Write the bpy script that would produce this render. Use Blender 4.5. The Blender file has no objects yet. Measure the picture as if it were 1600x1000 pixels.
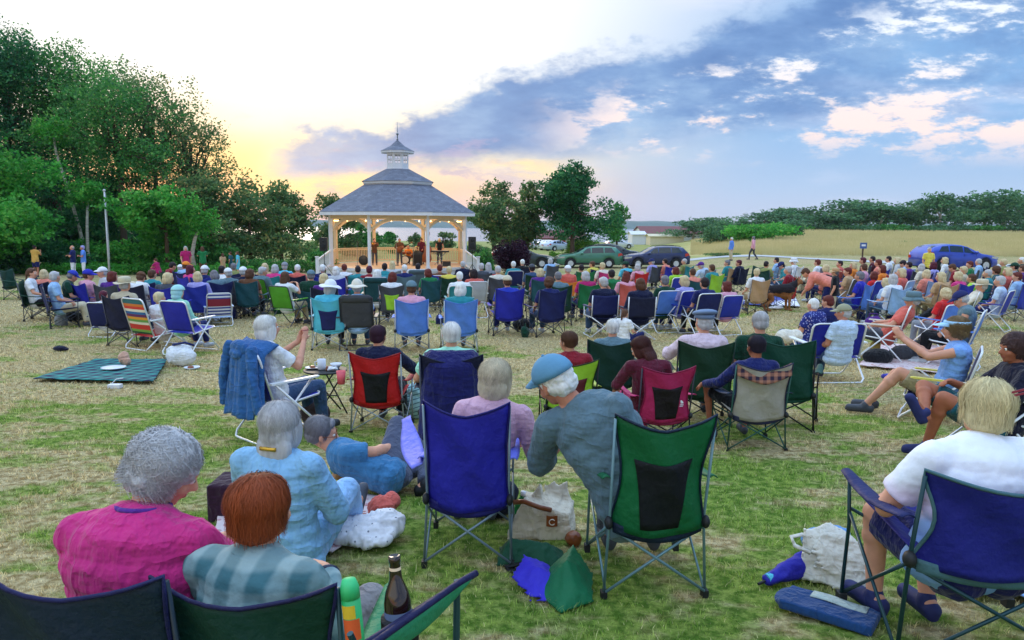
import bpy, bmesh, math, random
import numpy as np
from mathutils import Vector, Matrix, Euler, noise
random.seed(11); np.random.seed(11)
PI = math.pi
R = math.radians
scene = bpy.context.scene
col = scene.collection

# ------------------------------------------------------------------ camera
CAMZ = 1.6
F = 1156.0                       # focal length in pixels of the 1600 px wide photograph
PITCH = math.atan(151 / F)
ROLL = R(0.42)
cam_d = bpy.data.cameras.new('camera'); cam = bpy.data.objects.new('camera', cam_d); col.objects.link(cam)
cam_d.sensor_width = 36; cam_d.lens = 36 * F / 1600; cam_d.clip_end = 9000; cam_d.clip_start = 0.05
CM = Matrix.Translation((0, 0, CAMZ)) @ Matrix.Rotation(PI / 2 - PITCH, 4, 'X') @ Matrix.Rotation(ROLL, 4, 'Z')
cam.matrix_world = CM
scene.camera = cam
CR = CM.to_3x3()

def sm(a, b, x):
    t = min(1, max(0, (x - a) / (b - a))); return t * t * (3 - 2 * t)
def interp(pts, x):
    if x <= pts[0][0]: return pts[0][1]
    for (x0, y0), (x1, y1) in zip(pts, pts[1:]):
        if x <= x1:
            t = (x - x0) / (x1 - x0); return y0 + (y1 - y0) * t
    return pts[-1][1]
CEN = [(45, -1.6), (57, -1.5), (75, -1.7), (100, -2.2), (160, -2.7), (300, -6), (560, -12), (640, -15), (2600, -15)]
RIG = [(45, -.84), (57, -.84), (80, -.5), (110, -0.05), (150, 0.62), (210, 0.8), (400, -1), (700, -3), (2600, -15)]
def g(x, y):
    """ground height"""
    d = max(0.0, y)
    u = x / max(d, 3)
    near = -(0.75 * (1 - math.exp(-d / 8)) + 0.012 * d) - 0.30 * sm(28, 45, d) * (1 - sm(0, .3, u)) + .44 * sm(.22, .6, u) * sm(14, 41, d)
    if d < 45: return near
    u = x / d
    w = sm(0.17, 0.36, u)
    far = interp(CEN, d) * (1 - w) + interp(RIG, d) * w
    k = sm(45, 52, d)
    return near * (1 - k) + far * k
def ray(px, py):
    return CR @ Vector(((px - 800) / F, (500 - py) / F, -1))
def W(px, py, depth):
    """point seen at a pixel, a depth away"""
    return Vector((0, 0, CAMZ)) + ray(px, py) * depth
def G(px, py, h=0.0, tmax=700):
    """place on the ground under the point that stands h above it"""
    d = ray(px, py); t = 0.6
    while t < tmax:
        p = d * t
        if CAMZ + p.z <= g(p.x, p.y) + h: break
        t += max(0.01, t * 0.004)
    p = d * t
    return Vector((p.x, p.y, g(p.x, p.y)))
def GD(px, d):
    """ground point straight below a pixel column, at distance d"""
    x = (px - 800) / F * d
    return Vector((x, d, g(x, d)))

# ------------------------------------------------------------------ colours, materials
def H(s):
    v = [int(s[i:i + 2], 16) / 255 for i in (0, 2, 4)]
    return tuple([(c / 12.92 if c < .04045 else ((c + .055) / 1.055) ** 2.4) for c in v] + [1.0])
C_ = dict(navy=H('1c2560'), dnavy=H('161c3c'), blue=H('2a3cb0'), royal=H('2b2fae'), sky=H('5f8fe8'), lblue=H('9cc4ee'), paleb=H('c3d8f0'),
          cyan=H('5cc8e0'), teal=H('2f8f98'), dteal=H('1f5560'), green=H('1f7a48'), dgreen=H('12402f'), lime=H('a6dc3c'), grass=H('58a82c'),
          olive=H('8d9358'), yellow=H('e8d860'), orange=H('f08a30'), salmon=H('ee8f7c'), coral=H('d8685c'), red=H('d42a2c'), dred=H('8c1f2e'),
          maroon=H('5c1c30'), magenta=H('b8246a'), pink=H('e8a8bc'), hot=H('dc3c86'), purple=H('5a2c88'), lav=H('a8a4e0'), white=H('eceef2'),
          cream=H('e4dccc'), grey=H('8c9098'), lgrey=H('c2c6cc'), dgrey=H('4a4e58'), black=H('16181e'), tan=H('c8a47c'), brown=H('6a4630'),
          khaki=H('b0a07c'), denim=H('3a5478'), slate=H('64808c'), beige=H('d0c4a8'), mint=H('a6e8cc'), gold=H('e2b25c'),
          skin=H('d89c80'), skin2=H('c4846a'), skin3=H('e4b09a'), tanned=H('a8664a'),
          hwhite=H('eeece8'), hgrey=H('c0bebf'), hdgrey=H('7c7a80'), hblond=H('d8c498'), hbrown=H('5c3c2a'), hdark=H('2a1e22'), hred=H('9c4a22'), hauburn=H('6a2c24'))
def C(n): return C_[n] if isinstance(n, str) else n

MATS = {}
def newmat(name):
    m = bpy.data.materials.new(name); m.use_nodes = True
    nt = m.node_tree; b = nt.nodes['Principled BSDF']
    MATS[name] = m
    return m, nt, b
def N(nt, t, **kw):
    n = nt.nodes.new(t)
    for k, v in kw.items():
        if k.startswith('_'): setattr(n, k[1:], v)
        else:
            n.inputs[int(k[1:]) if k[0] == 'i' and k[1:].isdigit() else k].default_value = v
    return n
def noise_n(nt, scale, detail=4, vec=None, rough=.55):
    n = N(nt, 'ShaderNodeTexNoise'); n.inputs['Scale'].default_value = scale
    n.inputs['Detail'].default_value = detail; n.inputs['Roughness'].default_value = rough
    if vec is not None: nt.links.new(vec, n.inputs['Vector'])
    return n.outputs['Fac']
def ramp(nt, fac, stops, interp_='LINEAR'):
    r = nt.nodes.new('ShaderNodeValToRGB'); r.color_ramp.interpolation = interp_
    e = r.color_ramp.elements
    while len(e) > 1: e.remove(e[0])
    e[0].position = stops[0][0]; e[0].color = stops[0][1]
    for p, c in stops[1:]:
        k = e.new(p); k.color = c
    if fac is not None: nt.links.new(fac, r.inputs['Fac'])
    return r.outputs['Color']
def mixc(nt, fac, a, b, mode='MIX'):
    m = nt.nodes.new('ShaderNodeMix'); m.data_type = 'RGBA'; m.blend_type = mode
    for s, v in ((m.inputs[0], fac), (m.inputs[6], a), (m.inputs[7], b)):
        if hasattr(v, 'is_linked'): nt.links.new(v, s)
        else: s.default_value = v
    return m.outputs[2]
def mth(nt, op, a, b=None, c=None, clamp=False):
    m = nt.nodes.new('ShaderNodeMath'); m.operation = op; m.use_clamp = clamp
    for s, v in zip(m.inputs, (a, b, c)):
        if v is None: continue
        if hasattr(v, 'is_linked'): nt.links.new(v, s)
        else: s.default_value = v
    return m.outputs[0]
def sstep(nt, x, a, b):
    m = nt.nodes.new('ShaderNodeMapRange'); m.interpolation_type = 'SMOOTHSTEP'
    nt.links.new(x, m.inputs['Value'])
    for i, v in ((1, a), (2, b)):
        if hasattr(v, 'is_linked'): nt.links.new(v, m.inputs[i])
        else: m.inputs[i].default_value = v
    return m.outputs[0]
def coords(nt, kind='Object', scale=(1, 1, 1), rot=(0, 0, 0)):
    t = nt.nodes.new('ShaderNodeTexCoord'); m = nt.nodes.new('ShaderNodeMapping')
    nt.links.new(t.outputs[kind], m.inputs[0]); m.inputs['Scale'].default_value = scale; m.inputs['Rotation'].default_value = rot
    return m.outputs[0]
def bump(nt, b, h, dist, strength=1.0):
    n = nt.nodes.new('ShaderNodeBump'); n.inputs['Distance'].default_value = dist; n.inputs['Strength'].default_value = strength
    nt.links.new(h, n.inputs['Height']); nt.links.new(n.outputs[0], b.inputs['Normal'])
def objcol(nt):
    return nt.nodes.new('ShaderNodeObjectInfo').outputs['Color']
def vary(nt, base, fac, lo, hi):
    """multiply a colour by a light to dark variation"""
    r = ramp(nt, fac, [(0.25, (lo, lo, lo, 1)), (0.75, (hi, hi, hi, 1))])
    return mixc(nt, 1.0, base, r, 'MULTIPLY')

def mk_surface(name, color=None, rough=.8, nscale=8, lo=.85, hi=1.12, bscale=None, bdist=.002, metal=0, spec=None, sheen=0, sub=0, kind='Object', stretch=(1, 1, 1), trans=0):
    m, nt, b = newmat(name)
    v = coords(nt, kind, stretch)
    base = objcol(nt) if color is None else None
    if base is None:
        rgb = nt.nodes.new('ShaderNodeRGB'); rgb.outputs[0].default_value = color; base = rgb.outputs[0]
    nt.links.new(vary(nt, base, noise_n(nt, nscale, 4, v), lo, hi), b.inputs['Base Color'])
    b.inputs['Roughness'].default_value = rough; b.inputs['Metallic'].default_value = metal
    if spec is not None: b.inputs['Specular IOR Level'].default_value = spec
    if name == 'hair':
        at = nt.nodes.new('ShaderNodeAttribute'); at.attribute_name = 'lum'
        k = ramp(nt, at.outputs['Fac'], [(0, (.62, .62, .62, 1)), (.5, (1, 1, 1, 1)), (1, (1.45, 1.42, 1.38, 1))])
        nt.links.new(mixc(nt, 1.0, b.inputs['Base Color'].links[0].from_socket, k, 'MULTIPLY'), b.inputs['Base Color'])
    if sheen: b.inputs['Sheen Weight'].default_value = sheen
    if sub:
        b.inputs['Subsurface Weight'].default_value = sub; b.inputs['Subsurface Radius'].default_value = (.012, .005, .003); b.inputs['Subsurface Scale'].default_value = 1
    if bscale and name == 'cloth':      # creases that run down and across the cloth
        hs = []
        for st, sc in (((1.6, 1.6, .5), 7), ((.6, 1.0, 1.8), 5), ((1, 1, 1), 60)):
            n_ = noise_n(nt, sc, 3, coords(nt, 'Object', st, (.3, .2, 0)), .5)
            r_ = mth(nt, 'POWER', mth(nt, 'SUBTRACT', 1, mth(nt, 'ABSOLUTE', mth(nt, 'MULTIPLY_ADD', n_, 4, -2)), clamp=True), 1.6)
            hs.append(mth(nt, 'MULTIPLY', r_, 1 if sc < 50 else .06))
        bump(nt, b, mth(nt, 'ADD', mth(nt, 'ADD', hs[0], hs[1]), hs[2]), .010)
    elif bscale: bump(nt, b, noise_n(nt, bscale, 5, v), bdist)
    if trans:
        tr = N(nt, 'ShaderNodeBsdfTranslucent'); nt.links.new(b.inputs['Base Color'].links[0].from_socket, tr.inputs[0])
        mx = nt.nodes.new('ShaderNodeMixShader'); mx.inputs[0].default_value = trans
        nt.links.new(b.outputs[0], mx.inputs[1]); nt.links.new(tr.outputs[0], mx.inputs[2])
        nt.links.new(mx.outputs[0], nt.nodes['Material Output'].inputs[0])
    return m
mk_surface('cloth', rough=.92, nscale=5, lo=.80, hi=1.14, bscale=15, bdist=.016, sheen=.15, spec=.2)
mk_surface('nylon', rough=.62, nscale=3.5, lo=.84, hi=1.14, bscale=6, bdist=.035, spec=.35, trans=.12)
mk_surface('skin', rough=.6, nscale=14, lo=.86, hi=1.08, bscale=60, bdist=.0008, spec=.3, sub=.15)
mk_surface('hair', rough=.62, nscale=16, lo=.68, hi=1.16, bscale=60, bdist=.003, spec=.3, stretch=(1.6, 1.6, .35))
mk_surface('hatcloth', rough=.9, nscale=9, lo=.88, hi=1.08, bscale=60, bdist=.002)
mk_surface('tube', rough=.38, nscale=6, lo=.9, hi=1.06, spec=.5, metal=.35)
mk_surface('plastic', rough=.45, nscale=6, lo=.92, hi=1.05)
mk_surface('shoe', rough=.7, nscale=20, lo=.7, hi=1.1)
mk_surface('eyewhite', H('e8e4dc'), .3)
mk_surface('iris', H('2c2018'), .3)
mk_surface('lips', H('a85a50'), .5)
mk_surface('bark', H('5c4a3a'), .95, 5, .6, 1.2, 14, .03, stretch=(1, 1, .25))
mk_surface('birchbark', H('b9b2a2'), .9, 6, .45, 1.15, 14, .01, stretch=(.4, .4, 2.5))
mk_surface('paintwhite', H('dcdfe6'), .6, 3, .93, 1.03)
mk_surface('wood', H('d8c09c'), .75, 7, .82, 1.12, 30, .002, stretch=(6, 6, 1))
mk_surface('steel', H('8a9096'), .35, 5, .9, 1.05, metal=.8)
mk_surface('rubber', H('1a1a1c'), .85, 12, .85, 1.1)

# ------------------------------------------------------------------ meshes and objects
class MB:
    def __init__(s): s.v = []; s.f = []; s.m = []
    def add(s, vs, fs, mi=0, M=None):
        o = len(s.v)
        if M is not None: vs = [M @ Vector(v) for v in vs]
        s.v += [tuple(v) for v in vs]; s.f += [tuple(i + o for i in f) for f in fs]; s.m += [mi] * len(fs)
        return s
    def box(s, c, d, mi=0, M=None):
        x, y, z = d[0] / 2, d[1] / 2, d[2] / 2
        vs = [(c[0] + a * x, c[1] + b * y, c[2] + e * z) for e in (-1, 1) for b in (-1, 1) for a in (-1, 1)]
        return s.add(vs, [(0, 2, 3, 1), (4, 5, 7, 6), (0, 1, 5, 4), (2, 6, 7, 3), (0, 4, 6, 2), (1, 3, 7, 5)], mi, M)
    def beam(s, a, b, w, h, mi=0, up=(0, 0, 1)):
        a = Vector(a); b = Vector(b); y = (b - a); L = y.length; y.normalize()
        x = y.cross(Vector(up))
        if x.length < 1e-4: x = Vector((1, 0, 0))
        x.normalize(); z = x.cross(y)
        M = Matrix((x, y, z)).transposed().to_4x4(); M.translation = (a + b) / 2
        return s.box((0, 0, 0), (w, L, h), mi, M)
    def tube(s, pts, r, n=8, mi=0, closed=False):
        pts = [Vector(p) for p in pts]; K = len(pts)
        rr = r if isinstance(r, (list, tuple)) else [r] * K
        vs = []; prev = None
        for i, p in enumerate(pts):
            if closed: t = pts[(i + 1) % K] - pts[i - 1]
            else: t = pts[min(i + 1, K - 1)] - pts[max(i - 1, 0)]
            t.normalize()
            if prev is None:
                a = t.cross(Vector((0, 0, 1)))
                if a.length < .1: a = t.cross(Vector((0, 1, 0)))
            else: a = prev - t * prev.dot(t)
            a.normalize(); prev = a; b = t.cross(a)
            for k in range(n):
                th = 2 * PI * k / n; vs.append(p + a * math.cos(th) * rr[i] + b * math.sin(th) * rr[i])
        fs = []
        for i in range(K if closed else K - 1):
            j = (i + 1) % K
            for k in range(n): fs.append((i * n + k, i * n + (k + 1) % n, j * n + (k + 1) % n, j * n + k))
        if not closed: fs += [tuple(range(n))[::-1], tuple((K - 1) * n + k for k in range(n))]
        return s.add(vs, fs, mi)
    def cap(s, a, b, ra, rb, n=12, fa=False, fb=False, mi=0, k=3):
        """tapered limb with round (or flat) ends"""
        a = Vector(a); b = Vector(b); t = b - a
        if t.length < 1e-5: t = Vector((0, 0, 1e-4)); b = a + t
        t.normalize(); x = t.cross(Vector((0, 0, 1)))
        if x.length < .1: x = t.cross(Vector((0, 1, 0)))
        x.normalize(); y = t.cross(x); rings = []
        if fa: rings.append((a, ra))
        else:
            for i in range(1, k + 1):
                th = PI / 2 * (1 - i / k); rings.append((a - t * ra * math.sin(th), ra * math.cos(th)))
        if fb: rings.append((b, rb))
        else:
            for i in range(k):
                th = PI / 2 * i / k; rings.append((b + t * rb * math.sin(th), rb * math.cos(th)))
        vs = []; fs = []
        for c, r in rings:
            for q in range(n):
                th = 2 * PI * q / n; vs.append(c + x * math.cos(th) * r + y * math.sin(th) * r)
        L = len(rings)
        for i in range(L - 1):
            for q in range(n): fs.append((i * n + q, i * n + (q + 1) % n, (i + 1) * n + (q + 1) % n, (i + 1) * n + q))
        pa = a if fa else a - t * ra; pb = b if fb else b + t * rb
        vs += [pa, pb]; o = L * n
        for q in range(n):
            fs.append((o, (q + 1) % n, q)); fs.append((o + 1, (L - 1) * n + q, (L - 1) * n + (q + 1) % n))
        return s.add(vs, fs, mi)
    def ell(s, c, r, Rm=None, nu=14, nv=9, mi=0, M=None):
        vs = [(0, 0, r[2])]; fs = []
        for j in range(1, nv):
            ph = PI * j / nv
            for i in range(nu):
                th = 2 * PI * i / nu; vs.append((r[0] * math.sin(ph) * math.cos(th), r[1] * math.sin(ph) * math.sin(th), r[2] * math.cos(ph)))
        vs.append((0, 0, -r[2]))
        for i in range(nu): fs.append((0, 1 + i, 1 + (i + 1) % nu))
        for j in range(nv - 2):
            for i in range(nu):
                a = 1 + j * nu + i; b = 1 + j * nu + (i + 1) % nu; fs.append((a, a + nu, b + nu, b))
        o = 1 + (nv - 2) * nu
        for i in range(nu): fs.append((o + nu, o + (i + 1) % nu, o + i))
        c = Vector(c)
        vs = [c + (Rm @ Vector(v) if Rm is not None else Vector(v)) for v in vs]
        return s.add(vs, fs, mi, M)
    def lathe(s, prof, n=20, c=(0, 0, 0), mi=0, M=None, sx=1, sy=1, caps=True):
        vs = []; fs = []
        for r, z in prof:
            for k in range(n):
                th = 2 * PI * k / n; vs.append((c[0] + r * sx * math.cos(th), c[1] + r * sy * math.sin(th), c[2] + z))
        K = len(prof)
        for i in range(K - 1):
            for k in range(n): fs.append((i * n + k, i * n + (k + 1) % n, (i + 1) * n + (k + 1) % n, (i + 1) * n + k))
        if caps and prof[0][0] > 1e-4: fs.append(tuple(range(n))[::-1])
        if caps and prof[-1][0] > 1e-4: fs.append(tuple((K - 1) * n + k for k in range(n)))
        return s.add(vs, fs, mi, M)
    def grid(s, fn, nu, nv, mi=0, M=None, th=0.0, mfn=None):
        """a sheet fn(u,v), thickened by th along its normals"""
        P = [[Vector(fn(i / nu, j / nv)) for i in range(nu + 1)] for j in range(nv + 1)]
        vs = [p for r in P for p in r]; w = nu + 1
        fs = []; mm = []
        for j in range(nv):
            for i in range(nu):
                fs.append((j * w + i, j * w + i + 1, (j + 1) * w + i + 1, (j + 1) * w + i)); mm.append(mfn(i, j) if mfn else mi)
        if th:
            nn = []
            for j in range(nv + 1):
                for i in range(nu + 1):
                    du = P[j][min(i + 1, nu)] - P[j][max(i - 1, 0)]; dv = P[min(j + 1, nv)][i] - P[max(j - 1, 0)][i]
                    q = du.cross(dv); q = q.normalized() if q.length > 1e-9 else Vector((0, 0, 1)); nn.append(q)
            o = len(vs); vs = vs + [a - b * th for a, b in zip(vs, nn)]
            fs2 = [tuple(i + o for i in f[::-1]) for f in fs]
            rim = [(i, i + 1) for i in range(nu)] + [(j * w + nu, (j + 1) * w + nu) for j in range(nv)] + \
                  [(nv * w + i + 1, nv * w + i) for i in range(nu)] + [((j + 1) * w, j * w) for j in range(nv)]
            rf = [(b, a, a + o, b + o) for a, b in rim]
            fs = fs + fs2 + rf; mm = mm + mm + [mm[0]] * len(rf)
        off = len(s.v)
        if M is not None: vs = [M @ v for v in vs]
        s.v += [tuple(v) for v in vs]; s.f += [tuple(i + off for i in f) for f in fs]; s.m += mm
        return s
    def mesh(s, name, mats, smooth=True):
        me = bpy.data.meshes.new(name); me.from_pydata(s.v, [], s.f)
        for m in mats: me.materials.append(MATS[m])
        if s.f:
            me.polygons.foreach_set('material_index', s.m)
            me.polygons.foreach_set('use_smooth', [smooth] * len(s.f))
        me.update(); return me
    def build(s, name, mats, parent=None, smooth=False, color=None, M=None):
        if isinstance(mats, str): mats = [mats]
        return obj(name, s.mesh(name, mats, smooth), parent, color, M)
def obj(name, me, parent=None, color=None, M=None):
    o = bpy.data.objects.new(name, me); col.objects.link(o)
    if parent is not None: o.parent = parent
    if color is not None: o.color = C(color)
    if M is not None: o.matrix_local = M
    return o
def empty(name, loc, rz=0, s=1):
    o = bpy.data.objects.new(name, None); col.objects.link(o); o.location = loc; o.rotation_euler = (0, 0, rz); o.scale = (s,) * 3
    o.empty_display_size = .1
    return o
def tag(o, label=None, cat=None, group=None, kind=None):
    if label: o['label'] = label
    if cat: o['category'] = cat
    if group: o['group'] = group
    if kind: o['kind'] = kind
    return o
TMP = bpy.data.scenes.new('tmp')
def remesh(mb, voxel, smooth=3, name='m', mats=('cloth',)):
    me = mb.mesh('tmp', [], True)
    ob = bpy.data.objects.new('tmp', me); TMP.collection.objects.link(ob)
    r = ob.modifiers.new('r', 'REMESH'); r.mode = 'VOXEL'; r.voxel_size = voxel; r.adaptivity = 0; r.use_smooth_shade = True
    if smooth:
        q = ob.modifiers.new('s', 'SMOOTH'); q.factor = .5; q.iterations = smooth
    dg = TMP.view_layers[0].depsgraph; dg.update()
    out = bpy.data.meshes.new_from_object(ob.evaluated_get(dg))
    out.name = name; bpy.data.objects.remove(ob); bpy.data.meshes.remove(me)
    out.materials.clear()
    for m in mats: out.materials.append(MATS[m])
    out.polygons.foreach_set('use_smooth', [True] * len(out.polygons))
    return out
def displace(me, amp, freq, seed=0, ridged=True, stretch=(1, 1, 1)):
    n = len(me.vertices); co = np.empty(n * 3); me.vertices.foreach_get('co', co); co = co.reshape(-1, 3)
    no = np.empty(n * 3); me.vertices.foreach_get('normal', no); no = no.reshape(-1, 3)
    d = np.empty(n); off = Vector((seed * 3.7, seed * 1.3, seed * 7.1))
    for i in range(n):
        p = Vector((co[i][0] * freq * stretch[0], co[i][1] * freq * stretch[1], co[i][2] * freq * stretch[2])) + off
        if ridged:
            a = noise.noise(p); b = noise.noise(p * 2.1)
            d[i] = (1 - abs(a) * 2.6) * .62 + (1 - abs(b) * 2.6) * .38
        else: d[i] = noise.noise(p) + .5 * noise.noise(p * 2.3)
    co += no * d[:, None] * amp
    me.vertices.foreach_set('co', co.ravel()); me.update()
    return me
# ------------------------------------------------------------------ world: evening sky with a cloud bank
SUN_AZ = -0.36      # tan of the azimuth, left of the view axis (behind the trees on the left)
def sky():
    w = bpy.data.worlds.new('World'); scene.world = w; w.use_nodes = True
    nt = w.node_tree; bg = nt.nodes['Background']; L = nt.links.new
    tc = nt.nodes.new('ShaderNodeTexCoord'); sp = nt.nodes.new('ShaderNodeSeparateXYZ'); L(tc.outputs['Generated'], sp.inputs[0])
    X, Y, Z = sp.outputs
    ya = mth(nt, 'MAXIMUM', mth(nt, 'ABSOLUTE', Y), .12)
    u = mth(nt, 'DIVIDE', X, ya); v = mth(nt, 'DIVIDE', Z, ya)
    cb = nt.nodes.new('ShaderNodeCombineXYZ'); L(u, cb.inputs[0]); L(v, cb.inputs[1])
    def nz(sx, sy, rot, scale, det=6, rough=.6, off=0):
        mp = nt.nodes.new('ShaderNodeMapping'); mp.inputs['Rotation'].default_value = (0, 0, R(rot)); mp.inputs['Scale'].default_value = (sx, sy, 1); mp.inputs['Location'].default_value = (off, off * .7, off * .3)
        L(cb.outputs[0], mp.inputs[0]); return noise_n(nt, scale, det, mp.outputs[0], rough)
    # clear sky: cream and yellow on the left, blue on the right
    lowl = ramp(nt, v, [(0, H('f0c4bc')), (.045, H('fbc89c')), (.085, H('ffebc2')), (.13, H('fff4da')), (.20, H('fcfaf5')), (.32, H('f4f7fb')), (.5, H('eef5fc')), (1, H('b4d0f0'))])
    lowr = ramp(nt, v, [(0, H('b6c2da')), (.05, H('a2bcdc')), (.12, H('8ab0da')), (.24, H('7ba6d6')), (.4, H('6a9ad0')), (1, H('6d9cd8'))])
    # sky above the bank on the left stays pale
    f = sstep(nt, mth(nt, 'SUBTRACT', u, mth(nt, 'MULTIPLY', v, .8)), -.32, .30)
    base = mixc(nt, f, lowl, lowr)
    # soft pale streaks right
    st = nz(1.2, 5.5, 0, 2.2, 5, .55, 3)
    base = mixc(nt, mth(nt, 'MULTIPLY', mth(nt, 'MULTIPLY', sstep(nt, st, .5, .72), .6), sstep(nt, u, -.1, .2)), base, H('d8dcf0'))
    # ---- cloud bank: top edge rises to the right
    wob = mth(nt, 'MULTIPLY', mth(nt, 'SUBTRACT', nz(1, 1.6, -24, 5.0, 7, .62, 1), .5), .15)
    wob2 = mth(nt, 'MULTIPLY', mth(nt, 'SUBTRACT', nz(1, 2.2, -24, 17, 6, .62, 5), .5), .06)
    top = mth(nt, 'MULTIPLY_ADD', u, .27, .176)          # v of the top edge
    top = mth(nt, 'MULTIPLY_ADD', mth(nt, 'MULTIPLY', u, u), .07, top)
    t = mth(nt, 'ADD', mth(nt, 'SUBTRACT', v, top), mth(nt, 'ADD', wob, wob2))   # >0 above the bank
    edge = mth(nt, 'SUBTRACT', 1, sstep(nt, t, -.012, .022))
    lowb = mth(nt, 'ADD', mth(nt, 'MULTIPLY_ADD', u, .10, .078), mth(nt, 'MULTIPLY', wob, .6))
    low = sstep(nt, v, mth(nt, 'SUBTRACT', lowb, .016), mth(nt, 'ADD', lowb, .022))
    left = sstep(nt, mth(nt, 'ADD', u, mth(nt, 'MULTIPLY', wob, .9)), -.35, -.28)
    bank = mth(nt, 'MULTIPLY', mth(nt, 'MULTIPLY', edge, low), left)
    body = sstep(nt, mth(nt, 'ADD', t, mth(nt, 'MULTIPLY', wob, 1.4)), -.20, -.07)     # solid band under the top edge
    m1 = nz(1, 3.0, -24, 4.2, 7, .64, 9)
    mott = sstep(nt, m1, .40, .60)
    dens = mth(nt, 'MAXIMUM', body, mth(nt, 'MULTIPLY', mott, mth(nt, 'MULTIPLY_ADD', sstep(nt, v, .05, .16), .55, .25)))
    bank = mth(nt, 'MULTIPLY', bank, dens)
    sh = nz(1, 2.6, -22, 5.2, 6, .62, 19)
    ccol = ramp(nt, sh, [(.32, H('587cb2')), (.5, H('6c90c2')), (.68, H('8eaed4'))])
    ccol = mixc(nt, mth(nt, 'MULTIPLY', sstep(nt, u, -.05, -.3), .30), ccol, H('9ca4c8'))
    c = mixc(nt, mth(nt, 'MULTIPLY', bank, .97), base, ccol)
    # bright broken streaks fanning up to the right
    s1 = nz(1, 2.9, -23, 9.5, 8, .66, 21); s2 = nz(1, 2.2, -26, 2.3, 3, .5, 13)
    hv = mth(nt, 'ADD', s1, mth(nt, 'MULTIPLY', mth(nt, 'SUBTRACT', s2, .5), .55))
    area = mth(nt, 'MULTIPLY', sstep(nt, mth(nt, 'MULTIPLY', t, -1), .02, .075), mth(nt, 'MULTIPLY', sstep(nt, u, -.02, .16), sstep(nt, v, .07, .13)))
    hl = mth(nt, 'MULTIPLY', sstep(nt, hv, .495, .595), area)
    soft = mth(nt, 'MULTIPLY', sstep(nt, hv, .42, .57), area)
    hcol = mixc(nt, sstep(nt, v, .12, .26), H('f0dcd8'), H('e6ecf4'))
    c = mixc(nt, mth(nt, 'MULTIPLY', soft, .42), c, H('b4cae4'))
    c = mixc(nt, mth(nt, 'MULTIPLY', hl, .95), c, hcol)
    # small cloudlets near the left end and low bars
    s3 = nz(1, 3.0, -6, 8.0, 7, .64, 31)
    sm_ = mth(nt, 'MULTIPLY', sstep(nt, s3, .545, .63), mth(nt, 'MULTIPLY', sstep(nt, v, .19, .12), sstep(nt, v, .015, .04)))
    sm_ = mth(nt, 'MULTIPLY', sm_, sstep(nt, u, .10, -.1))
    sm_ = mth(nt, 'MULTIPLY', sm_, sstep(nt, u, -.55, -.38))
    c = mixc(nt, mth(nt, 'MULTIPLY', sm_, .62), c, H('a8a2c4'))
    # warm band under the bank
    s4 = nz(1, 4.0, -14, 4.6, 7, .64, 41)
    wm = mth(nt, 'MULTIPLY', sstep(nt, s4, .44, .58), mth(nt, 'MULTIPLY', sstep(nt, v, .135, .08), sstep(nt, v, .02, .05)))
    wm = mth(nt, 'MULTIPLY', mth(nt, 'MULTIPLY', wm, sstep(nt, u, .16, -.02)), mth(nt, 'MULTIPLY_ADD', bank, -.85, 1)); c = mixc(nt, mth(nt, 'MULTIPLY', wm, .8), c, H('ffdf9c'))
    # orange glow low behind the trees where the sun has gone down
    du = mth(nt, 'ADD', u, .48); dv = mth(nt, 'SUBTRACT', v, .05)
    rr = mth(nt, 'SQRT', mth(nt, 'ADD', mth(nt, 'MULTIPLY', du, du), mth(nt, 'MULTIPLY', mth(nt, 'MULTIPLY', dv, dv), 1.6)))
    gl = sstep(nt, rr, .20, .0)
    c = mixc(nt, mth(nt, 'MULTIPLY', gl, .65), c, H('ffb070'))
    ns = nt.nodes.new('ShaderNodeTexSky'); ns.sky_type = 'NISHITA'; ns.sun_disc = False; ns.sun_elevation = R(7); ns.sun_rotation = math.atan(SUN_AZ)
    ns.air_density = 1.2; ns.dust_density = 1.5
    na = mixc(nt, 1.0, ns.outputs[0], (.004, .004, .004, 1), 'MULTIPLY')
    # overhead the sky lights the lawn
    c = mixc(nt, 1.0, c, na, 'ADD')
    up = mth(nt, 'MULTIPLY_ADD', sstep(nt, Z, .42, .9), .9, .92)
    vm = nt.nodes.new('ShaderNodeVectorMath'); vm.operation = 'SCALE'; L(c, vm.inputs[0]); L(up, vm.inputs['Scale'])
    L(vm.outputs[0], bg.inputs['Color']); bg.inputs['Strength'].default_value = 1.0
sky()
sl = bpy.data.lights.new('sun', 'SUN'); so = bpy.data.objects.new('sun', sl); col.objects.link(so)
sl.energy = 0.7; sl.angle = R(12); sl.color = (1, .80, .58)
sd = Vector((SUN_AZ * .9, 1, .32)).normalized(); so.rotation_euler = sd.to_track_quat('Z', 'Y').to_euler()

vs_ = scene.view_settings; vs_.view_transform = 'Standard'; vs_.look = 'None'; vs_.exposure = 0.44; vs_.gamma = 1
scene.render.engine = 'CYCLES'

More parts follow.
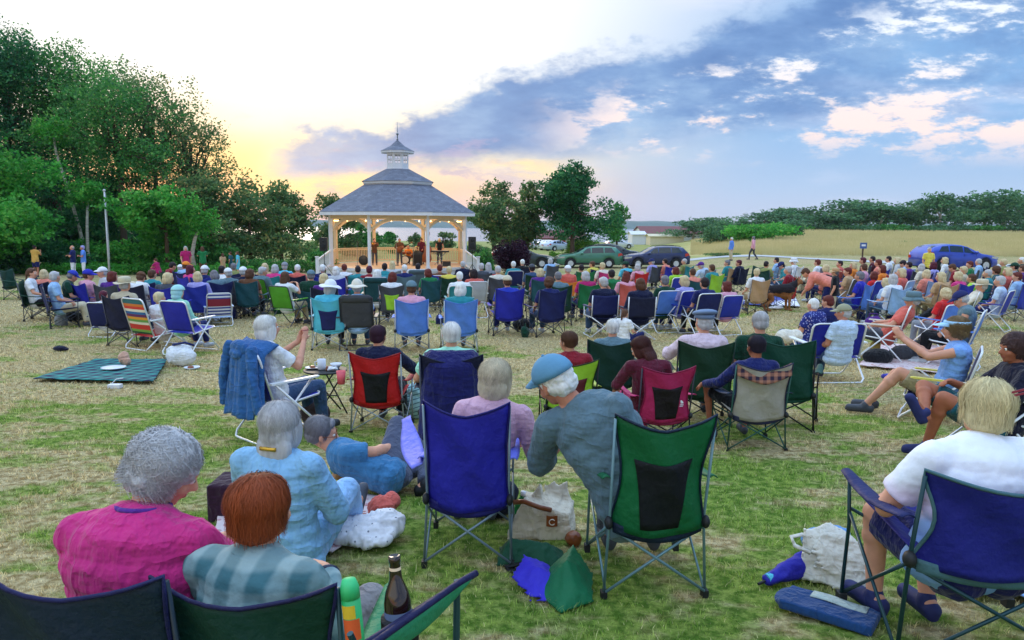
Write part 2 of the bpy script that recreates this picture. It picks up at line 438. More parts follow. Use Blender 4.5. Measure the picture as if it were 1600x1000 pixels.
# ------------------------------------------------------------------ ground
def lawn_color(nt, P):
    """dry straw patches in green grass, by world position"""
    def mp(s): 
        m = nt.nodes.new('ShaderNodeMapping'); m.inputs['Scale'].default_value = s; nt.links.new(P, m.inputs[0]); return m.outputs[0]
    a = noise_n(nt, .42, 6, mp((1, 1.5, 0)), .62); b_ = noise_n(nt, 2.6, 4, mp((1, 1.5, 0)), .6); c = noise_n(nt, 14, 3, mp((1, 1, 0)), .6)
    sp = nt.nodes.new('ShaderNodeSeparateXYZ'); nt.links.new(P, sp.inputs[0])
    far = sstep(nt, sp.outputs[1], 4.5, 14)       # the trodden middle of the lawn is drier
    s = mth(nt, 'ADD', mth(nt, 'MULTIPLY', a, .62), mth(nt, 'MULTIPLY', b_, .38))
    dry = sstep(nt, mth(nt, 'ADD', s, mth(nt, 'MULTIPLY', mth(nt, 'SUBTRACT', far, .5), .08)), .425, .53)
    green = mixc(nt, sstep(nt, c, .35, .65), H('587c28'), H('9eb254'))
    straw = mixc(nt, sstep(nt, c, .35, .65), H('a08a5c'), H('dccb9c'))
    base = mixc(nt, dry, green, straw)
    d2 = sstep(nt, noise_n(nt, 5.5, 3, mp((1.0, 1.4, 0)), .6), .60, .72)
    return mixc(nt, mth(nt, 'MULTIPLY', d2, .5), base, H('5a7a2a'))
def ground_mats():
    m, nt, b = newmat('lawn')
    ge = nt.nodes.new('ShaderNodeNewGeometry'); P = ge.outputs['Position']
    c = lawn_color(nt, P)
    f = noise_n(nt, 60, 4, P, .7)
    c = vary(nt, c, f, .55, 1.12)
    sp = nt.nodes.new('ShaderNodeSeparateXYZ'); nt.links.new(P, sp.inputs[0])
    # beyond the lawn: meadow colours
    mea = mixc(nt, noise_n(nt, .12, 6, P, .6), H('7c8a48'), H('a8a468'))
    c = mixc(nt, sstep(nt, sp.outputs[1], 54, 72), c, mea)
    # tawny standing hay on the rise to the right
    u = mth(nt, 'DIVIDE', sp.outputs[0], mth(nt, 'MAXIMUM', sp.outputs[1], 1))
    st = nt.nodes.new('ShaderNodeMapping'); st.inputs['Scale'].default_value = (.10, .35, .3); nt.links.new(P, st.inputs[0])
    hay = ramp(nt, noise_n(nt, .9, 7, st.outputs[0], .66), [(.3, H('8c9450')), (.45, H('ccb278')), (.6, H('e2cc98')), (.75, H('bcae70'))])
    hay = mixc(nt, mth(nt, 'MULTIPLY', sstep(nt, noise_n(nt, .5, 6, st.outputs[0], .7), .44, .58), .65), hay, H('98a45a'))
    fld = mth(nt, 'MULTIPLY', sstep(nt, u, .20, .27), sstep(nt, sp.outputs[1], 58, 66))
    c = mixc(nt, fld, c, hay)
    nt.links.new(c, b.inputs['Base Color']); b.inputs['Roughness'].default_value = .95; b.inputs['Specular IOR Level'].default_value = .1
    bump(nt, b, noise_n(nt, 35, 5, P, .7), .03)
    m, nt, b = newmat('blades')
    ge = nt.nodes.new('ShaderNodeNewGeometry')
    c = lawn_color(nt, ge.outputs['Position'])
    at = nt.nodes.new('ShaderNodeAttribute'); at.attribute_name = 'tone'
    c = mixc(nt, at.outputs['Fac'], c, H('d2c394'))
    at2 = nt.nodes.new('ShaderNodeAttribute'); at2.attribute_name = 'lum'
    c = vary(nt, c, at2.outputs['Fac'], .85, 1.65)
    nt.links.new(c, b.inputs['Base Color']); b.inputs['Roughness'].default_value = .7; b.inputs['Specular IOR Level'].default_value = .25
    tr = N(nt, 'ShaderNodeBsdfTranslucent'); nt.links.new(c, tr.inputs[0]); mx = nt.nodes.new('ShaderNodeMixShader'); mx.inputs[0].default_value = .3
    nt.links.new(b.outputs[0], mx.inputs[1]); nt.links.new(tr.outputs[0], mx.inputs[2]); nt.links.new(mx.outputs[0], nt.nodes['Material Output'].inputs[0])
ground_mats()
def terrain():
    ys = list(np.concatenate([np.linspace(-8, 0, 6)[:-1], np.linspace(0, 60, 81)[:-1], np.geomspace(60, 2600, 60)]))
    us = np.linspace(-1.35, 1.35, 110)
    V = []; Fs = []
    for y in ys:
        for u in us:
            x = u * (max(y, 0) + 14); V.append((x, y, g(x, y) + (0.012 * noise.noise(Vector((x * .8, y * .8, 0))) if y < 50 else 0)))
    n = len(us)
    for j in range(len(ys) - 1):
        for i in range(n - 1):
            a = j * n + i; Fs.append((a, a + 1, a + n + 1, a + n))
    me = bpy.data.meshes.new('ground'); me.from_pydata(V, [], Fs); me.materials.append(MATS['lawn'])
    me.polygons.foreach_set('use_smooth', [True] * len(Fs)); o = obj('ground', me); tag(o, kind='structure')
terrain()

def grass():
    rng = np.random.default_rng(5); B = []
    for y0, y1, dens, hh, ww in ((1.2, 2.6, 2600, .035, .0036), (2.6, 5, 3000, .034, .0040), (5, 9, 1500, .036, .0065), (9, 16, 560, .04, .011), (16, 28, 150, .05, .02)):
        wl = .78 * y1 + .4; n = int((y1 - y0) * 2 * wl * dens)
        x = rng.uniform(-wl, wl, n); y = rng.uniform(y0, y1, n); k = np.abs(x) < .76 * y + .3; B.append((x[k], y[k], np.full(k.sum(), hh), np.full(k.sum(), ww)))
    x, y, hh, ww = [np.concatenate([b[i] for b in B]) for i in range(4)]
    n = len(x)
    z = np.array([g(a, b) for a, b in zip(x, y)]) - 0.004
    # tuftiness
    f = np.array([noise.noise(Vector((a * 2.2, b * 2.2, 3))) for a, b in zip(x, y)]); f2 = np.array([noise.noise(Vector((a * 9, b * 9, 7))) for a, b in zip(x, y)])
    h = hh * np.clip(.75 + f * .7 + f2 * .6, .3, 2.0) * rng.uniform(.6, 1.3, n)
    th = rng.uniform(0, 2 * PI, n); ax = np.cos(th); ay = np.sin(th)
    ln = rng.uniform(.2, 1.1, n) * h; la = rng.uniform(0, 2 * PI, n)
    w = ww * rng.uniform(.6, 1.2, n) * .5
    V = np.empty((n, 5, 3))
    lx = np.cos(la) * ln; ly = np.sin(la) * ln
    V[:, 0] = np.stack([x - ax * w, y - ay * w, z], 1); V[:, 1] = np.stack([x + ax * w, y + ay * w, z], 1)
    V[:, 2] = np.stack([x + ax * w * .8 + lx * .35, y + ay * w * .8 + ly * .35, z + h * .6], 1); V[:, 3] = np.stack([x - ax * w * .8 + lx * .35, y - ay * w * .8 + ly * .35, z + h * .6], 1)
    V[:, 4] = np.stack([x + lx, y + ly, z + h], 1)
    base = np.arange(n) * 5
    quads = np.stack([base, base + 1, base + 2, base + 3], 1); tris = np.stack([base + 3, base + 2, base + 4], 1)
    me = bpy.data.meshes.new('grass'); me.vertices.add(n * 5); me.vertices.foreach_set('co', V.ravel())
    loops = np.concatenate([quads, tris], 1).ravel(); me.loops.add(n * 7); me.loops.foreach_set('vertex_index', loops.astype(np.int32))
    st = np.stack([np.arange(n) * 7, np.arange(n) * 7 + 4], 1).ravel(); me.polygons.add(n * 2); me.polygons.foreach_set('loop_start', st.astype(np.int32))
    for nm, val in (('tone', (rng.random(n) < .13) * rng.uniform(.3, .9, n)), ('lum', rng.random(n))):
        a = me.attributes.new(nm, 'FLOAT', 'POINT'); a.data.foreach_set('value', np.repeat(val, 5).astype(np.float32))
    me.materials.append(MATS['blades']); me.update(calc_edges=True)
    tag(obj('grass', me), 'short dry and green lawn grass covering the field', 'grass', kind='stuff')
grass()

# water, far shore
def water():
    m, nt, b = newmat('water'); b.inputs['Base Color'].default_value = H('5c7a94'); b.inputs['Roughness'].default_value = .22; b.inputs['Specular IOR Level'].default_value = .9
    bump(nt, b, noise_n(nt, .05, 4, coords(nt, 'Object', (1, .3, 1))), .5)
    mb = MB(); mb.add([(-2600, 560, -12.2), (2600, 560, -12.2), (2600, 2560, -12.2), (-2600, 2560, -12.2)], [(0, 1, 2, 3)])
    tag(mb.build('water', 'water'), kind='structure')
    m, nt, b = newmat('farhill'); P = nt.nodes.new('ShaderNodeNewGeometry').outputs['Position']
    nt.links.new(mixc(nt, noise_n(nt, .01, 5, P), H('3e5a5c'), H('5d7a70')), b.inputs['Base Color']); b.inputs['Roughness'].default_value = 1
    mb = MB()
    def hill(u, v):
        x = -2100 + 4200 * u; hgt = 22 + 7 * noise.noise(Vector((x * .002, 1, 0))) + 5 * noise.noise(Vector((x * .01, 2, 0))) + 1.5 * noise.noise(Vector((x * .06, 3, 0)))
        y = 2100 + 420 * v; return (x, y, -12.6 + hgt * math.sin(PI * min(1, v * 1.0)) ** .5)
    mb.grid(hill, 260, 8)
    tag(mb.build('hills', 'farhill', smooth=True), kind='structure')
water()
# ------------------------------------------------------------------ foliage
def leafmat(name, c1, c2, c3=None, trans=.35, fs=.6):
    m, nt, b = newmat(name)
    at = nt.nodes.new('ShaderNodeAttribute'); at.attribute_name = 'lum'
    c = ramp(nt, at.outputs['Fac'], [(0, H(c1)), (.6, H(c2)), (1, H(c3 or c2))])
    P = nt.nodes.new('ShaderNodeNewGeometry').outputs['Position']
    c = vary(nt, c, noise_n(nt, fs, 3, P), .6, 1.35)
    nt.links.new(c, b.inputs['Base Color']); b.inputs['Roughness'].default_value = .6; b.inputs['Specular IOR Level'].default_value = .3
    tr = N(nt, 'ShaderNodeBsdfTranslucent'); nt.links.new(c, tr.inputs[0]); mx = nt.nodes.new('ShaderNodeMixShader'); mx.inputs[0].default_value = trans
    nt.links.new(b.outputs[0], mx.inputs[1]); nt.links.new(tr.outputs[0], mx.inputs[2]); nt.links.new(mx.outputs[0], nt.nodes['Material Output'].inputs[0])
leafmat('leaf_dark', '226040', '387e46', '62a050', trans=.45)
leafmat('leaf_mid', '32743a', '549a48', '82b458', trans=.45)
leafmat('leaf_airy', '466e44', '6e9458', 'b4a866', trans=.5)
leafmat('leaf_lime', '3e7a20', '68a02c', '9cba48')
leafmat('leaf_purple', '220f24', '3a1a34', '4e2c3c')
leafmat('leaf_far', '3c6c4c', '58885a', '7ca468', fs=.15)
leafmat('leaf_fern', '348c34', '58b044', '8cc85a', trans=.45)
rngL = np.random.default_rng(21)
def leaf_mesh(name, lobes, n, size, mat, surf=.55, flat=.0):
    """n leaf-sized faces spread through ellipsoid lobes (c, r); clumped"""
    vol = np.array([l[1][0] * l[1][1] * l[1][2] for l in lobes]) ** .75; pr = vol / vol.sum()
    idx = rngL.choice(len(lobes), n, p=pr)
    c = np.array([l[0] for l in lobes])[idx]; r = np.array([l[1] for l in lobes])[idx]
    # clumps: choose among a set of clump directions per lobe
    K = 46; cd = rngL.normal(size=(len(lobes), K, 3)); cd /= np.linalg.norm(cd, axis=2, keepdims=True)
    cr = rngL.uniform(.45, 1.06, (len(lobes), K, 1)); cp = cd * cr
    k = rngL.integers(0, K, n); ctr = cp[idx, k]
    off = rngL.normal(size=(n, 3)) * .12
    fill = rngL.random(n) < .09
    ro = rngL.normal(size=(n, 3)); ro /= np.linalg.norm(ro, axis=1, keepdims=True); ro *= rngL.uniform(.2, .95, (n, 1))
    p = np.where(fill[:, None], ro, ctr + off)
    lum = np.clip(rngL.normal(.45, .22, n) + (rngL.random((len(lobes), K))[idx, k] - .5) * .5, 0, 1)
    p = c + p * r
    nn = rngL.normal(size=(n, 3)); nn[:, 2] = np.abs(nn[:, 2]) + .2; nn /= np.linalg.norm(nn, axis=1, keepdims=True)
    a = np.cross(nn, rngL.normal(size=(n, 3))); a /= np.linalg.norm(a, axis=1, keepdims=True); b = np.cross(nn, a)
    s = size * rngL.uniform(.55, 1.25, (n, 1))
    V = np.empty((n, 4, 3)); V[:, 0] = p - a * s * .5; V[:, 1] = p + b * s * .32; V[:, 2] = p + a * s * .5; V[:, 3] = p - b * s * .32
    me = bpy.data.meshes.new(name); me.vertices.add(n * 4); me.vertices.foreach_set('co', V.ravel())
    me.loops.add(n * 4); me.loops.foreach_set('vertex_index', np.arange(n * 4, dtype=np.int32)); me.polygons.add(n); me.polygons.foreach_set('loop_start', (np.arange(n) * 4).astype(np.int32))
    at = me.attributes.new('lum', 'FLOAT', 'POINT'); at.data.foreach_set('value', np.repeat(lum, 4).astype(np.float32))
    me.materials.append(MATS[mat]); me.update(calc_edges=True); return me
def make_tree(kind, loc, h, w, lobes, n, leaf, mat, label, cat='tree', group=None, trunk_r=.2, bark='bark', lean=(0, 0), trunks=1, base=0.0):
    """lobes in unit coords: (x,y,z) times (w,w,h), radii likewise"""
    L = [((c[0] * w, c[1] * w, c[2] * h), (r[0] * w, r[0] * w * (r[2] if len(r) > 2 else 1), r[1] * h)) for c, r in lobes]
    root = empty(kind, loc); tag(root, label, cat, group)
    mb = MB()
    for q in range(trunks):
        ox = (q - (trunks - 1) / 2) * trunk_r * 4
        mid = Vector((ox + lean[0] * .4, lean[1] * .4, h * .38)); tp = Vector((ox * 1.5 + lean[0], lean[1], h * .78))
        mb.tube([(ox, 0, -.3), (ox * 1.1, 0, h * .15), mid, tp], [trunk_r * 1.25, trunk_r, trunk_r * .75, trunk_r * .25], 9)
        for c, r in L:
            s = random.uniform(.2, .6); st = mid.lerp(tp, s) if c[2] > mid.z else Vector((ox, 0, h * .2)).lerp(mid, random.uniform(.4, 1))
            cv = Vector(c); md = st.lerp(cv, .55) + Vector((random.uniform(-.3, .3), random.uniform(-.3, .3), random.uniform(0, .5)))
            mb.tube([st, md, cv], [trunk_r * .42, trunk_r * .26, trunk_r * .1], 6)
            for _ in range(3):
                e = cv + Vector((random.uniform(-.6, .6) * r[0], random.uniform(-.6, .6) * r[1], random.uniform(-.2, .7) * r[2])); mb.tube([md, e], [trunk_r * .16, trunk_r * .05], 4)
    mb.build('trunk', bark, root, smooth=True)
    obj('crown', leaf_mesh('crown', L, n, leaf, mat), root)
    return root
def rl(n, zr, xr, rr, rz, seed, ysc=1):
    rs = random.Random(seed); out = []
    for i in range(n):
        z = rs.uniform(*zr); k = 1 - .55 * max(0, (z - .55) / .45)
        a = rs.uniform(0, 2 * PI); q = rs.uniform(.15, 1) * xr * k
        out.append(((q * math.cos(a), q * math.sin(a) * ysc, z), (rs.uniform(*rr), rs.uniform(*rz))))
    return out
def at_px(px, d): return GD(px, d)
def hpx(py, px, d):
    """height above ground that reaches pixel row py at distance d"""
    r = ray(px, py); t = d / r.y; p = W(px, py, t); return p.z - g(p.x, p.y)

# tall forest on the left: (px of trunk, distance, top row, width m, material, leaves, label)
forest = [
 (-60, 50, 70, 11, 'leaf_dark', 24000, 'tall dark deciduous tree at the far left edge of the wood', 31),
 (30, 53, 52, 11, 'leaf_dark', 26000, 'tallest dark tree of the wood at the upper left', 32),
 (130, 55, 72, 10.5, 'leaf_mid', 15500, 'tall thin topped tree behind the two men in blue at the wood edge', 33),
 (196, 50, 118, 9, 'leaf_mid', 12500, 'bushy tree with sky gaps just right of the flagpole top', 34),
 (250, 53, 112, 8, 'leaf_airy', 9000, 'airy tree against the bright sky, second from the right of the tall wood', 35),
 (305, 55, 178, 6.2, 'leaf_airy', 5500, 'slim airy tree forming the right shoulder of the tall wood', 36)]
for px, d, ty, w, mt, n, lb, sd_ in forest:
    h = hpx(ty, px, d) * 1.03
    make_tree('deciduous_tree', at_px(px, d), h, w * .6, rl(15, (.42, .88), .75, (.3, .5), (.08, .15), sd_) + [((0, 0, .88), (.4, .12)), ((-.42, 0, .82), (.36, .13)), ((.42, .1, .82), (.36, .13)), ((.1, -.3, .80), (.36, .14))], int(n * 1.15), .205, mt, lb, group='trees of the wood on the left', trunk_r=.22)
# lower branches and understorey
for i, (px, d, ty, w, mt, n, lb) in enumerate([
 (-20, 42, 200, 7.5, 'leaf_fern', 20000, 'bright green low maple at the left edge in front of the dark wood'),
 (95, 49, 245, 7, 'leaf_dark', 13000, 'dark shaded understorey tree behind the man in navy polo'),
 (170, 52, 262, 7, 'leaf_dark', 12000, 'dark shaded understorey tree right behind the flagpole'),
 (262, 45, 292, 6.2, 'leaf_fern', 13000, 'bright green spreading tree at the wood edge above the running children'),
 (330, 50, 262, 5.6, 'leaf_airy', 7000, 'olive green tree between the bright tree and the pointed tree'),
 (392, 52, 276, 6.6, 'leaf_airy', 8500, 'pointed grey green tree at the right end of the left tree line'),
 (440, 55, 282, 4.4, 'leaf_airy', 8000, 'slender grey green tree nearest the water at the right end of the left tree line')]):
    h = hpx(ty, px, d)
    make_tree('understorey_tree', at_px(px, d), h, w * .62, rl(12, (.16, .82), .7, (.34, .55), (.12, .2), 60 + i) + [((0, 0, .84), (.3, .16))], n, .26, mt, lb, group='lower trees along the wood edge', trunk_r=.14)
# shrubs filling the foot of the wood
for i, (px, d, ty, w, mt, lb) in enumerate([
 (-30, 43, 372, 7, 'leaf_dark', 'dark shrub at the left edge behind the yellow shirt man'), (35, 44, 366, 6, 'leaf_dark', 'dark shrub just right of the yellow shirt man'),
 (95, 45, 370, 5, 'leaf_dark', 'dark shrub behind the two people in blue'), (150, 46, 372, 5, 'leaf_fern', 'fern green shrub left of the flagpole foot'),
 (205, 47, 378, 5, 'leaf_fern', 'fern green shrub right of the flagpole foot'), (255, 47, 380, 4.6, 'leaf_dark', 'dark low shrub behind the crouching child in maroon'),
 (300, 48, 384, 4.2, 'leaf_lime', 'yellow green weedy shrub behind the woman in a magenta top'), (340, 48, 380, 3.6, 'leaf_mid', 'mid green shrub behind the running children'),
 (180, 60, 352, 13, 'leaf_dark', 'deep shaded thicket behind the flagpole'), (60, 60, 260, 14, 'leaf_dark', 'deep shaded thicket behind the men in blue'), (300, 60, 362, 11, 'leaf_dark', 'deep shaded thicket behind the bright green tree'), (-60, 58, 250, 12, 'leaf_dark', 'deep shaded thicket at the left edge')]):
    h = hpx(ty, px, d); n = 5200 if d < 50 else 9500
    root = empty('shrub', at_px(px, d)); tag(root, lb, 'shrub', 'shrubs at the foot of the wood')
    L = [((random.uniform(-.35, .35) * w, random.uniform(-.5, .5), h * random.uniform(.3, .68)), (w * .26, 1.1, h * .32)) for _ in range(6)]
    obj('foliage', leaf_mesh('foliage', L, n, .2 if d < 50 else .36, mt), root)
# leaning birch trunks
for pts, r, lb in (([(128, 372, 46), (108, 300, 46.5), (88, 240, 47), (84, 215, 47)], .11, 'pale leaning birch trunk showing in the dark of the wood'),
                   ([(137, 392, 45), (136, 350, 45), (137, 318, 45.3)], .10, 'short upright pale trunk at the foot of the leaning birch'),
                   ([(300, 398, 44), (304, 375, 44), (309, 358, 44)], .13, 'short white birch trunk by the woman in a magenta top')):
    P = [W(a, b, c) for a, b, c in pts]; base = Vector((P[0].x, P[0].y, g(P[0].x, P[0].y))); root = empty('birch_tree', base); tag(root, lb, 'tree')
    Q = [Vector((P[0].x + .2, P[0].y, base.z - .2)) - base] + [p - base for p in P]
    MB().tube(Q, [r * 1.2] + [r * (1 - .15 * i) for i in range(len(P))], 8).build('trunk', 'birchbark', root, smooth=True)
    obj('crown', leaf_mesh('crown', [(tuple(Q[-1] + Vector((0, 0, .5))), (1.3, 1.2, 1.0))], 1800, .2, 'leaf_fern'), root)

# trees behind and right of the gazebo
def simple_tree(px, d, ty, wpx, mt, n, lb, group, kind='tree', lz=(.28, .84), leaf=.26, seed=0, m=11, tr=.13):
    h = hpx(ty, px, d) * 1.02; w = wpx / F * d * 1.55
    make_tree(kind, at_px(px, d), h, w * .5, rl(m, lz, .62, (.34, .5), (.13, .2), seed) + [((0, 0, .85), (.33, .15))], n, leaf, mt, lb, group=group, trunk_r=tr)
simple_tree(525, 66, 306, 58, 'leaf_airy', 7000, 'grey green tree seen behind the left side of the gazebo', 'trees round the gazebo', seed=3, lz=(.2, .84))
simple_tree(563, 72, 345, 50, 'leaf_mid', 5000, 'low round tree seen through the left arch of the gazebo', 'trees round the gazebo', seed=4, lz=(.2, .8))
simple_tree(606, 90, 362, 26, 'leaf_mid', 2200, 'small round bush tree seen through the middle arch of the gazebo', 'trees round the gazebo', seed=5, lz=(.3, .8), m=6)
simple_tree(650, 92, 364, 22, 'leaf_airy', 1800, 'small thin bush tree right of centre through the gazebo', 'trees round the gazebo', seed=6, lz=(.3, .8), m=6)
simple_tree(692, 88, 362, 34, 'leaf_airy', 2400, 'bush tree seen through the right arch of the gazebo', 'trees round the gazebo', seed=7, lz=(.3, .8), m=6)
simple_tree(770, 64, 283, 78, 'leaf_airy', 11000, 'thin topped tree beside the right eave of the gazebo', 'trees right of the gazebo', seed=8, lz=(.22, .88))
simple_tree(824, 66, 284, 62, 'leaf_airy', 10000, 'olive green tree between the thin topped tree and the big round tree', 'trees right of the gazebo', seed=9, lz=(.22, .88))
simple_tree(893, 64, 256, 104, 'leaf_dark', 21000, 'big round dark green maple behind the green station wagon', 'trees right of the gazebo', seed=10, lz=(.3, .85), m=16, tr=.2)
simple_tree(962, 82, 320, 40, 'leaf_mid', 6500, 'small round tree standing alone right of the big maple', 'trees right of the gazebo', seed=12, lz=(.4, .85))
def bush(px, d, ty, wpx, mt, n, lb, leaf=.15, kind='bush', group=None, dep=1.0):
    h = max(.3, hpx(ty, px, d)); w = wpx / F * d
    root = empty(kind, at_px(px, d)); tag(root, lb, kind.replace('_', ' '), group)
    L = [((random.uniform(-.34, .34) * w, random.uniform(-.3, .3) * dep, h * random.uniform(.22, .64)), (w * .22, w * .18 * dep + .3, h * .34)) for _ in range(9)]
    obj('foliage', leaf_mesh('foliage', L, n, leaf, mt), root)
    mb = MB()
    for i in range(6): mb.tube([(random.uniform(-.1, .1) * w, 0, -.1), (random.uniform(-.3, .3) * w, random.uniform(-.3, .3), h * .7)], [.035, .012], 5)
    mb.build('stem', 'bark', root)
bush(797, 47, 369, 66, 'leaf_purple', 13000, 'dark purple smoke bush right of the gazebo speaker')
bush(754, 45, 384, 34, 'leaf_mid', 5000, 'green bush between the gazebo steps and the purple bush')
bush(905, 66, 371, 70, 'leaf_lime', 9000, 'yellow green bushes behind the green station wagon', dep=2)
bush(868, 60, 392, 34, 'leaf_lime', 4000, 'low yellow green weeds left of the green station wagon bonnet')
bush(925, 84, 366, 30, 'leaf_mid', 2500, 'small green bush left of the lone round tree foot')
bush(495, 60, 384, 60, 'leaf_mid', 5000, 'green bushes behind the left speaker', dep=2)
bush(560, 74, 386, 60, 'leaf_mid', 4500, 'low green bushes behind the gazebo deck', dep=2, leaf=.2)
bush(640, 84, 381, 120, 'leaf_airy', 6500, 'long low shoreline bushes seen between the gazebo posts', dep=2, leaf=.24)
bush(745, 88, 380, 60, 'leaf_airy', 4500, 'shoreline bushes right behind the gazebo steps', dep=2, leaf=.22)
bush(475, 82, 376, 44, 'leaf_airy', 3500, 'olive shoreline bushes between the left trees and the gazebo', dep=2, leaf=.2)
# clipped hedge along the lawn
root = empty('hedge', at_px(440, 47.5)); tag(root, 'long low green hedge between the children and the left speaker', 'hedge')
L = []
for i in range(16):
    x = (i / 15 - .5) * 6.6; L.append(((x, random.uniform(-.2, .2), .42 + random.uniform(-.05, .05)), (.5, .8, .42)))
obj('foliage', leaf_mesh('foliage', L, 15000, .11, 'leaf_mid'), root)
# scrub on the field and the far wood line
bush(1186, 96, 347, 118, 'leaf_fern', 12000, 'wide bright green scrub mound in the hay field', leaf=.3, dep=3)
bush(1118, 104, 340, 56, 'leaf_far', 6000, 'grey green round scrub left of the bright green mound', leaf=.32, dep=3)
bush(1232, 108, 345, 44, 'leaf_far', 4000, 'grey green scrub behind the right end of the bright green mound', leaf=.3, dep=2)
bush(1406, 88, 378, 9, 'leaf_mid', 500, 'tiny dark bush alone in the hay behind the blue car', leaf=.12)
bush(1130, 64, 398, 60, 'leaf_airy', 1800, 'rough grass clump along the far side of the path', leaf=.14)
tops = [(1080, 345), (1110, 338), (1150, 341), (1190, 333), (1215, 324), (1245, 322), (1275, 326), (1310, 312), (1340, 318), (1370, 312), (1400, 314), (1430, 313), (1462, 299), (1496, 302), (1530, 305), (1560, 298), (1592, 300), (1625, 297), (1660, 300)]
protoL = []
for q in range(4):
    L = [((c[0], c[1], c[2]), (r[0], r[0], r[1])) for c, r in rl(8, (.28, .84), .5, (.34, .5), (.14, .22), 100 + q)]
    protoL.append(leaf_mesh('crown', L, 2600, .075, 'leaf_far'))
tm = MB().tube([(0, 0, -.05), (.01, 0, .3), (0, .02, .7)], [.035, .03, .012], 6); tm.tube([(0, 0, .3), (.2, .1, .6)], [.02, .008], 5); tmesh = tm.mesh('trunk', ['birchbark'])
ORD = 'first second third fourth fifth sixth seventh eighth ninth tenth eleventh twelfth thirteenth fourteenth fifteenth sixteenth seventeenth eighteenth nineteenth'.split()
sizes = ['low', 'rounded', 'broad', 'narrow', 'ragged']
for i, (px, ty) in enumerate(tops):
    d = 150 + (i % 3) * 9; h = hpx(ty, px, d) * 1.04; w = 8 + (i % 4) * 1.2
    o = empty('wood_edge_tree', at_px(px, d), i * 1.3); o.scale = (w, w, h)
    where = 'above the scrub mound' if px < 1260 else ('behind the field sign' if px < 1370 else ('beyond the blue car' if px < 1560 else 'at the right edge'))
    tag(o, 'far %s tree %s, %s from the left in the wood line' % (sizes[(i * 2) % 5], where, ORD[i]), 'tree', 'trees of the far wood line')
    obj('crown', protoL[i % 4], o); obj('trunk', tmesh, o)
# low bushes along the foot of the far wood
mb = []
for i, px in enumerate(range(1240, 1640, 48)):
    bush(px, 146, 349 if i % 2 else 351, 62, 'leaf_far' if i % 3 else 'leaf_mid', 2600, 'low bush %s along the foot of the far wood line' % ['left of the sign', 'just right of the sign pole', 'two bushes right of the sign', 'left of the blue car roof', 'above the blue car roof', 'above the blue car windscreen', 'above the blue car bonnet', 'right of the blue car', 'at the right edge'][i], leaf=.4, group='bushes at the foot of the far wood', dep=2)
# tall hay stems on the near face of the field
def hay():
    m, nt, b = newmat('haystem'); P = nt.nodes.new('ShaderNodeNewGeometry').outputs['Position']
    nt.links.new(mixc(nt, noise_n(nt, .25, 5, P), H('b0aa68'), H('eedcb0')), b.inputs['Base Color']); b.inputs['Roughness'].default_value = .9
    rng = np.random.default_rng(9); n = 52000
    y = 60 + 88 * rng.random(n) ** 1.2; u = rng.uniform(.24, .82, n); x = u * y
    k = y > 60 + 12 * np.clip((.34 - u) / .1, 0, 1); x = x[k]; y = y[k]; n = len(x)
    z = np.array([g(a, b) for a, b in zip(x, y)]); h = rng.uniform(.25, .6, n); w = rng.uniform(.03, .07, n) * (y / 80); s = rng.uniform(-.12, .12, n)
    V = np.empty((n, 3, 3)); V[:, 0] = np.stack([x - w, y, z - .03], 1); V[:, 1] = np.stack([x + w, y + w, z - .03], 1); V[:, 2] = np.stack([x + s, y, z + h], 1)
    me = bpy.data.meshes.new('hay'); me.vertices.add(n * 3); me.vertices.foreach_set('co', V.ravel()); me.loops.add(n * 3); me.loops.foreach_set('vertex_index', np.arange(n * 3, dtype=np.int32))
    me.polygons.add(n); me.polygons.foreach_set('loop_start', (np.arange(n) * 3).astype(np.int32)); me.materials.append(MATS['haystem']); me.update(calc_edges=True)
    tag(obj('hay', me), 'tall tawny hay grass standing on the rising field', 'hay', kind='stuff')
hay()
# fern and weeds at the foot of the wood
V = [((W(px, 412, 44).x, 43.6 + random.uniform(-.6, .6), g(0, 44) + .28), (1.2, .6, .4)) for px in range(20, 380, 22)]
tag(obj('undergrowth', leaf_mesh('undergrowth', V, 16000, .16, 'leaf_fern')), 'ferns and weeds in a strip along the foot of the left wood', 'undergrowth', kind='stuff')

# the path behind the crowd on the right and the parking verge
def road():
    m, nt, b = newmat('gravelroad'); P = nt.nodes.new('ShaderNodeNewGeometry').outputs['Position']
    nt.links.new(mixc(nt, noise_n(nt, 3, 6, P), H('a8aaaa'), H('cccdce')), b.inputs['Base Color']); b.inputs['Roughness'].default_value = .95
    mb = MB(); ctr = [(-4, 58), (4, 58), (10, 59.5), (14, 61.5), (17, 62.5), (19.5, 60), (21.7, 55.5), (25, 51), (31, 47.5), (60, 44)]
    def f(u, v):
        k = u * (len(ctr) - 1); i = min(int(k), len(ctr) - 2); t = k - i
        x = ctr[i][0] * (1 - t) + ctr[i + 1][0] * t; y = ctr[i][1] * (1 - t) + ctr[i + 1][1] * t + (v - .5) * 3.6
        return (x, y, g(x, y) + .03)
    mb.grid(f, 90, 4); tag(mb.build('road', 'gravelroad', smooth=True), kind='structure')
road()
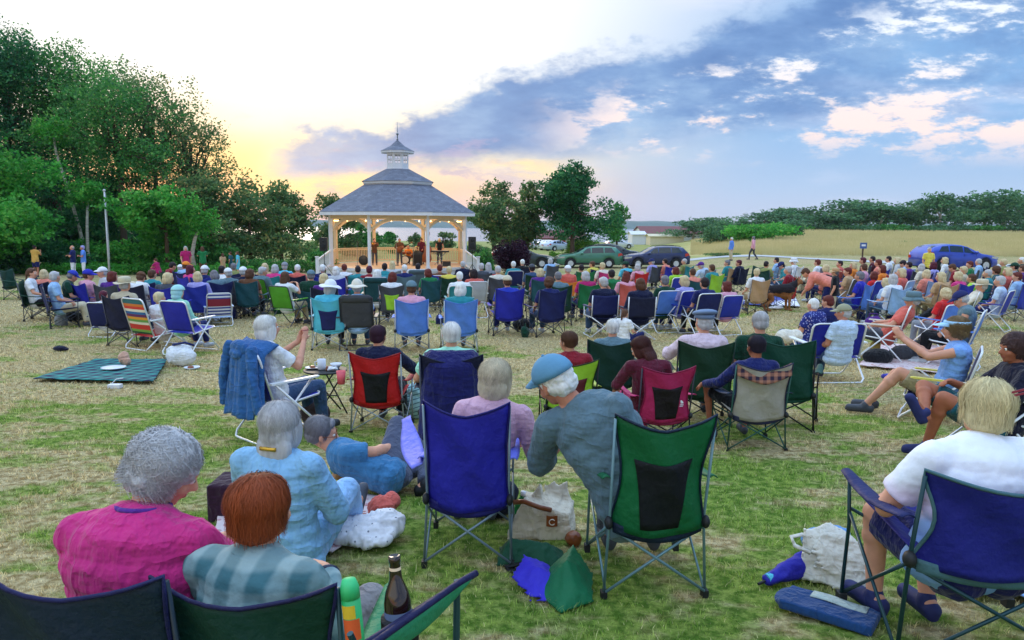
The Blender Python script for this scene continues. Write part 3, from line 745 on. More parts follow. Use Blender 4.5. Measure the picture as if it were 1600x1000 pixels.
# ------------------------------------------------------------------ gazebo
def shingles():
    m, nt, b = newmat('shingle')
    P = coords(nt, 'Object')
    br = nt.nodes.new('ShaderNodeTexBrick'); mp = nt.nodes.new('ShaderNodeMapping'); mp.inputs['Rotation'].default_value = (R(90), 0, 0); nt.links.new(P, mp.inputs[0]); nt.links.new(mp.outputs[0], br.inputs[0])
    br.inputs['Scale'].default_value = 3.2; br.inputs['Color1'].default_value = H('6e7280'); br.inputs['Color2'].default_value = H('7e8290'); br.inputs['Mortar'].default_value = H('5c606c'); br.inputs['Mortar Size'].default_value = .012
    br.inputs['Row Height'].default_value = .28; br.inputs['Brick Width'].default_value = .7
    c = vary(nt, br.outputs[0], noise_n(nt, 2.5, 5, P), .8, 1.15); nt.links.new(c, b.inputs['Base Color']); b.inputs['Roughness'].default_value = .95
    bump(nt, b, br.outputs['Fac'], .02)
    m, nt, b = newmat('bulb'); b.inputs['Base Color'].default_value = H('ffe0a0'); b.inputs['Emission Color'].default_value = H('ffd28a'); b.inputs['Emission Strength'].default_value = 5
    m, nt, b = newmat('deckwood'); P = coords(nt, 'Object', (1, 7, 1))
    nt.links.new(ramp(nt, noise_n(nt, 1.2, 4, P), [(.3, H('b8926c')), (.7, H('d2b08a'))]), b.inputs['Base Color']); b.inputs['Roughness'].default_value = .7
    m, nt, b = newmat('carglass'); b.inputs['Base Color'].default_value = H('1c2a30'); b.inputs['Roughness'].default_value = .08; b.inputs['Specular IOR Level'].default_value = .8
    m, nt, b = newmat('carpaint'); nt.links.new(objcol(nt), b.inputs['Base Color']); b.inputs['Roughness'].default_value = .3; b.inputs['Metallic'].default_value = .35; b.inputs['Coat Weight'].default_value = .8; b.inputs['Coat Roughness'].default_value = .06
    mk_surface('lampred', H('c23a30'), .25); mk_surface('lampclear', H('c8ccd0'), .15, metal=.5); mk_surface('blacktrim', H('17191c'), .6); mk_surface('alloy', H('c8ccd0'), .35, metal=.1)
    mk_surface('varnish', H('8a4a22'), .3, 6, .7, 1.2); mk_surface('brass', H('d0a040'), .25, metal=.9); mk_surface('skinhead', H('e8e0d0'), .5)
    mk_surface('barnred', H('8e3c34'), .8, 2, .85, 1.1, stretch=(8, 1, .3)); mk_surface('roofbrown', H('7c4a4c'), .85, 1.5, .85, 1.1, stretch=(6, 1, 1))
    mk_surface('signblue', H('3a5a9a'), .5); mk_surface('stuccocream', H('d6ccae'), .8, 2, .92, 1.05)
shingles()
GC = Vector(((623 - 800) / F * 47.2, 47.2, 0)); GZ = g(GC.x, GC.y - 2); GC.z = GZ
DH = 0.52                         # deck height
GR = R(8.7)
gz_root = empty('gazebo', GC, GR); tag(gz_root, 'white octagonal bandstand gazebo with grey shingle roof and cupola', 'gazebo')
def octp(ap, z, k, off=0.5):
    r = ap / math.cos(PI / 8); a = -PI / 2 + (k + off) * PI / 4
    return Vector((r * math.cos(a), r * math.sin(a), z))
def octring(mb, a0, z0, a1, z1, mi=0):
    for k in range(8):
        A, B = octp(a0, z0, k - 1), octp(a0, z0, k); Cc, D = octp(a1, z1, k), octp(a1, z1, k - 1)
        mb.add([A, B, Cc, D], [(0, 1, 2, 3)], mi)
def gazebo():
    ez = 3.80; PA = 4.05
    # deck
    mb = MB(); mb.add([octp(4.35, DH, k) for k in range(8)], [tuple(range(8))]); mb.build('deck', 'deckwood', gz_root)
    mb = MB(); octring(mb, 4.35, -.3, 4.35, DH - .16); octring(mb, 4.42, DH - .16, 4.42, DH - .004); octring(mb, 4.42, DH - .16, 4.3, DH - .16); octring(mb, 4.42, DH - .004, 4.2, DH - .004)
    for k in range(8):
        A, B = octp(4.36, 0, k - 1), octp(4.36, 0, k)
        for q in range(14):
            p = A.lerp(B, (q + .5) / 14); mb.beam(p + Vector((0, 0, 0)), p + Vector((0, 0, DH - .17)), .03, .03, up=(B - A))
    mb.build('skirting', 'paintwhite', gz_root)
    # steps at the front
    for i in range(2):
        mb = MB(); mb.box((0, -4.62 - i * .28 , (DH - .17 * (i + 1)) / 2), (3.0, .30, DH - .17 * (i + 1))); mb.build('step', 'paintwhite', gz_root)
    # posts
    for k in range(8):
        p = octp(PA, DH, k)
        mb = MB(); front = k in (0, 7)
        w = .15 if front else .2
        mb.beam(p, p + Vector((0, 0, ez - DH - .2)), w, w, up=(p.x, p.y, 0)); mb.beam(p, p + Vector((0, 0, .14)), w + .06, w + .06, up=(p.x, p.y, 0)); mb.beam(p + Vector((0, 0, ez - DH - .5)), p + Vector((0, 0, ez - DH - .42)), w + .05, w + .05, up=(p.x, p.y, 0))
        mb.build('post', 'paintwhite' if k in (0, 7, 1, 6) else 'wood', gz_root)
    # header beams and curved braces
    for k in range(8):
        A, B = octp(PA, 0, k - 1), octp(PA, 0, k)
        d = (B - A).normalized(); inn = -(A + B).normalized()
        mb = MB(); mb.beam(A + Vector((0, 0, ez - .30)), B + Vector((0, 0, ez - .30)), .14, .2); 
        L = (B - A).length
        def arch(u, v):
            s = (u - .5) * 2; z = ez - .42 - .62 * abs(s) ** 2.6
            return A + d * (L * (.03 + .94 * u)) + Vector((0, 0, z + (.13 * (v - .5)) * 1.3)) + inn * .06
        mb.grid(arch, 18, 1, th=.12)
        mb.build('arched_beam', 'wood', gz_root)
    # railings on every side but the front, with a cream glow of raw wood
    for k in range(8):
        if k == 0: continue
        A, B = octp(PA - .02, DH, k - 1), octp(PA - .02, DH, k); d = B - A
        mb = MB(); a = A + d * .03; b = A + d * .97
        if k in (1, 7): continue
        mb.beam(a + Vector((0, 0, .95)), b + Vector((0, 0, .95)), .09, .06); mb.beam(a + Vector((0, 0, .86)), b + Vector((0, 0, .86)), .05, .07); mb.beam(a + Vector((0, 0, .12)), b + Vector((0, 0, .12)), .05, .07)
        n = 22
        for q in range(n):
            p = a.lerp(b, (q + .5) / n); mb.beam(p + Vector((0, 0, .14)), p + Vector((0, 0, .84)), .045, .045, up=d)
        mb.build('railing', 'wood', gz_root)
    # splayed white step rails at both front corners
    for s in (-1, 1):
        A = Vector((s * 4.08, -1.7, DH)); B = Vector((s * 4.55, -4.9, 0))
        mb = MB(); mb.beam(B, B + Vector((0, 0, 1.22)), .16, .16, up=(0, 1, 0)); mb.beam(B + Vector((0, 0, 1.22)), B + Vector((0, 0, 1.27)), .22, .22, up=(0, 1, 0)); mb.build('newel_post', 'paintwhite', gz_root)
        mb = MB(); mb.beam(A + Vector((0, 0, .98)), B + Vector((0, 0, 1.05)), .07, .08); mb.beam(A + Vector((0, 0, .12)), B + Vector((0, 0, .2)), .05, .08)
        for q in range(13):
            p = A.lerp(B, (q + .7) / 13.4); z0 = .14 + .06 * q / 13; mb.beam(p + Vector((0, 0, z0)), p + Vector((0, 0, .97)), .04, .04, up=(0, 1, 0))
        mb.build('step_railing', 'paintwhite', gz_root)
    # roof
    mb = MB(); octring(mb, 4.68, ez, 2.06, ez + 1.68); mb.build('lower_roof', 'shingle', gz_root)
    mb = MB(); octring(mb, 4.66, ez - .2, 4.66, ez - .012); octring(mb, 4.66, ez - .012, 4.5, ez - .012); octring(mb, 4.66, ez - .2, 4.6, ez - .2); octring(mb, 4.6, ez - .2, 4.6, ez - .02); mb.build('fascia', 'paintwhite', gz_root)
    mb = MB(); octring(mb, 4.6, ez - .14, 4.1, ez - .14); octring(mb, 4.1, ez - .14, 2.0, ez + 1.3); octring(mb, 2.0, ez + 1.3, .3, ez + 2.2)
    mb.build('ceiling', 'wood', gz_root)
    mb = MB()
    for k in range(8): mb.beam(octp(4.05, ez - .22, k), octp(.2, ez + 2.0, k), .09, .14)
    mb.build('rafters', 'wood', gz_root)
    mb = MB(); octring(mb, 2.0, ez + 1.55, 2.0, ez + 1.86); octring(mb, 2.10, ez + 1.74, 2.10, ez + 1.88); octring(mb, 2.10, ez + 1.74, 2.0, ez + 1.74); mb.build('upper_fascia', 'paintwhite', gz_root)
    mb = MB(); octring(mb, 2.2, ez + 1.882, .66, ez + 2.72); octring(mb, 2.2, ez + 1.882, 2.0, ez + 1.882); mb.build('upper_roof', 'shingle', gz_root)
    # cupola with slotted openings
    cz = ez + 2.6; ct = cz + 1.08
    mb = MB()
    for k in range(8):
        A, B = octp(.66, 0, k - 1), octp(.66, 0, k); d = (B - A)
        def P(t, z): return A + d * t + Vector((0, 0, z))
        z1, z2 = cz + .45, cz + .95
        for t0, t1, a, b in ((0, .22, cz, ct), (.78, 1, cz, ct), (.22, .78, cz, z1), (.22, .78, z2, ct), (.44, .56, z1, z2)):
            mb.add([P(t0, a), P(t1, a), P(t1, b), P(t0, b)], [(0, 1, 2, 3)])
        mb.beam(P(.22, (z1 + z2) / 2), P(.78, (z1 + z2) / 2), .03, .05)
    octring(mb, .72, cz, .72, cz + .12)
    octring(mb, .72, cz + .12, .66, cz + .12)
    mb.build('cupola', 'paintwhite', gz_root)
    mb = MB(); octring(mb, 1.0, ct, 1.0, ct + .1); octring(mb, 1.0, ct, .5, ct); mb.build('cupola_fascia', 'paintwhite', gz_root)
    mb = MB(); octring(mb, 1.03, ct + .1, .45, ct + .42); octring(mb, .45, ct + .42, .02, ct + .82); octring(mb, 1.03, ct + .1, .9, ct + .1); mb.build('cupola_roof', 'shingle', gz_root)
    mb = MB(); mb.tube([(0, 0, ct + .75), (0, 0, ct + 1.9)], [.035, .012], 6); mb.ell((0, 0, ct + 1.18), (.08, .08, .09)); mb.ell((0, 0, ct + .86), (.07, .07, .05)); mb.build('finial', 'steel', gz_root, smooth=True)
gazebo()
# string of lamps under the eave
root = empty('string_lights', GC + Vector((0, 0, 0)), GR); tag(root, 'string of warm bulbs hung under the gazebo eave', 'string lights')
EZ = 3.8
wire = MB(); idx = 0
for k in (7, 0, 1, 2, 6):
    A, B = octp(3.86, EZ - .42, k - 1), octp(3.86, EZ - .42, k)
    pts = [A.lerp(B, t / 8) - Vector((0, 0, .07 * math.sin(PI * ((t % 4) / 4)))) for t in range(9)]; wire.tube(pts, .008, 4)
    for t in (1, 3, 5, 7):
        MB().ell(pts[t] - Vector((0, 0, .05)), (.036, .036, .045), nu=8, nv=6).build('bulb', 'bulb', root, smooth=True)
wire.build('wire', 'blacktrim', root)
for i, (x, y, z, e) in enumerate(((-2.0, -1.4, 3.0, 70), (2.0, -1.4, 3.0, 70), (0, 1.6, 3.1, 90))):
    l = bpy.data.lights.new('gazebo_lamp', 'POINT'); l.energy = e; l.color = (1, .82, .60); l.shadow_soft_size = .35
    o = bpy.data.objects.new('gazebo_lamp', l); col.objects.link(o); o.location = GC + Vector((x, y, z))

# flagpole
p = at_px(170, 43); h = hpx(299, 168, 43)
r_ = empty('flagpole', p); tag(r_, 'slim bare white flagpole in front of the wood', 'flagpole')
MB().tube([(0, 0, -.2), (0, 0, h)], [.065, .04], 10).build('pole', 'paintwhite', r_, smooth=True)
mb = MB(); mb.ell((0, 0, h + .05), (.08, .08, .08)); mb.build('ball', 'alloy', r_, smooth=True)
mb = MB(); mb.tube([(.08, 0, .9), (.08, 0, h - .1)], .008, 4); mb.build('rope', 'paintwhite', r_)

# ------------------------------------------------------------------ loudspeakers on stands
def speaker(px, py, d, label):
    top = W(px, py, d / ray(px, py).y); z0 = g(top.x, top.y); hh = top.z - z0
    r = empty('loudspeaker', (top.x, top.y, z0)); tag(r, label, 'loudspeaker', 'loudspeakers on tripods beside the gazebo')
    mb = MB(); s = .22
    bm = [(-s, -.18), (s, -.18), (s * .75, .2), (-s * .75, .2)]
    vs = [(x, y, hh - .78) for x, y in bm] + [(x, y, hh) for x, y in bm]
    mb.add(vs, [(3, 2, 1, 0), (4, 5, 6, 7), (0, 1, 5, 4), (1, 2, 6, 5), (2, 3, 7, 6), (3, 0, 4, 7)]); mb.build('cabinet', 'blacktrim', r)
    mb = MB(); mb.lathe([(.17, 0), (.15, .01), (.05, .03), (0, .035)], 18, M=Matrix.Translation((0, -.182, hh - .52)) @ Matrix.Rotation(PI / 2, 4, 'X')); mb.lathe([(.07, 0), (.03, .02), (0, .025)], 14, M=Matrix.Translation((0, -.182, hh - .2)) @ Matrix.Rotation(PI / 2, 4, 'X')); mb.build('driver', 'rubber', r, smooth=True)
    MB().tube([(0, 0, .35), (0, 0, hh - .77)], .02, 8).build('pole', 'blacktrim', r)
    for k in range(3):
        a = k * 2 * PI / 3 + .4; MB().tube([(0, 0, .8), (math.cos(a) * .55, math.sin(a) * .55, 0)], .014, 6).build('leg', 'blacktrim', r)
speaker(506, 371, 42.5, 'black loudspeaker on a tripod left of the gazebo')
speaker(738, 370, 42.5, 'black loudspeaker on a tripod right of the gazebo')

# ------------------------------------------------------------------ cars
def car_mesh(kind='wagon'):
    L = 4.75 if kind != 'hatch' else 4.55
    if kind == 'wagon':
        hood = [(-2.37, .62), (-2.3, .82), (-2.0, .93), (-1.2, 1.02), (-.95, 1.06)]
        roof = [(-1.2, 1.03), (-.95, 1.1), (-.35, 1.44), (-.05, 1.52), (.6, 1.56), (1.4, 1.54), (1.85, 1.48), (2.15, 1.18), (2.3, 1.02), (2.37, .85), (2.38, .6)]
        belt = [(-2.4, .7), (-1.1, 1.0), (1.9, 1.08), (2.4, 1.05)]; wx = (-1.42, 1.32); wr = .34
    else:
        hood = [(-2.27, .60), (-2.2, .76), (-1.9, .88), (-1.15, .98), (-.95, 1.02)]
        roof = [(-1.1, 1.0), (-.9, 1.06), (-.25, 1.38), (.1, 1.46), (.7, 1.5), (1.3, 1.46), (1.75, 1.36), (2.05, 1.14), (2.2, 1.0), (2.27, .85), (2.28, .6)]
        belt = [(-2.3, .68), (-1.0, .97), (1.8, 1.08), (2.3, 1.02)]; wx = (-1.38, 1.28); wr = .345
    xs = list(np.linspace(-L / 2, L / 2, 110)); prof = hood[:-1] + roof[1:]
    def zt(x): return interp([p for p in hood if p[0] < -.95] + [p for p in roof if p[0] >= -.95], x)
    def zb(x):
        z = .24 + .06 * sm(L / 2 - .5, L / 2, abs(x))
        for w in wx:
            q = (wr + .07) ** 2 - (x - w) ** 2
            if q > 0: z = max(z, .33 + math.sqrt(q))
        return z
    def hw(x): 
        t = abs(x) / (L / 2); return .89 * (1 - .17 * t ** 4 - .06 * t ** 12)
    rows = []
    for x in xs:
        b = zb(x); t = zt(x); be = min(interp(belt, x), t - .005); w = hw(x)
        b = min(b, be - .03)
        gh = t - be; wi = w * .97 - .30 * max(0, gh) * 1.15
        if gh < .06: wi = w * .9
        mid = (b + be) / 2
        rows.append([(x, s * a, z) for s in (1,) for a, z in ((w * .90, b), (w * .99, b + (be - b) * .3), (w, b + (be - b) * .6), (w * .965, be), (wi + (w * .965 - wi) * .12, be + gh * .9), (wi * .92, t - .012 if gh > .06 else t - .01), (wi * .5, t + .012), (0, t + .018))])
    body = MB(); nr = 8; V = []
    for r in rows: V += r
    V += [(x, -y, z) for x, y, z in V]; K = len(rows); o = K * nr; Fs = []
    for i in range(K - 1):
        for j in range(nr - 1):
            a, b, c, d = i * nr + j, i * nr + j + 1, (i + 1) * nr + j + 1, (i + 1) * nr + j
            Fs.append((a, b, c, d)); Fs.append((a + o, d + o, c + o, b + o))
    for e, fl in ((0, 1), (K - 1, 0)):
        ids = [e * nr + j for j in range(nr)] + [o + e * nr + j for j in range(nr - 2, -1, -1)]
        Fs.append(tuple(ids[::-1] if fl else ids))
    body.add(V, Fs)
    res = {'body': (body.mesh('body', ['carpaint']), 'c')}
    un = MB(); un.box((0, 0, .34), (L * .9, 1.45, .22)); 
    for w in wx:
        for s in (-1, 1): un.box((w, s * .62, .5), (.8, .3, .5))
    res['underbody'] = (un.mesh('underbody', ['blacktrim'], False), None)
    def side(x, f, s, off=.006):
        b = interp(belt, x); t = zt(x); w = hw(x); gh = t - b; wi = w * .97 - .30 * gh * 1.15
        lo = (w * .965, b + .02); hi = (wi + (w * .965 - wi) * .12, b + gh * .9)
        return (x, s * (lo[0] + (hi[0] - lo[0]) * f + off), lo[1] + (hi[1] - lo[1]) * f)
    wins = []
    segs = ((-.72, .0), (.08, .92), (1.0, 1.78)) if kind == 'wagon' else ((-.65, .02), (.1, .9), (.98, 1.6))
    for s in (1, -1):
        for q, (x0, x1) in enumerate(segs):
            m = MB()
            def fn(u, v, x0=x0, x1=x1, s=s, q=q):
                x = x0 + (x1 - x0) * u
                if q == 0: x = x0 + (x1 - x0) * (u if v < .01 else u * (1 - .55 * v) + .55 * v * 1.0 * (1) * (1 if True else 0)) ; x = max(x, x0 + .62 * v * (1 - u) * (x1 - x0)) if v else x
                if q == 2: x = x1 - (x1 - x0) * (1 - u) * 1 - (x1 - x0) * .35 * v * u
                return side(x, .06 + .86 * v, s)
            m.grid(fn, 8, 4); wins.append(m.mesh('window', ['carglass']))
    res['window'] = wins
    m = MB()
    def ws(u, v):
        x = -.93 + (.52 if kind == 'wagon' else .6) * v; t = zt(x) + .024; b = interp(belt, x); w = hw(x); gh = max(.05, t - b); wi = (w * .97 - .3 * gh * 1.15) * .9
        y = (u - .5) * 2 * wi; return (x - .004, y, t - .03 * abs(u - .5) ** 2 * 4)
    m.grid(ws, 8, 6); res['windscreen'] = (m.mesh('windscreen', ['carglass']), None)
    m = MB()
    def rw(u, v):
        x = (1.88 if kind == 'wagon' else 1.6) + .24 * v; t = zt(x) + .024; w = hw(x); return (x, (u - .5) * 2 * w * .66, t - .01)
    m.grid(rw, 6, 4); res['rear_window'] = (m.mesh('rear_window', ['carglass']), None)
    tyre = MB().lathe([(.20, -.1), (wr - .03, -.11), (wr, -.07), (wr, .07), (wr - .03, .11), (.20, .1)], 28, caps=False); tm_ = tyre.mesh('tyre', ['rubber'])
    rim = MB(); rim.lathe([(.235, .085), (.225, .1), (.205, .07), (.19, .03)], 28); 
    for q in range(6 if kind == 'wagon' else 5):
        a = q * 2 * PI / (6 if kind == 'wagon' else 5); rim.beam((math.cos(a) * .04, math.sin(a) * .04, .08), (math.cos(a) * .225, math.sin(a) * .225, .085), .085 if kind == 'wagon' else .06, .03)
    rim.lathe([(.06, .06), (.055, .1), (0, .105)], 14); rm_ = rim.mesh('rim', ['alloy'], False)
    hub = MB().lathe([(.2, .02), (0, .025)], 20).mesh('brake', ['blacktrim'])
    res['wheel'] = (tm_, rm_, hub, wx, hw(1.4) * .9)
    hl = []
    for s in (1, -1):
        m = MB()
        def hf(u, v, s=s):
            x = -L / 2 + .02 + .5 * u; z = .66 + .08 * u + (.14 - .05 * u) * v; return (x, s * (hw(x) * (.975 + .0) + .012), z)
        m.grid(hf, 6, 3); 
        def hf2(u, v, s=s):
            z = .64 + .15 * v; y = hw(-L / 2) * (1 - .35 * u); return (-L / 2 - .012, s * y, z)
        m.grid(hf2, 4, 3); hl.append(m.mesh('headlight', ['lampclear']))
    res['headlight'] = hl
    tl = []
    for s in (1, -1):
        m = MB()
        def tf(u, v, s=s):
            x = L / 2 - .40 + .38 * u; z = .84 + .1 * u + (.2) * v; t = min(z, zt(x) - .02); return (x, s * (hw(x) * .985 + .01), t)
        m.grid(tf, 6, 3)
        m.grid(lambda u, v, s=s: (L / 2 + .012, s * hw(L / 2) * (1 - .3 * u), .72 + .16 * v), 4, 2); tl.append(m.mesh('taillight', ['lampred']))
    res['taillight'] = tl
    mr = []
    for s in (1, -1):
        m = MB(); m.ell((-.62, s * 1.0, 1.06), (.1, .12, .08)); m.beam((-.6, s * .86, 1.0), (-.6, s * .95, 1.03), .05, .04); mr.append(m.mesh('mirror', ['carpaint']))
    res['mirror'] = mr
    hd = []
    for s in (1, -1):
        for x in (-.02, .9):
            m = MB(); m.beam((x - .1, s * .9, .92), (x + .08, s * .9, .93), .03, .03); hd.append(m.mesh('door_handle', ['carpaint'], False))
    res['door_handle'] = hd
    m = MB()
    for s in (1, -1):
        for x in (-.82 + .1, .04, .96): m.beam((x, s * (hw(x) + .001), .38), (x, s * (hw(x) * .972 + .002), .98), .006, .008, up=(0, 1, 0))
    res['door_seam'] = (m.mesh('door_seam', ['blacktrim'], False), None)
    if kind == 'wagon':
        rr = []
        for s in (1, -1): rr.append(MB().tube([(-.2, s * .58, 1.5), (-.1, s * .58, 1.58), (.6, s * .58, 1.62), (1.5, s * .58, 1.6), (1.7, s * .58, 1.53)], .018, 6).mesh('roof_rail', ['blacktrim']))
        res['roof_rail'] = rr
        m = MB()
        for s in (1, -1): m.beam((-1.0, s * .885, .33), (.9, s * .885, .33), .05, .12)
        res['sill'] = (m.mesh('sill', ['blacktrim'], False), None)
    m = MB(); m.box((-L / 2 - .002, 0, .56), (.03, 1.0, .13)); m.box((-L / 2 - .002, 0, .38), (.03, 1.2, .08)); res['grille'] = (m.mesh('grille', ['blacktrim'], False), None)
    return res
CARS = {}
def car(kind, loc, rz, color, label, s=1, group=None):
    if kind not in CARS: CARS[kind] = car_mesh(kind)
    R_ = CARS[kind]; r = empty('parked_car', loc, rz, s); tag(r, label, 'car', group)
    for k in ('body', 'underbody', 'windscreen', 'rear_window', 'door_seam', 'sill', 'grille'):
        if k in R_: obj(k, R_[k][0], r, color)
    for k in ('window', 'headlight', 'taillight', 'mirror', 'door_handle', 'roof_rail'):
        for m in R_.get(k, ()): obj(k, m, r, color)
    ty, rm, hb, wx, wy = R_['wheel']
    for x in wx:
        for sgn in (1, -1):
            w = obj('wheel', hb, r, M=Matrix.Translation((x, sgn * (wy), .345)) @ Matrix.Rotation(-sgn * PI / 2, 4, 'X'))
            obj('tyre', ty, w); obj('rim', rm, w)
    return r
def carp(px, d, dz=0): p = at_px(px, d); p.z += dz; return p
car('wagon', carp(919, 53.5), R(3), H('3f7a64'), 'green station wagon with roof rails parked behind the crowd')
car('wagon', carp(1022, 53.5), R(4), H('1e2c5a'), 'navy station wagon parked right behind the green one')
car('hatch', carp(1486, 40.5), R(180 + 10), H('2846b4'), 'bright blue compact car facing right beside the hay field', s=.97)
car('hatch', carp(814, 53), R(180 + 4), H('26383c'), 'dark green car mostly hidden behind the purple bush')
car('hatch', carp(958, 61, .05), R(185), H('2c3840'), 'dark car half hidden behind the green station wagon tail')
for i, (px, d, c_, lb) in enumerate(((842, 118, 'c8d0dc', 'silver car at the left end of the far car park row'), (851, 112, '9aa8bc', 'grey blue car second in the far car park row'), (861, 110, 'dfe6ee', 'white car in the middle of the far car park row'), (871, 106, 'b8c8e0', 'pale blue car at the right end of the far car park row'), (966, 122, 'd8dee4', 'pale car by the lawn in front of the brown roofed shed'))):
    car('hatch', carp(px, d), R(215 if i < 4 else 190), H(c_), lb, group='cars in the far car park')

# ------------------------------------------------------------------ far buildings and meadow
def building(kind, px0, px1, d, ybase, ywall, yroof, wall, roof, label, cat, ridge_in=.0, depth=9, windows=0, gable=False):
    x0 = (px0 - 800) / F * d; x1 = (px1 - 800) / F * d; zb = CAMZ + ray((px0 + px1) / 2, ybase).z / ray((px0 + px1) / 2, ybase).y * d
    z = lambda py: CAMZ + ray((px0 + px1) / 2, py).z / ray((px0 + px1) / 2, py).y * d
    gz = g((x0 + x1) / 2, d); bot = min(zb, gz) - 1.0; Lx = x1 - x0
    r = empty(kind, ((x0 + x1) / 2, d, gz)); tag(r, label, cat)
    zw = z(ywall) - gz; zr = z(yroof) - gz; hx = Lx / 2
    mb = MB(); mb.box((0, depth / 2, (zw - 1.2) / 2), (Lx, depth, zw + 1.2)); 
    mb.add([(-hx, 0, zw), (-hx, depth, zw), (-hx, depth / 2, zr - .08), (hx, 0, zw), (hx, depth, zw), (hx, depth / 2, zr - .08)], [(0, 2, 1), (3, 4, 5)]); mb.build('wall', wall, r)
    mb = MB(); e = .35
    for s in (0, 1):
        y0 = -e if s == 0 else depth + e
        A = [(-hx - e, y0, zw - .12), (hx + e, y0, zw - .12), (hx + e - ridge_in, depth / 2, zr), (-hx - e + ridge_in, depth / 2, zr)]
        mb.add(A + [(a, b, c + .12) for a, b, c in A], [(0, 1, 2, 3), (7, 6, 5, 4), (0, 4, 5, 1), (1, 5, 6, 2), (3, 7, 4, 0)])
    mb.build('roof', roof, r)
    for i in range(windows):
        x = -hx + Lx * (i + .5) / windows; m = MB(); m.box((x, -.03, zw * .55), (1.0, .06, zw * .42)); m.build('window', 'carglass', r)
        m = MB()
        for sx in (-.55, .55): m.box((x + sx, -.045, zw * .55), (.1, .07, zw * .48))
        m.box((x, -.045, zw * .55 + zw * .24), (1.2, .075, .1)); m.box((x, -.05, zw * .55 - zw * .24), (1.2, .085, .1)); m.build('window_frame', 'paintwhite', r)
    return r
building('long_shed', 1003, 1112, 165, 376, 364.5, 354.5, 'paintwhite', 'roofbrown', 'long low shed with a brown metal roof beyond the meadow', 'building', depth=14)
building('low_building', 986, 1006, 160, 376, 366, 362, 'paintwhite', 'paintwhite', 'small white annex at the left end of the brown roofed shed', 'building', depth=6)
building('low_building', 1014, 1066, 150, 377, 369, 366.5, 'stuccocream', 'stuccocream', 'low cream building in front of the brown roofed shed', 'building', depth=5)
building('red_barn', 815, 912, 132, 386, 372, 361, 'barnred', 'roofbrown', 'long red barn half hidden behind the round maple', 'barn', depth=10, windows=6)
# sign on a post in the field edge
p = at_px(1345, 55); h = hpx(379, 1345, 55); r_ = empty('field_sign', p); tag(r_, 'small blue square sign on a post at the hay field edge', 'sign')
MB().beam((0, 0, -.1), (0, 0, h - .02), .09, .09, up=(0, 1, 0)).build('post', 'bark', r_)
MB().box((0, -.06, h - .22), (.5, .04, .44)).build('panel', 'signblue' if 'signblue' in MATS else 'carglass', r_)
MB().box((0, -.085, h - .2), (.3, .012, .14)).build('pictogram', 'paintwhite', r_)

# ------------------------------------------------------------------ things on the stage
def stage(x, y): return Vector((GC.x + x * math.cos(GR) - y * math.sin(GR), GC.y + x * math.sin(GR) + y * math.cos(GR), GZ + DH))
SZ = GZ + DH
def drumkit():
    r = empty('drum_kit', stage(.42, .4)); tag(r, 'small drum kit with black bass drum in the middle of the gazebo', 'drum kit')
    Mx = Matrix.Rotation(PI / 2, 4, 'X')
    MB().lathe([(0, -.2), (.26, -.2), (.28, -.18), (.28, .18), (.26, .2), (0, .2)], 24, M=Matrix.Translation((0, 0, .3)) @ Mx).build('bass_drum', 'blacktrim', r, smooth=True)
    MB().lathe([(0, .202), (.23, .203)], 24, M=Matrix.Translation((0, 0, .3)) @ Mx).build('drum_head', 'skinhead', r)
    for x, y, z, q in ((-.2, .1, .72, .16), (.2, .1, .74, .15), (.5, .3, .5, .2)):
        MB().lathe([(0, -.1), (q, -.1), (q, .1), (0, .1)], 20, c=(x, y, z)).build('tom_drum', 'varnish', r, smooth=True)
    for x, y, z, q in ((-.6, .2, 1.05, .22), (.72, .3, 1.12, .24)):
        s = MB(); s.lathe([(q, 0), (.04, .02), (0, .04)], 22, c=(x, y, z)); s.build('cymbal', 'brass', r, smooth=True)
        MB().tube([(x, y, 0), (x, y, z)], .012, 5).build('cymbal_stand', 'steel', r)
drumkit()
r = empty('guitar_amplifier', stage(1.15, -.6)); tag(r, 'rounded dark upright amplifier cabinet on the gazebo deck', 'amplifier')
MB().lathe([(0, 0), (.29, 0), (.31, .05), (.31, .7), (.26, .85), (.12, .93), (0, .94)], 20, sy=.55).build('cabinet', 'blacktrim', r, smooth=True)
MB().box((0, -.172, .42), (.38, .012, .5)).build('grille', 'rubber', r)
r = empty('electric_keyboard', stage(2.6, -.2)); tag(r, 'keyboard on a crossed stand in front of the player in black', 'keyboard')
MB().box((0, 0, .86), (1.15, .34, .1)).build('case', 'blacktrim', r); MB().box((0, .05, .914), (1.0, .2, .012)).build('keys', 'skinhead', r)
for a in (-1, 1): MB().beam((-a * .35, .02 * a, 0), (a * .35, .02 * a, .8), .04, .03, up=(0, 1, 0)).build('stand_leg', 'steel', r)
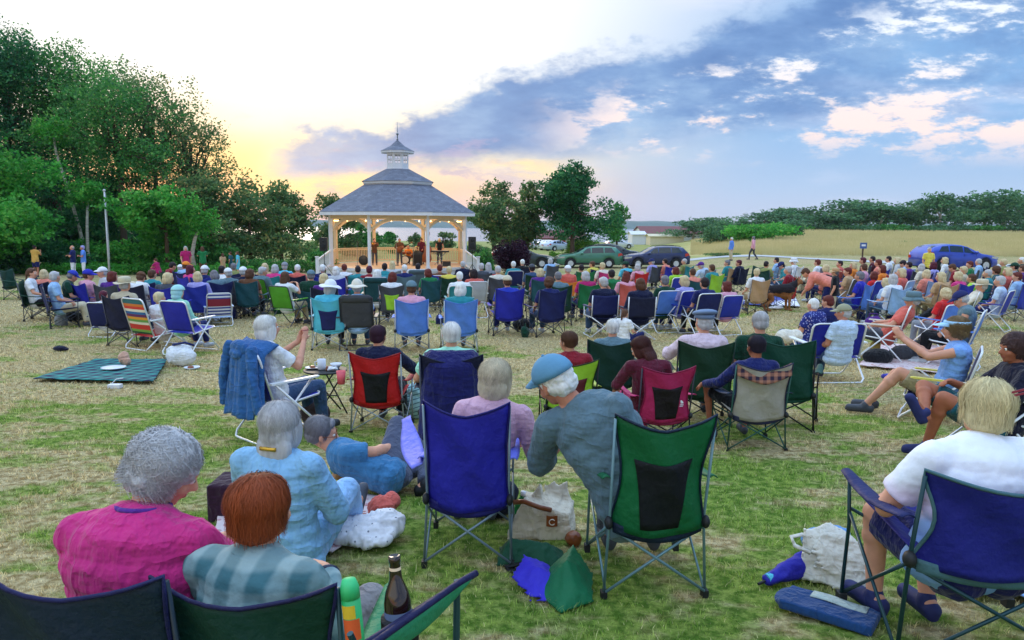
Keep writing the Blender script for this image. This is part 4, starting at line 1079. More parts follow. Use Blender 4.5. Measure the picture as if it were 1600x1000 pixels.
def bass():
    r = empty('double_bass', stage(1.72, .3)); r.rotation_euler = (R(-8), R(6), 0); tag(r, 'brown double bass held upright right of the drummer', 'double bass')
    prof = [(-.0, .10), (.05, .26), (.25, .33), (.45, .28), (.6, .21), (.75, .22), (.9, .27), (1.05, .2), (1.12, .06)]
    mb = MB(); n = len(prof); V = []
    for z, w in prof: V += [(-w, -.1, z + .12), (w, -.1, z + .12), (w, .1, z + .12), (-w, .1, z + .12)]
    Fs = [(3, 2, 1, 0), (4 * n - 4, 4 * n - 3, 4 * n - 2, 4 * n - 1)]
    for i in range(n - 1):
        for k in range(4): Fs.append((4 * i + k, 4 * i + (k + 1) % 4, 4 * i + 4 + (k + 1) % 4, 4 * i + 4 + k))
    mb.add(V, Fs); mb.build('body', 'varnish', r)
    MB().beam((0, -.1, 1.2), (0, -.1, 1.95), .05, .04).build('neck', 'rubber', r); MB().beam((0, -.13, .55), (0, -.13, 1.6), .05, .012).build('fingerboard', 'rubber', r)
    MB().tube([(0, -.06, 1.9), (0, -.1, 2.02), (0, -.05, 2.08)], .035, 8).build('scroll', 'varnish', r); MB().tube([(0, 0, 0), (0, 0, .15)], .01, 5).build('endpin', 'steel', r)
bass()
for x, y, hh, lb in ((-2.55, -.8, 1.45, 'microphone stand left of the standing horn player'), (-.15, -1.0, 1.4, 'microphone stand in front of the guitarist'), (.9, -1.3, 1.35, 'microphone stand left of the amplifier')):
    r = empty('microphone_stand', stage(x, y)); tag(r, lb, 'mic stand', 'microphone stands in the gazebo')
    MB().tube([(0, 0, 0), (0, 0, hh)], .012, 6).build('pole', 'steel', r); MB().cap((0, 0, hh), (0, -.1, hh + .06), .02, .03).build('microphone', 'blacktrim', r); MB().lathe([(.15, 0), (.14, .02), (0, .03)], 18).build('base', 'blacktrim', r)
r = empty('stage_monitor', stage(2.9, -1.9)); tag(r, 'low black wedge monitor at the right front of the gazebo deck', 'monitor')
MB().add([(-.25, -.2, 0), (.25, -.2, 0), (.25, .2, 0), (-.25, .2, 0), (-.25, .08, .32), (.25, .08, .32), (.25, .2, .3), (-.25, .2, .3)], [(3, 2, 1, 0), (4, 5, 6, 7), (0, 1, 5, 4), (1, 2, 6, 5), (2, 3, 7, 6), (3, 0, 4, 7)]).build('cabinet', 'blacktrim', r)
MB().add([(-.2, -.155, .06), (.2, -.155, .06), (.2, .045, .295), (-.2, .045, .295)], [(0, 1, 2, 3)]).build('grille', 'rubber', r)
r = empty('round_case', stage(-2.2, -.3)); tag(r, 'round black drum case standing by the horn player', 'drum case')
MB().lathe([(0, -.12), (.28, -.12), (.3, -.09), (.3, .09), (.28, .12), (0, .12)], 24, M=Matrix.Translation((0, 0, .3)) @ Matrix.Rotation(PI / 2 - .3, 4, 'X')).build('shell', 'blacktrim', r, smooth=True)
MB().tube([(-.08, -.02, .59), (-.06, -.02, .64), (.06, -.02, .64), (.08, -.02, .59)], .012, 6).build('handle', 'steel', r)
# ------------------------------------------------------------------ people: one continuous body mesh, hair and clothing as children
V3 = lambda *a: Vector(a)
def mirror(J):
    """swap left and right"""
    out = {}
    for k, v in J.items():
        if isinstance(v, Vector): out[{'L': 'R', 'R': 'L'}.get(k[-1], k[-1]).join([k[:-1], '']) if k[-1] in 'LR' else k] = Vector((-v.x, v.y, v.z))
        else: out[k] = v
    if 'look' in out: out['look'] = (-out['look'][0], out['look'][1], -out['look'][2])
    return out
def base_pose(kind):
    J = {}
    if kind in ('sit', 'low'):
        z = .40 if kind == 'sit' else .24
        J = dict(pel=V3(0, -.06, z + .02), chest=V3(0, -.14, z + .38), neck=V3(0, -.13, z + .54), head=V3(0, -.09, z + .69),
                 shL=V3(-.185, -.14, z + .49), shR=V3(.185, -.14, z + .49), elL=V3(-.25, -.07, z + .22), elR=V3(.25, -.07, z + .22),
                 wrL=V3(-.18, .14, z + .16), wrR=V3(.18, .14, z + .16), hiL=V3(-.09, -.03, z), hiR=V3(.09, -.03, z),
                 knL=V3(-.12, .38, z + .06), knR=V3(.12, .38, z + .06), anL=V3(-.12, .42 if kind == 'sit' else .66, .09), anR=V3(.12, .42 if kind == 'sit' else .62, .09))
    elif kind == 'ground':
        z = .10
        J = dict(pel=V3(0, -.1, z + .02), chest=V3(0, -.12, z + .38), neck=V3(0, -.1, z + .54), head=V3(0, -.06, z + .68),
                 shL=V3(-.18, -.12, z + .49), shR=V3(.18, -.12, z + .49), elL=V3(-.26, -.06, z + .24), elR=V3(.26, -.06, z + .24),
                 wrL=V3(-.17, .16, z + .2), wrR=V3(.17, .16, z + .2), hiL=V3(-.09, -.06, z), hiR=V3(.09, -.06, z),
                 knL=V3(-.28, .3, z + .16), knR=V3(.28, .3, z + .16), anL=V3(.06, .36, .07), anR=V3(-.06, .42, .07))
    elif kind == 'stand':
        z = .90
        J = dict(pel=V3(0, 0, z), chest=V3(0, -.01, z + .37), neck=V3(0, -.01, z + .55), head=V3(0, .02, z + .69),
                 shL=V3(-.185, -.01, z + .49), shR=V3(.185, -.01, z + .49), elL=V3(-.25, -.02, z + .19), elR=V3(.25, -.02, z + .19),
                 wrL=V3(-.24, .08, z - .06), wrR=V3(.24, .08, z - .06), hiL=V3(-.09, 0, z - .04), hiR=V3(.09, 0, z - .04),
                 knL=V3(-.11, .02, .48), knR=V3(.11, .02, .48), anL=V3(-.12, -.02, .08), anR=V3(.12, -.02, .08))
    J['look'] = (0, 0, 0)      # yaw (positive looks to its left), pitch (positive looks down), tilt
    return J
def pose(kind, **kw):
    J = base_pose(kind)
    for k, v in kw.items(): J[k] = Vector(v) if (k != 'look' and isinstance(v, tuple)) else v
    return J
POSES = {}
POSES['sit'] = pose('sit')
POSES['sit_left'] = pose('sit', look=(38, 4, -4), head=(-.03, -.1, 1.08))
POSES['sit_right'] = pose('sit', look=(-40, 6, 5), head=(.03, -.1, 1.08))
POSES['sit_down'] = pose('sit', look=(10, 28, 0), head=(0, -.02, 1.05), neck=(0, -.10, .93))
POSES['lean_left'] = pose('sit', chest=(-.08, -.12, .77), neck=(-.15, -.10, .92), head=(-.2, -.06, 1.05), shL=(-.33, -.1, .84), shR=(.03, -.14, .91), elL=(-.38, 0, .62), look=(25, 5, -10))
POSES['lean_right'] = mirror(POSES['lean_left'])
POSES['arms_up'] = pose('sit', elL=(-.27, .0, .74), wrL=(-.12, .16, .92), elR=(.27, .02, .74), wrR=(.1, .17, .92))
POSES['cross_leg'] = pose('sit', knL=(-.1, .40, .56), anL=(.18, .52, .42), look=(-18, 0, 0), elR=(.3, -.02, .66), wrR=(.27, .2, .60))
POSES['head_hand'] = pose('sit', elR=(.30, .02, .72), wrR=(.13, -.02, 1.0), look=(20, 5, -8))
POSES['low'] = pose('low'); POSES['low_left'] = pose('low', look=(35, 5, 0))
POSES['low_recline'] = pose('low', chest=(0, -.24, .58), neck=(0, -.30, .72), head=(0, -.31, .87), shL=(-.18, -.29, .68), shR=(.18, -.29, .68), elL=(-.26, -.1, .48), elR=(.26, -.1, .48), wrL=(-.22, .14, .44), wrR=(.22, .14, .44))
POSES['recline'] = pose('sit', chest=(0, -.26, .74), neck=(0, -.35, .87), head=(0, -.37, 1.02), shL=(-.19, -.33, .83), shR=(.19, -.33, .83), elL=(-.28, -.12, .63), elR=(.28, -.12, .63), wrL=(-.25, .14, .6), wrR=(.25, .14, .6), knL=(-.1, .42, .48), knR=(.1, .42, .48), anL=(-.12, .75, .2), anR=(.12, .78, .2))
POSES['ground'] = pose('ground'); POSES['ground_left'] = pose('ground', look=(40, 8, 0))
POSES['ground_knees'] = pose('ground', knL=(-.14, .34, .46), knR=(.14, .34, .46), anL=(-.13, .5, .07), anR=(.13, .5, .07), elL=(-.25, .06, .42), wrL=(-.1, .32, .46), elR=(.25, .06, .42), wrR=(.1, .32, .46))
POSES['ground_prop'] = pose('ground', chest=(0, -.26, .46), neck=(0, -.33, .60), head=(0, -.33, .74), shL=(-.18, -.31, .55), shR=(.18, -.31, .55), elL=(-.28, -.42, .30), elR=(.28, -.42, .30), wrL=(-.3, -.44, .06), wrR=(.3, -.44, .06), knL=(-.12, .34, .3), anL=(-.12, .62, .06), knR=(.12, .36, .14), anR=(.13, .76, .07))
POSES['stand'] = pose('stand')
POSES['arms_crossed'] = pose('stand', elL=(-.28, .06, 1.14), wrL=(.08, .2, 1.16), elR=(.28, .06, 1.12), wrR=(-.08, .22, 1.2))
POSES['hips'] = pose('stand', elL=(-.36, -.06, 1.12), wrL=(-.17, .05, .98), elR=(.36, -.06, 1.12), wrR=(.17, .05, .98))
POSES['walk'] = pose('stand', knL=(-.1, .2, .5), anL=(-.1, .24, .1), knR=(.1, -.02, .47), anR=(.1, -.3, .12), elL=(-.24, -.14, 1.12), wrL=(-.23, -.1, .88), elR=(.24, .08, 1.12), wrR=(.22, .26, .95))
POSES['photo'] = pose('stand', elL=(-.24, .12, 1.2), wrL=(-.07, .3, 1.42), elR=(.24, .12, 1.2), wrR=(.07, .3, 1.42))
POSES['horn'] = pose('stand', elL=(-.22, .16, 1.24), wrL=(-.05, .34, 1.40), elR=(.22, .14, 1.22), wrR=(.04, .28, 1.36), look=(20, -4, 0))
POSES['guitar'] = pose('stand', elL=(-.3, .06, 1.16), wrL=(-.42, .26, 1.22), elR=(.28, -.02, 1.12), wrR=(.06, .2, 1.05))
POSES['play'] = pose('stand', elL=(-.26, .08, 1.12), wrL=(-.17, .32, 1.0), elR=(.26, .08, 1.12), wrR=(.17, .32, 1.0), look=(0, 22, 0))
POSES['bend'] = pose('stand', pel=(0, -.12, .86), chest=(0, .22, 1.0), neck=(0, .40, 1.06), head=(0, .53, 1.1), shL=(-.18, .35, 1.04), shR=(.18, .35, 1.04), elL=(-.2, .40, .78), elR=(.2, .42, .78), wrL=(-.1, .55, .6), wrR=(.1, .55, .6), hiL=(-.09, -.1, .84), hiR=(.09, -.1, .84), look=(0, 50, 0))
POSES['squat'] = pose('ground', pel=(0, -.1, .28), chest=(0, .02, .62), neck=(0, .06, .77), head=(0, .1, .9), shL=(-.16, .03, .71), shR=(.16, .03, .71), elL=(-.2, .2, .52), elR=(.2, .2, .52), wrL=(-.08, .36, .5), wrR=(.08, .36, .5), hiL=(-.09, -.08, .26), hiR=(.09, -.08, .26), knL=(-.14, .24, .46), knR=(.14, .24, .46), anL=(-.12, -.02, .08), anR=(.12, -.02, .08), look=(0, 25, 0))

def head_matrix(J):
    y, p, t = J['look']
    return Matrix.Translation(J['head']) @ Matrix.Rotation(R(y), 4, 'Z') @ Matrix.Rotation(R(-p), 4, 'X') @ Matrix.Rotation(R(t), 4, 'Y')
def hand(mb, wr, d, palm, side, curl=.5, s=1.0, n=8):
    """palm, four bent fingers and a thumb; d points along the hand, palm is the way the palm faces"""
    d = d.normalized(); palm = (palm - d * palm.dot(d)).normalized(); lat = d.cross(palm).normalized() * side
    pc = wr + d * .045 * s
    Rm = Matrix((lat, d, palm)).transposed()
    mb.ell(pc, (.040 * s, .05 * s, .017 * s), Rm, 10, 7)
    mb.cap(wr - d * .01, wr + d * .03 * s, .026 * s, .028 * s, n)
    for i, (off, L) in enumerate(((-.030, .070), (-.010, .080), (.011, .074), (.030, .058))):
        a = pc + lat * off * s + d * .036 * s; c = curl * (.8 + .12 * i)
        d1 = (d * math.cos(c * .7) + palm * math.sin(c * .7)); b = a + d1 * L * .45 * s
        d2 = (d * math.cos(c * 1.7) + palm * math.sin(c * 1.7)); c2 = b + d2 * L * .32 * s
        d3 = (d * math.cos(c * 2.4) + palm * math.sin(c * 2.4)); e = c2 + d3 * L * .22 * s
        mb.cap(a, b, .0095 * s, .0088 * s, n, k=2); mb.cap(b, c2, .0088 * s, .008 * s, n, k=2); mb.cap(c2, e, .008 * s, .007 * s, n, k=2)
    a = pc - lat * .030 * s - d * .012 * s; td = (-lat * .75 + d * .6 + palm * .35).normalized(); b = a + td * .034 * s; mb.cap(a, b, .013 * s, .011 * s, n, k=2)
    mb.cap(b, b + (td + d * .6 + palm * .3).normalized() * .028 * s, .011 * s, .008 * s, n, k=2)
def head_prims(mb, M, s=1.0):
    def P(x, y, z): return M @ (Vector((x, y, z)) * s)
    Rm = M.to_3x3()
    def E(c, r): mb.ell(P(*c), tuple(q * s for q in r), Rm, 16, 10)
    E((0, -.015, .03), (.075, .096, .088)); E((0, .022, -.02), (.064, .070, .082)); E((0, .035, -.075), (.046, .048, .034)); E((0, .068, -.094), (.018, .016, .016))
    E((-.036, .058, -.03), (.026, .024, .026)); E((.036, .058, -.03), (.026, .024, .026))
    mb.cap(P(0, .086, .012), P(0, .110, -.026), .008 * s, .014 * s); E((0, .094, -.032), (.019, .012, .010))
    mb.cap(P(-.034, .079, .028), P(.034, .079, .028), .011 * s, .011 * s)
    for q in (-1, 1):
        mb.ell(P(q * .079, -.008, -.008), (.010 * s, .019 * s, .031 * s), Rm @ Matrix.Rotation(q * .35, 3, 'Z'), 10, 8)
        E((q * .078, .004, -.03), (.008, .01, .012))
    mb.cap(P(-.017, .088, -.056), P(.017, .088, -.056), .009 * s, .009 * s)
def torso(mb, J, b, fat, o):
    """trunk from the hips to the base of the neck, one flowing form"""
    p0, p1, p2 = J['pel'], J['chest'], J['neck']; sd0 = (J['shR'] - J['shL']).normalized()
    hs_ = (J['hiR'] - J['hiL']).normalized()
    prof = [(-.08, .150 + max(0, o), .100 + max(0, o) * .8, .10), (.08, .160, .110, .11), (.22, .150, .106, .11), (.36, .142, .100, .11), (.5, .146, .100, .11), (.64, .156, .103, .11), (.78, .160, .100, .10), (.9, .135, .082, .075), (.98, .09, .062, .05)]
    for t, rx, ry, rz in prof:
        c = p0.lerp(p1, t / .62) if t < .62 else p1.lerp(p2, (t - .62) / .38)
        if 0.3 < t < .9: c = c.lerp(p0 * (1 - t) ** 2 + p1 * 2 * t * (1 - t) + p2 * t * t + (p1 - (p0 + p2) / 2) * .3, .25)
        tg = ((p1 - p0) if t < .5 else (p2 - p1) if t > .75 else (p2 - p0)).normalized(); sd = hs_.lerp(sd0, min(1, max(0, t))); sd = (sd - tg * sd.dot(tg)).normalized(); fw = tg.cross(sd)
        k = fat if t < .7 else 1 + (fat - 1) * .3
        Rm = Matrix((sd, fw, tg)).transposed(); mb.ell(c + fw * (k - 1) * .05, (rx * b * k + o, ry * (b * .5 + .5) * (k * .5 + .5) + o, rz + o * .5), Rm, 18, 12)
def body_mesh(J, vox, b=1.0, hs=1.0, hands=None, fat=1.0):
    mb = MB(); hm = head_matrix(J)
    up = (J['neck'] - J['pel']).normalized(); sd = (J['shR'] - J['shL']).normalized(); fw = up.cross(sd).normalized() * -1; fw = sd.cross(up) * -1
    Rm = Matrix((sd, up.cross(sd), up)).transposed()
    torso(mb, J, b, fat, -.004)
    nb = J['neck']
    for q in 'LR': mb.cap(nb - up * .015, J['sh' + q], .046 * b, .055 * b)
    mb.cap(nb - up * .03, hm @ Vector((0, -.02, -.05)), .056, .052 * hs)
    head_prims(mb, hm, hs)
    for q, s in (('L', -1), ('R', 1)):
        mb.cap(J['sh' + q], J['el' + q], .047 * b, .037 * b); mb.cap(J['el' + q], J['wr' + q], .038 * b, .026 * b)
        f = J['el' + q].lerp(J['wr' + q], .28); mb.ell(f, (.041 * b,) * 3)
        d = J['wr' + q] - J['el' + q]; hd = (hands or {}).get(q)
        if hd: hand(mb, J['wr' + q], Vector(hd[0]), Vector(hd[1]), s, hd[2])
        else: hand(mb, J['wr' + q], d.normalized() + Vector((0, 0, -.25)), Vector((-s * .6, 0, -.8)), s, .55)
        mb.cap(J['hi' + q], J['kn' + q], .082 * b * (fat * .5 + .5), .054 * b); mb.cap(J['kn' + q], J['an' + q], .053 * b, .035)
        mb.ell(J['kn' + q].lerp(J['an' + q], .28), (.054 * b,) * 3)
        fd = foot_dir(J, q); mb.cap(J['an' + q] + V3(0, 0, -.02) - fd * .03, J['an' + q] + fd * .14 + V3(0, 0, -.05), .036, .028)
    me = remesh(mb, vox, 2, 'person', ('skin', 'eyewhite', 'iris', 'lips'))
    # eyes joined to the same mesh, lips by face
    ex = MB()
    for q in (-1, 1):
        ex.ell(hm @ (Vector((q * .030, .0765, .006)) * hs), (.0125 * hs,) * 3, nu=10, nv=7, mi=1); ex.ell(hm @ (Vector((q * .030, .0868, .006)) * hs), (.0052 * hs,) * 3, nu=8, nv=6, mi=2)
    inv = hm.inverted(); n0 = len(me.polygons)
    bm = bmesh.new(); bm.from_mesh(me)
    for f in bm.faces:
        c = inv @ f.calc_center_median() / hs
        if abs(c.x) < .024 and c.y > .082 and abs(c.z + .056) < .0075: f.material_index = 3
    vs = [bm.verts.new(v) for v in ex.v]
    for f, m in zip(ex.f, ex.m):
        fc = bm.faces.new([vs[i] for i in f]); fc.material_index = m; fc.smooth = True
    bm.to_mesh(me); bm.free(); return me
def foot_dir(J, q):
    if 'ft' + q in J: return J['ft' + q].normalized()
    k = J['an' + q] - J['kn' + q]; d = J['kn' + q] - J['hi' + q]; d.z = 0
    if d.length < .08: d = V3(0, 1, 0)
    d.normalize()
    if abs(k.z) < .25: return (d * .45 + V3(0, 0, .8)).normalized()
    return d
def shirt_mesh(J, vox, sleeve='short', b=1.0, fat=1.0, length=0.0, amp=.006, seed=0, off=.017):
    mb = MB(); up = (J['neck'] - J['pel']).normalized(); sd = (J['shR'] - J['shL']).normalized(); Rm = Matrix((sd, up.cross(sd), up)).transposed()
    o = off
    torso(mb, J, b, fat, o)
    for q in 'LR':
        mb.cap(J['neck'] - up * .03, J['sh' + q], .048 * b + o * .4, .047 * b + o, 14)
        u = J['el' + q] - J['sh' + q]
        if sleeve == 'short': mb.cap(J['sh' + q], J['sh' + q] + u * .72, .048 * b + o, .050 * b + o, 14, fb=True)
        elif sleeve == 'none': pass
        elif sleeve == 'long':
            mb.cap(J['sh' + q], J['el' + q], .045 * b + o, .042 * b + o * .9, 14); mb.cap(J['el' + q], J['el' + q].lerp(J['wr' + q], .95), .042 * b + o * .9, .031 + o * .7, 14, fb=True)
        elif sleeve == 'mid': 
            mb.cap(J['sh' + q], J['el' + q], .046 * b + o, .046 * b + o, 14); mb.cap(J['el' + q], J['el' + q].lerp(J['wr' + q], .4), .046 * b + o, .042 * b + o, 14, fb=True)
    if length:
        for q in 'LR': mb.cap(J['hi' + q], J['hi' + q].lerp(J['kn' + q], length), .105 * b, .085 * b, 14, fb=True)
        mb.cap(J['hiL'].lerp(J['hiR'], .5), J['hiL'].lerp(J['hiR'], .5).lerp(J['knL'].lerp(J['knR'], .5), length), .12, .10, 14, fb=True)
    me = remesh(mb, vox, int(.075 / vox), 'shirt', ('cloth',)); displace(me, amp * .8, 13, seed, True, (1, 1, .38)); displace(me, amp * .5, 9, seed + 9, True, (.5, .8, 1.5)); return me
def trousers_mesh(J, vox, length='long', b=1.0, fat=1.0, seed=0, amp=.005):
    mb = MB(); mb.ell(J['pel'] + V3(0, 0, .0), (.152 * b * fat, .104 * (b * .5 + .5) * (fat * .5 + .5), .11)); mb.ell(J['pel'].lerp(J['chest'], .22), (.140 * b * fat, .095, .07))
    for q in 'LR':
        k = J['kn' + q]
        if length == 'short': mb.cap(J['hi' + q], J['hi' + q].lerp(k, .86), .094 * b * fat, .082 * b, 14, fb=True)
        else:
            mb.cap(J['hi' + q], k, .092 * b * fat, .068 * b, 14); mb.cap(k, k.lerp(J['an' + q], .93 if length == 'long' else .5), .068 * b, .055 * b, 14, fb=True)
    me = remesh(mb, vox, 2, 'trousers', ('cloth',)); displace(me, amp, 9, seed + 3); return me
def shoe_mesh(J, q, vox):
    mb = MB(); fd = foot_dir(J, q); a = J['an' + q]; dn = V3(0, 0, -1)
    if fd.z > .5: dn = (V3(0, 1, 0) - fd * fd.y).normalized()
    mb.cap(a + dn * .035 - fd * .045, a + dn * .045 + fd * .16, .041, .037, 12); mb.cap(a, a + dn * .03, .043, .045, 12)
    mb.cap(a + dn * .06 - fd * .05, a + dn * .06 + fd * .17, .030, .030, 10)
    return remesh(mb, vox, 2, 'shoe', ('shoe',))

# hair and hats are modelled round the head's own centre
HAIR = {}
def strands(me_v, me_f, style, n, seed, length_z, rad, wav=0.0, width=.0017, off=(0, -.028, .035)):
    """thin locks that run down from the crown over the hair surface"""
    rs = random.Random(seed)
    for i in range(n):
        th = rs.uniform(0, 2 * PI)
        if style == 'combed' : cx, cy = 0.0, -.02
        z0 = rs.uniform(-.2, 1.0); segs = 7; pts = []; r0 = rs.uniform(.985, 1.05) if rs.random() > .07 else rs.uniform(1.05, 1.12); dth = rs.uniform(-.25, .25)
        ph = math.acos(max(-1, min(1, z0))); tot = rs.uniform(.5, 1.3)
        fx = rs.uniform(0, 6.28)
        for k in range(segs):
            p = ph + tot * k / (segs - 1); t = th + dth * k / segs + wav * math.sin(fx + k * 1.9) * .22; rr = r0 + wav * .10 * math.sin(fx * 2 + k * 1.5)
            if p < PI * .62: q = Vector((math.sin(p) * math.cos(t) * rad[0] * rr, math.sin(p) * math.sin(t) * rad[1] * rr, math.cos(p) * rad[2] * rr))
            else:
                s = math.sin(PI * .62); q = Vector((s * math.cos(t) * rad[0] * rr, s * math.sin(t) * rad[1] * rr, math.cos(PI * .62) * rad[2] * rr - (p - PI * .62) * rad[2]))
            q += Vector(off)
            if q.z < length_z - .02 * math.sin(fx * 3): break
            if math.sin(t) > .55 and q.z < .055 and q.y > .045: break
            pts.append(q)
        if len(pts) < 3: continue
        w = width * rs.uniform(.6, 1.5); o = len(me_v)
        c = Vector(off)
        for k, q in enumerate(pts):
            nrm = (q - c); nrm.z *= .6; tg = (pts[min(k + 1, len(pts) - 1)] - pts[max(k - 1, 0)]); sdv = nrm.cross(tg).normalized() * w * (1 - .7 * k / len(pts))
            me_v.append(tuple(q - sdv)); me_v.append(tuple(q + sdv))
        for k in range(len(pts) - 1): me_f.append((o + 2 * k, o + 2 * k + 1, o + 2 * k + 3, o + 2 * k + 2))
def hair_mesh(style, hero=0, seed=1):
    key = (style, hero, seed if hero else 0)
    if key in HAIR: return HAIR[key]
    mb = MB(); E = lambda c, r: mb.ell(c, r, None, 18, 12); rad = (.086, .104, .092)
    if style in ('short', 'bowl', 'pony', 'bob', 'long', 'hood'): E((0, -.028, .037), (.0835, .101, .088)); E((0, -.05, -.01), (.077, .075, .075)); mb.ell((0, .05, .078), (.052, .026, .030))
    if style == 'under': E((0, -.046, -.018), (.081, .074, .062)); E((0, -.03, .02), (.080, .096, .06))
    if style == 'crew': E((0, -.024, .036), (.080, .098, .087)); E((0, -.045, -.01), (.074, .073, .062))
    if style == 'bald': E((0, -.042, -.012), (.081, .082, .042))
    if style == 'bowl': E((0, -.02, .03), (.096, .108, .092)); E((0, -.045, -.03), (.088, .082, .075))
    if style in ('bob', 'long'):
        E((0, -.045, -.04), (.092, .085, .105))
        for q in (-1, 1): mb.ell((q * .07, -.002, -.035), (.028, .052, .088), Matrix.Rotation(q * .1, 3, 'Y'))
    if style == 'long': E((0, -.075, -.15), (.088, .042, .13)); E((0, -.078, -.10), (.095, .05, .1))
    if style == 'curly': E((0, -.024, .038), (.094, .106, .092)); E((0, -.048, -.02), (.090, .080, .078))
    if style == 'pony': mb.cap((0, -.125, .02), (0, -.15, -.14), .03, .018)
    vox = .005 if hero else .0095
    me = remesh(mb, vox, 2, 'hair', ('hair',))
    if style == 'under': displace(me, .007, 20, seed, True)
    elif style == 'curly': displace(me, .012, 17, seed, True); displace(me, .005, 45, seed, True)
    else: displace(me, .004 if style != 'crew' else .0015, 22, seed, True, (1.4, 1.4, .35))
    at0 = me.attributes.new('lum', 'FLOAT', 'POINT'); at0.data.foreach_set('value', np.full(len(me.vertices), .45, dtype=np.float32))
    if hero and style != 'under':
        vs = []; fs = []; lz = {'under': -.06, 'short': -.055, 'bowl': -.08, 'crew': -.05, 'bob': -.135, 'long': -.26, 'curly': -.1, 'pony': -.05, 'bald': -.04}[style]
        rd = {'curly': (.097, .109, .095), 'bowl': (.0965, .109, .094), 'bob': (.094, .106, .094), 'long': (.094, .106, .093)}.get(style, (.0845, .102, .090))
        strands(vs, fs, style, hero, seed, lz, rd, {'curly': .9, 'bob': .35, 'long': .22}.get(style, .2), width=.0013 if style == 'curly' else .0012)
        bm = bmesh.new(); bm.from_mesh(me); lay = bm.verts.layers.float['lum']; vv = [bm.verts.new(v) for v in vs]; rs = random.Random(seed); par = {}
        for f in fs:
            q = bm.faces.new([vv[i] for i in f]); q.smooth = True
        cur = .5; last = -9
        for i, v in enumerate(vv):
            if i % 2 == 0 and (i == 0 or (Vector(vs[i]) - Vector(vs[i - 2])).length > .045): cur = min(1, max(0, rs.gauss(.5, .12)))
            v[lay] = cur
        bm.to_mesh(me); bm.free()
    HAIR[key] = me; return me
HATS = {}
def hat_mesh(style):
    if style in HATS: return HATS[style]
    mb = MB(); T = Matrix.Translation((0, -.018, .035))
    def dome(rx, ry, rz, n=7): mb.lathe([(math.cos(t) , math.sin(t) * rz) for t in np.linspace(0, PI / 2 - .05, n)] + [(0.0, rz)], 24, M=T, sx=rx, sy=ry)
    def brim(r0, r1, z, droop, a0=-PI, a1=PI, n=28, sq=1.1):
        mb.grid(lambda u, v: (T @ Vector(((r0 + (r1 - r0) * v) * math.cos(a0 + (a1 - a0) * u) * .92, (r0 * 1.12 + (r1 - r0) * v) * math.sin(a0 + (a1 - a0) * u), z - droop * v * v + .012 * v * math.sin(3 * u * 2 * PI)))), n, 4, th=.004)
    if style == 'cap':
        dome(.094, .112, .10)
        mb.grid(lambda u, v: T @ Vector((.078 * math.cos(PI * u) * (1 - .12 * v), .105 * math.sin(PI * u) * .6 + .045 + .085 * v * (math.sin(PI * u) ** .4), .012 + .01 * math.sin(PI * u) - .028 * v)), 14, 5, th=.004)
        mb.ell(T @ Vector((0, 0, .102)), (.008, .008, .005))
    elif style == 'capback':
        HATS[style] = None; return None
    elif style == 'sunhat': dome(.095, .112, .115); brim(.09, .185, .012, .035)
    elif style == 'straw': 
        mb.lathe([(1, 0), (1.0, .075), (.92, .1), (.55, .112), (0, .108)], 24, M=T, sx=.094, sy=.11); brim(.09, .18, .008, .01)
    elif style == 'bucket': mb.lathe([(1.02, 0), (.95, .08), (.8, .1), (0, .1)], 24, M=T, sx=.096, sy=.112); brim(.092, .145, .012, .05)
    elif style == 'beret': mb.ell(T @ Vector((0, -.005, .066)), (.125, .135, .036), Matrix.Rotation(-.18, 3, 'X')); mb.lathe([(1, .012), (1.0, .05)], 22, M=T, sx=.094, sy=.11)
    elif style == 'hoodie': dome(.108, .128, .10); mb.ell(T @ Vector((0, -.03, -.04)), (.10, .10, .10)); mb.ell(T @ Vector((0, -.05, -.11)), (.09, .08, .06))
    elif style == 'visor':
        mb.lathe([(1.0, .012), (1.0, .045)], 26, M=T, sx=.097, sy=.116)
        mb.grid(lambda u, v: T @ Vector((.08 * math.cos(PI * u), .105 * math.sin(PI * u) * .6 + .05 + .095 * v * (math.sin(PI * u) ** .4), .02 - .03 * v)), 14, 5, th=.004)
    me = mb.mesh('hat', ['hatcloth']); HATS[style] = me; return me

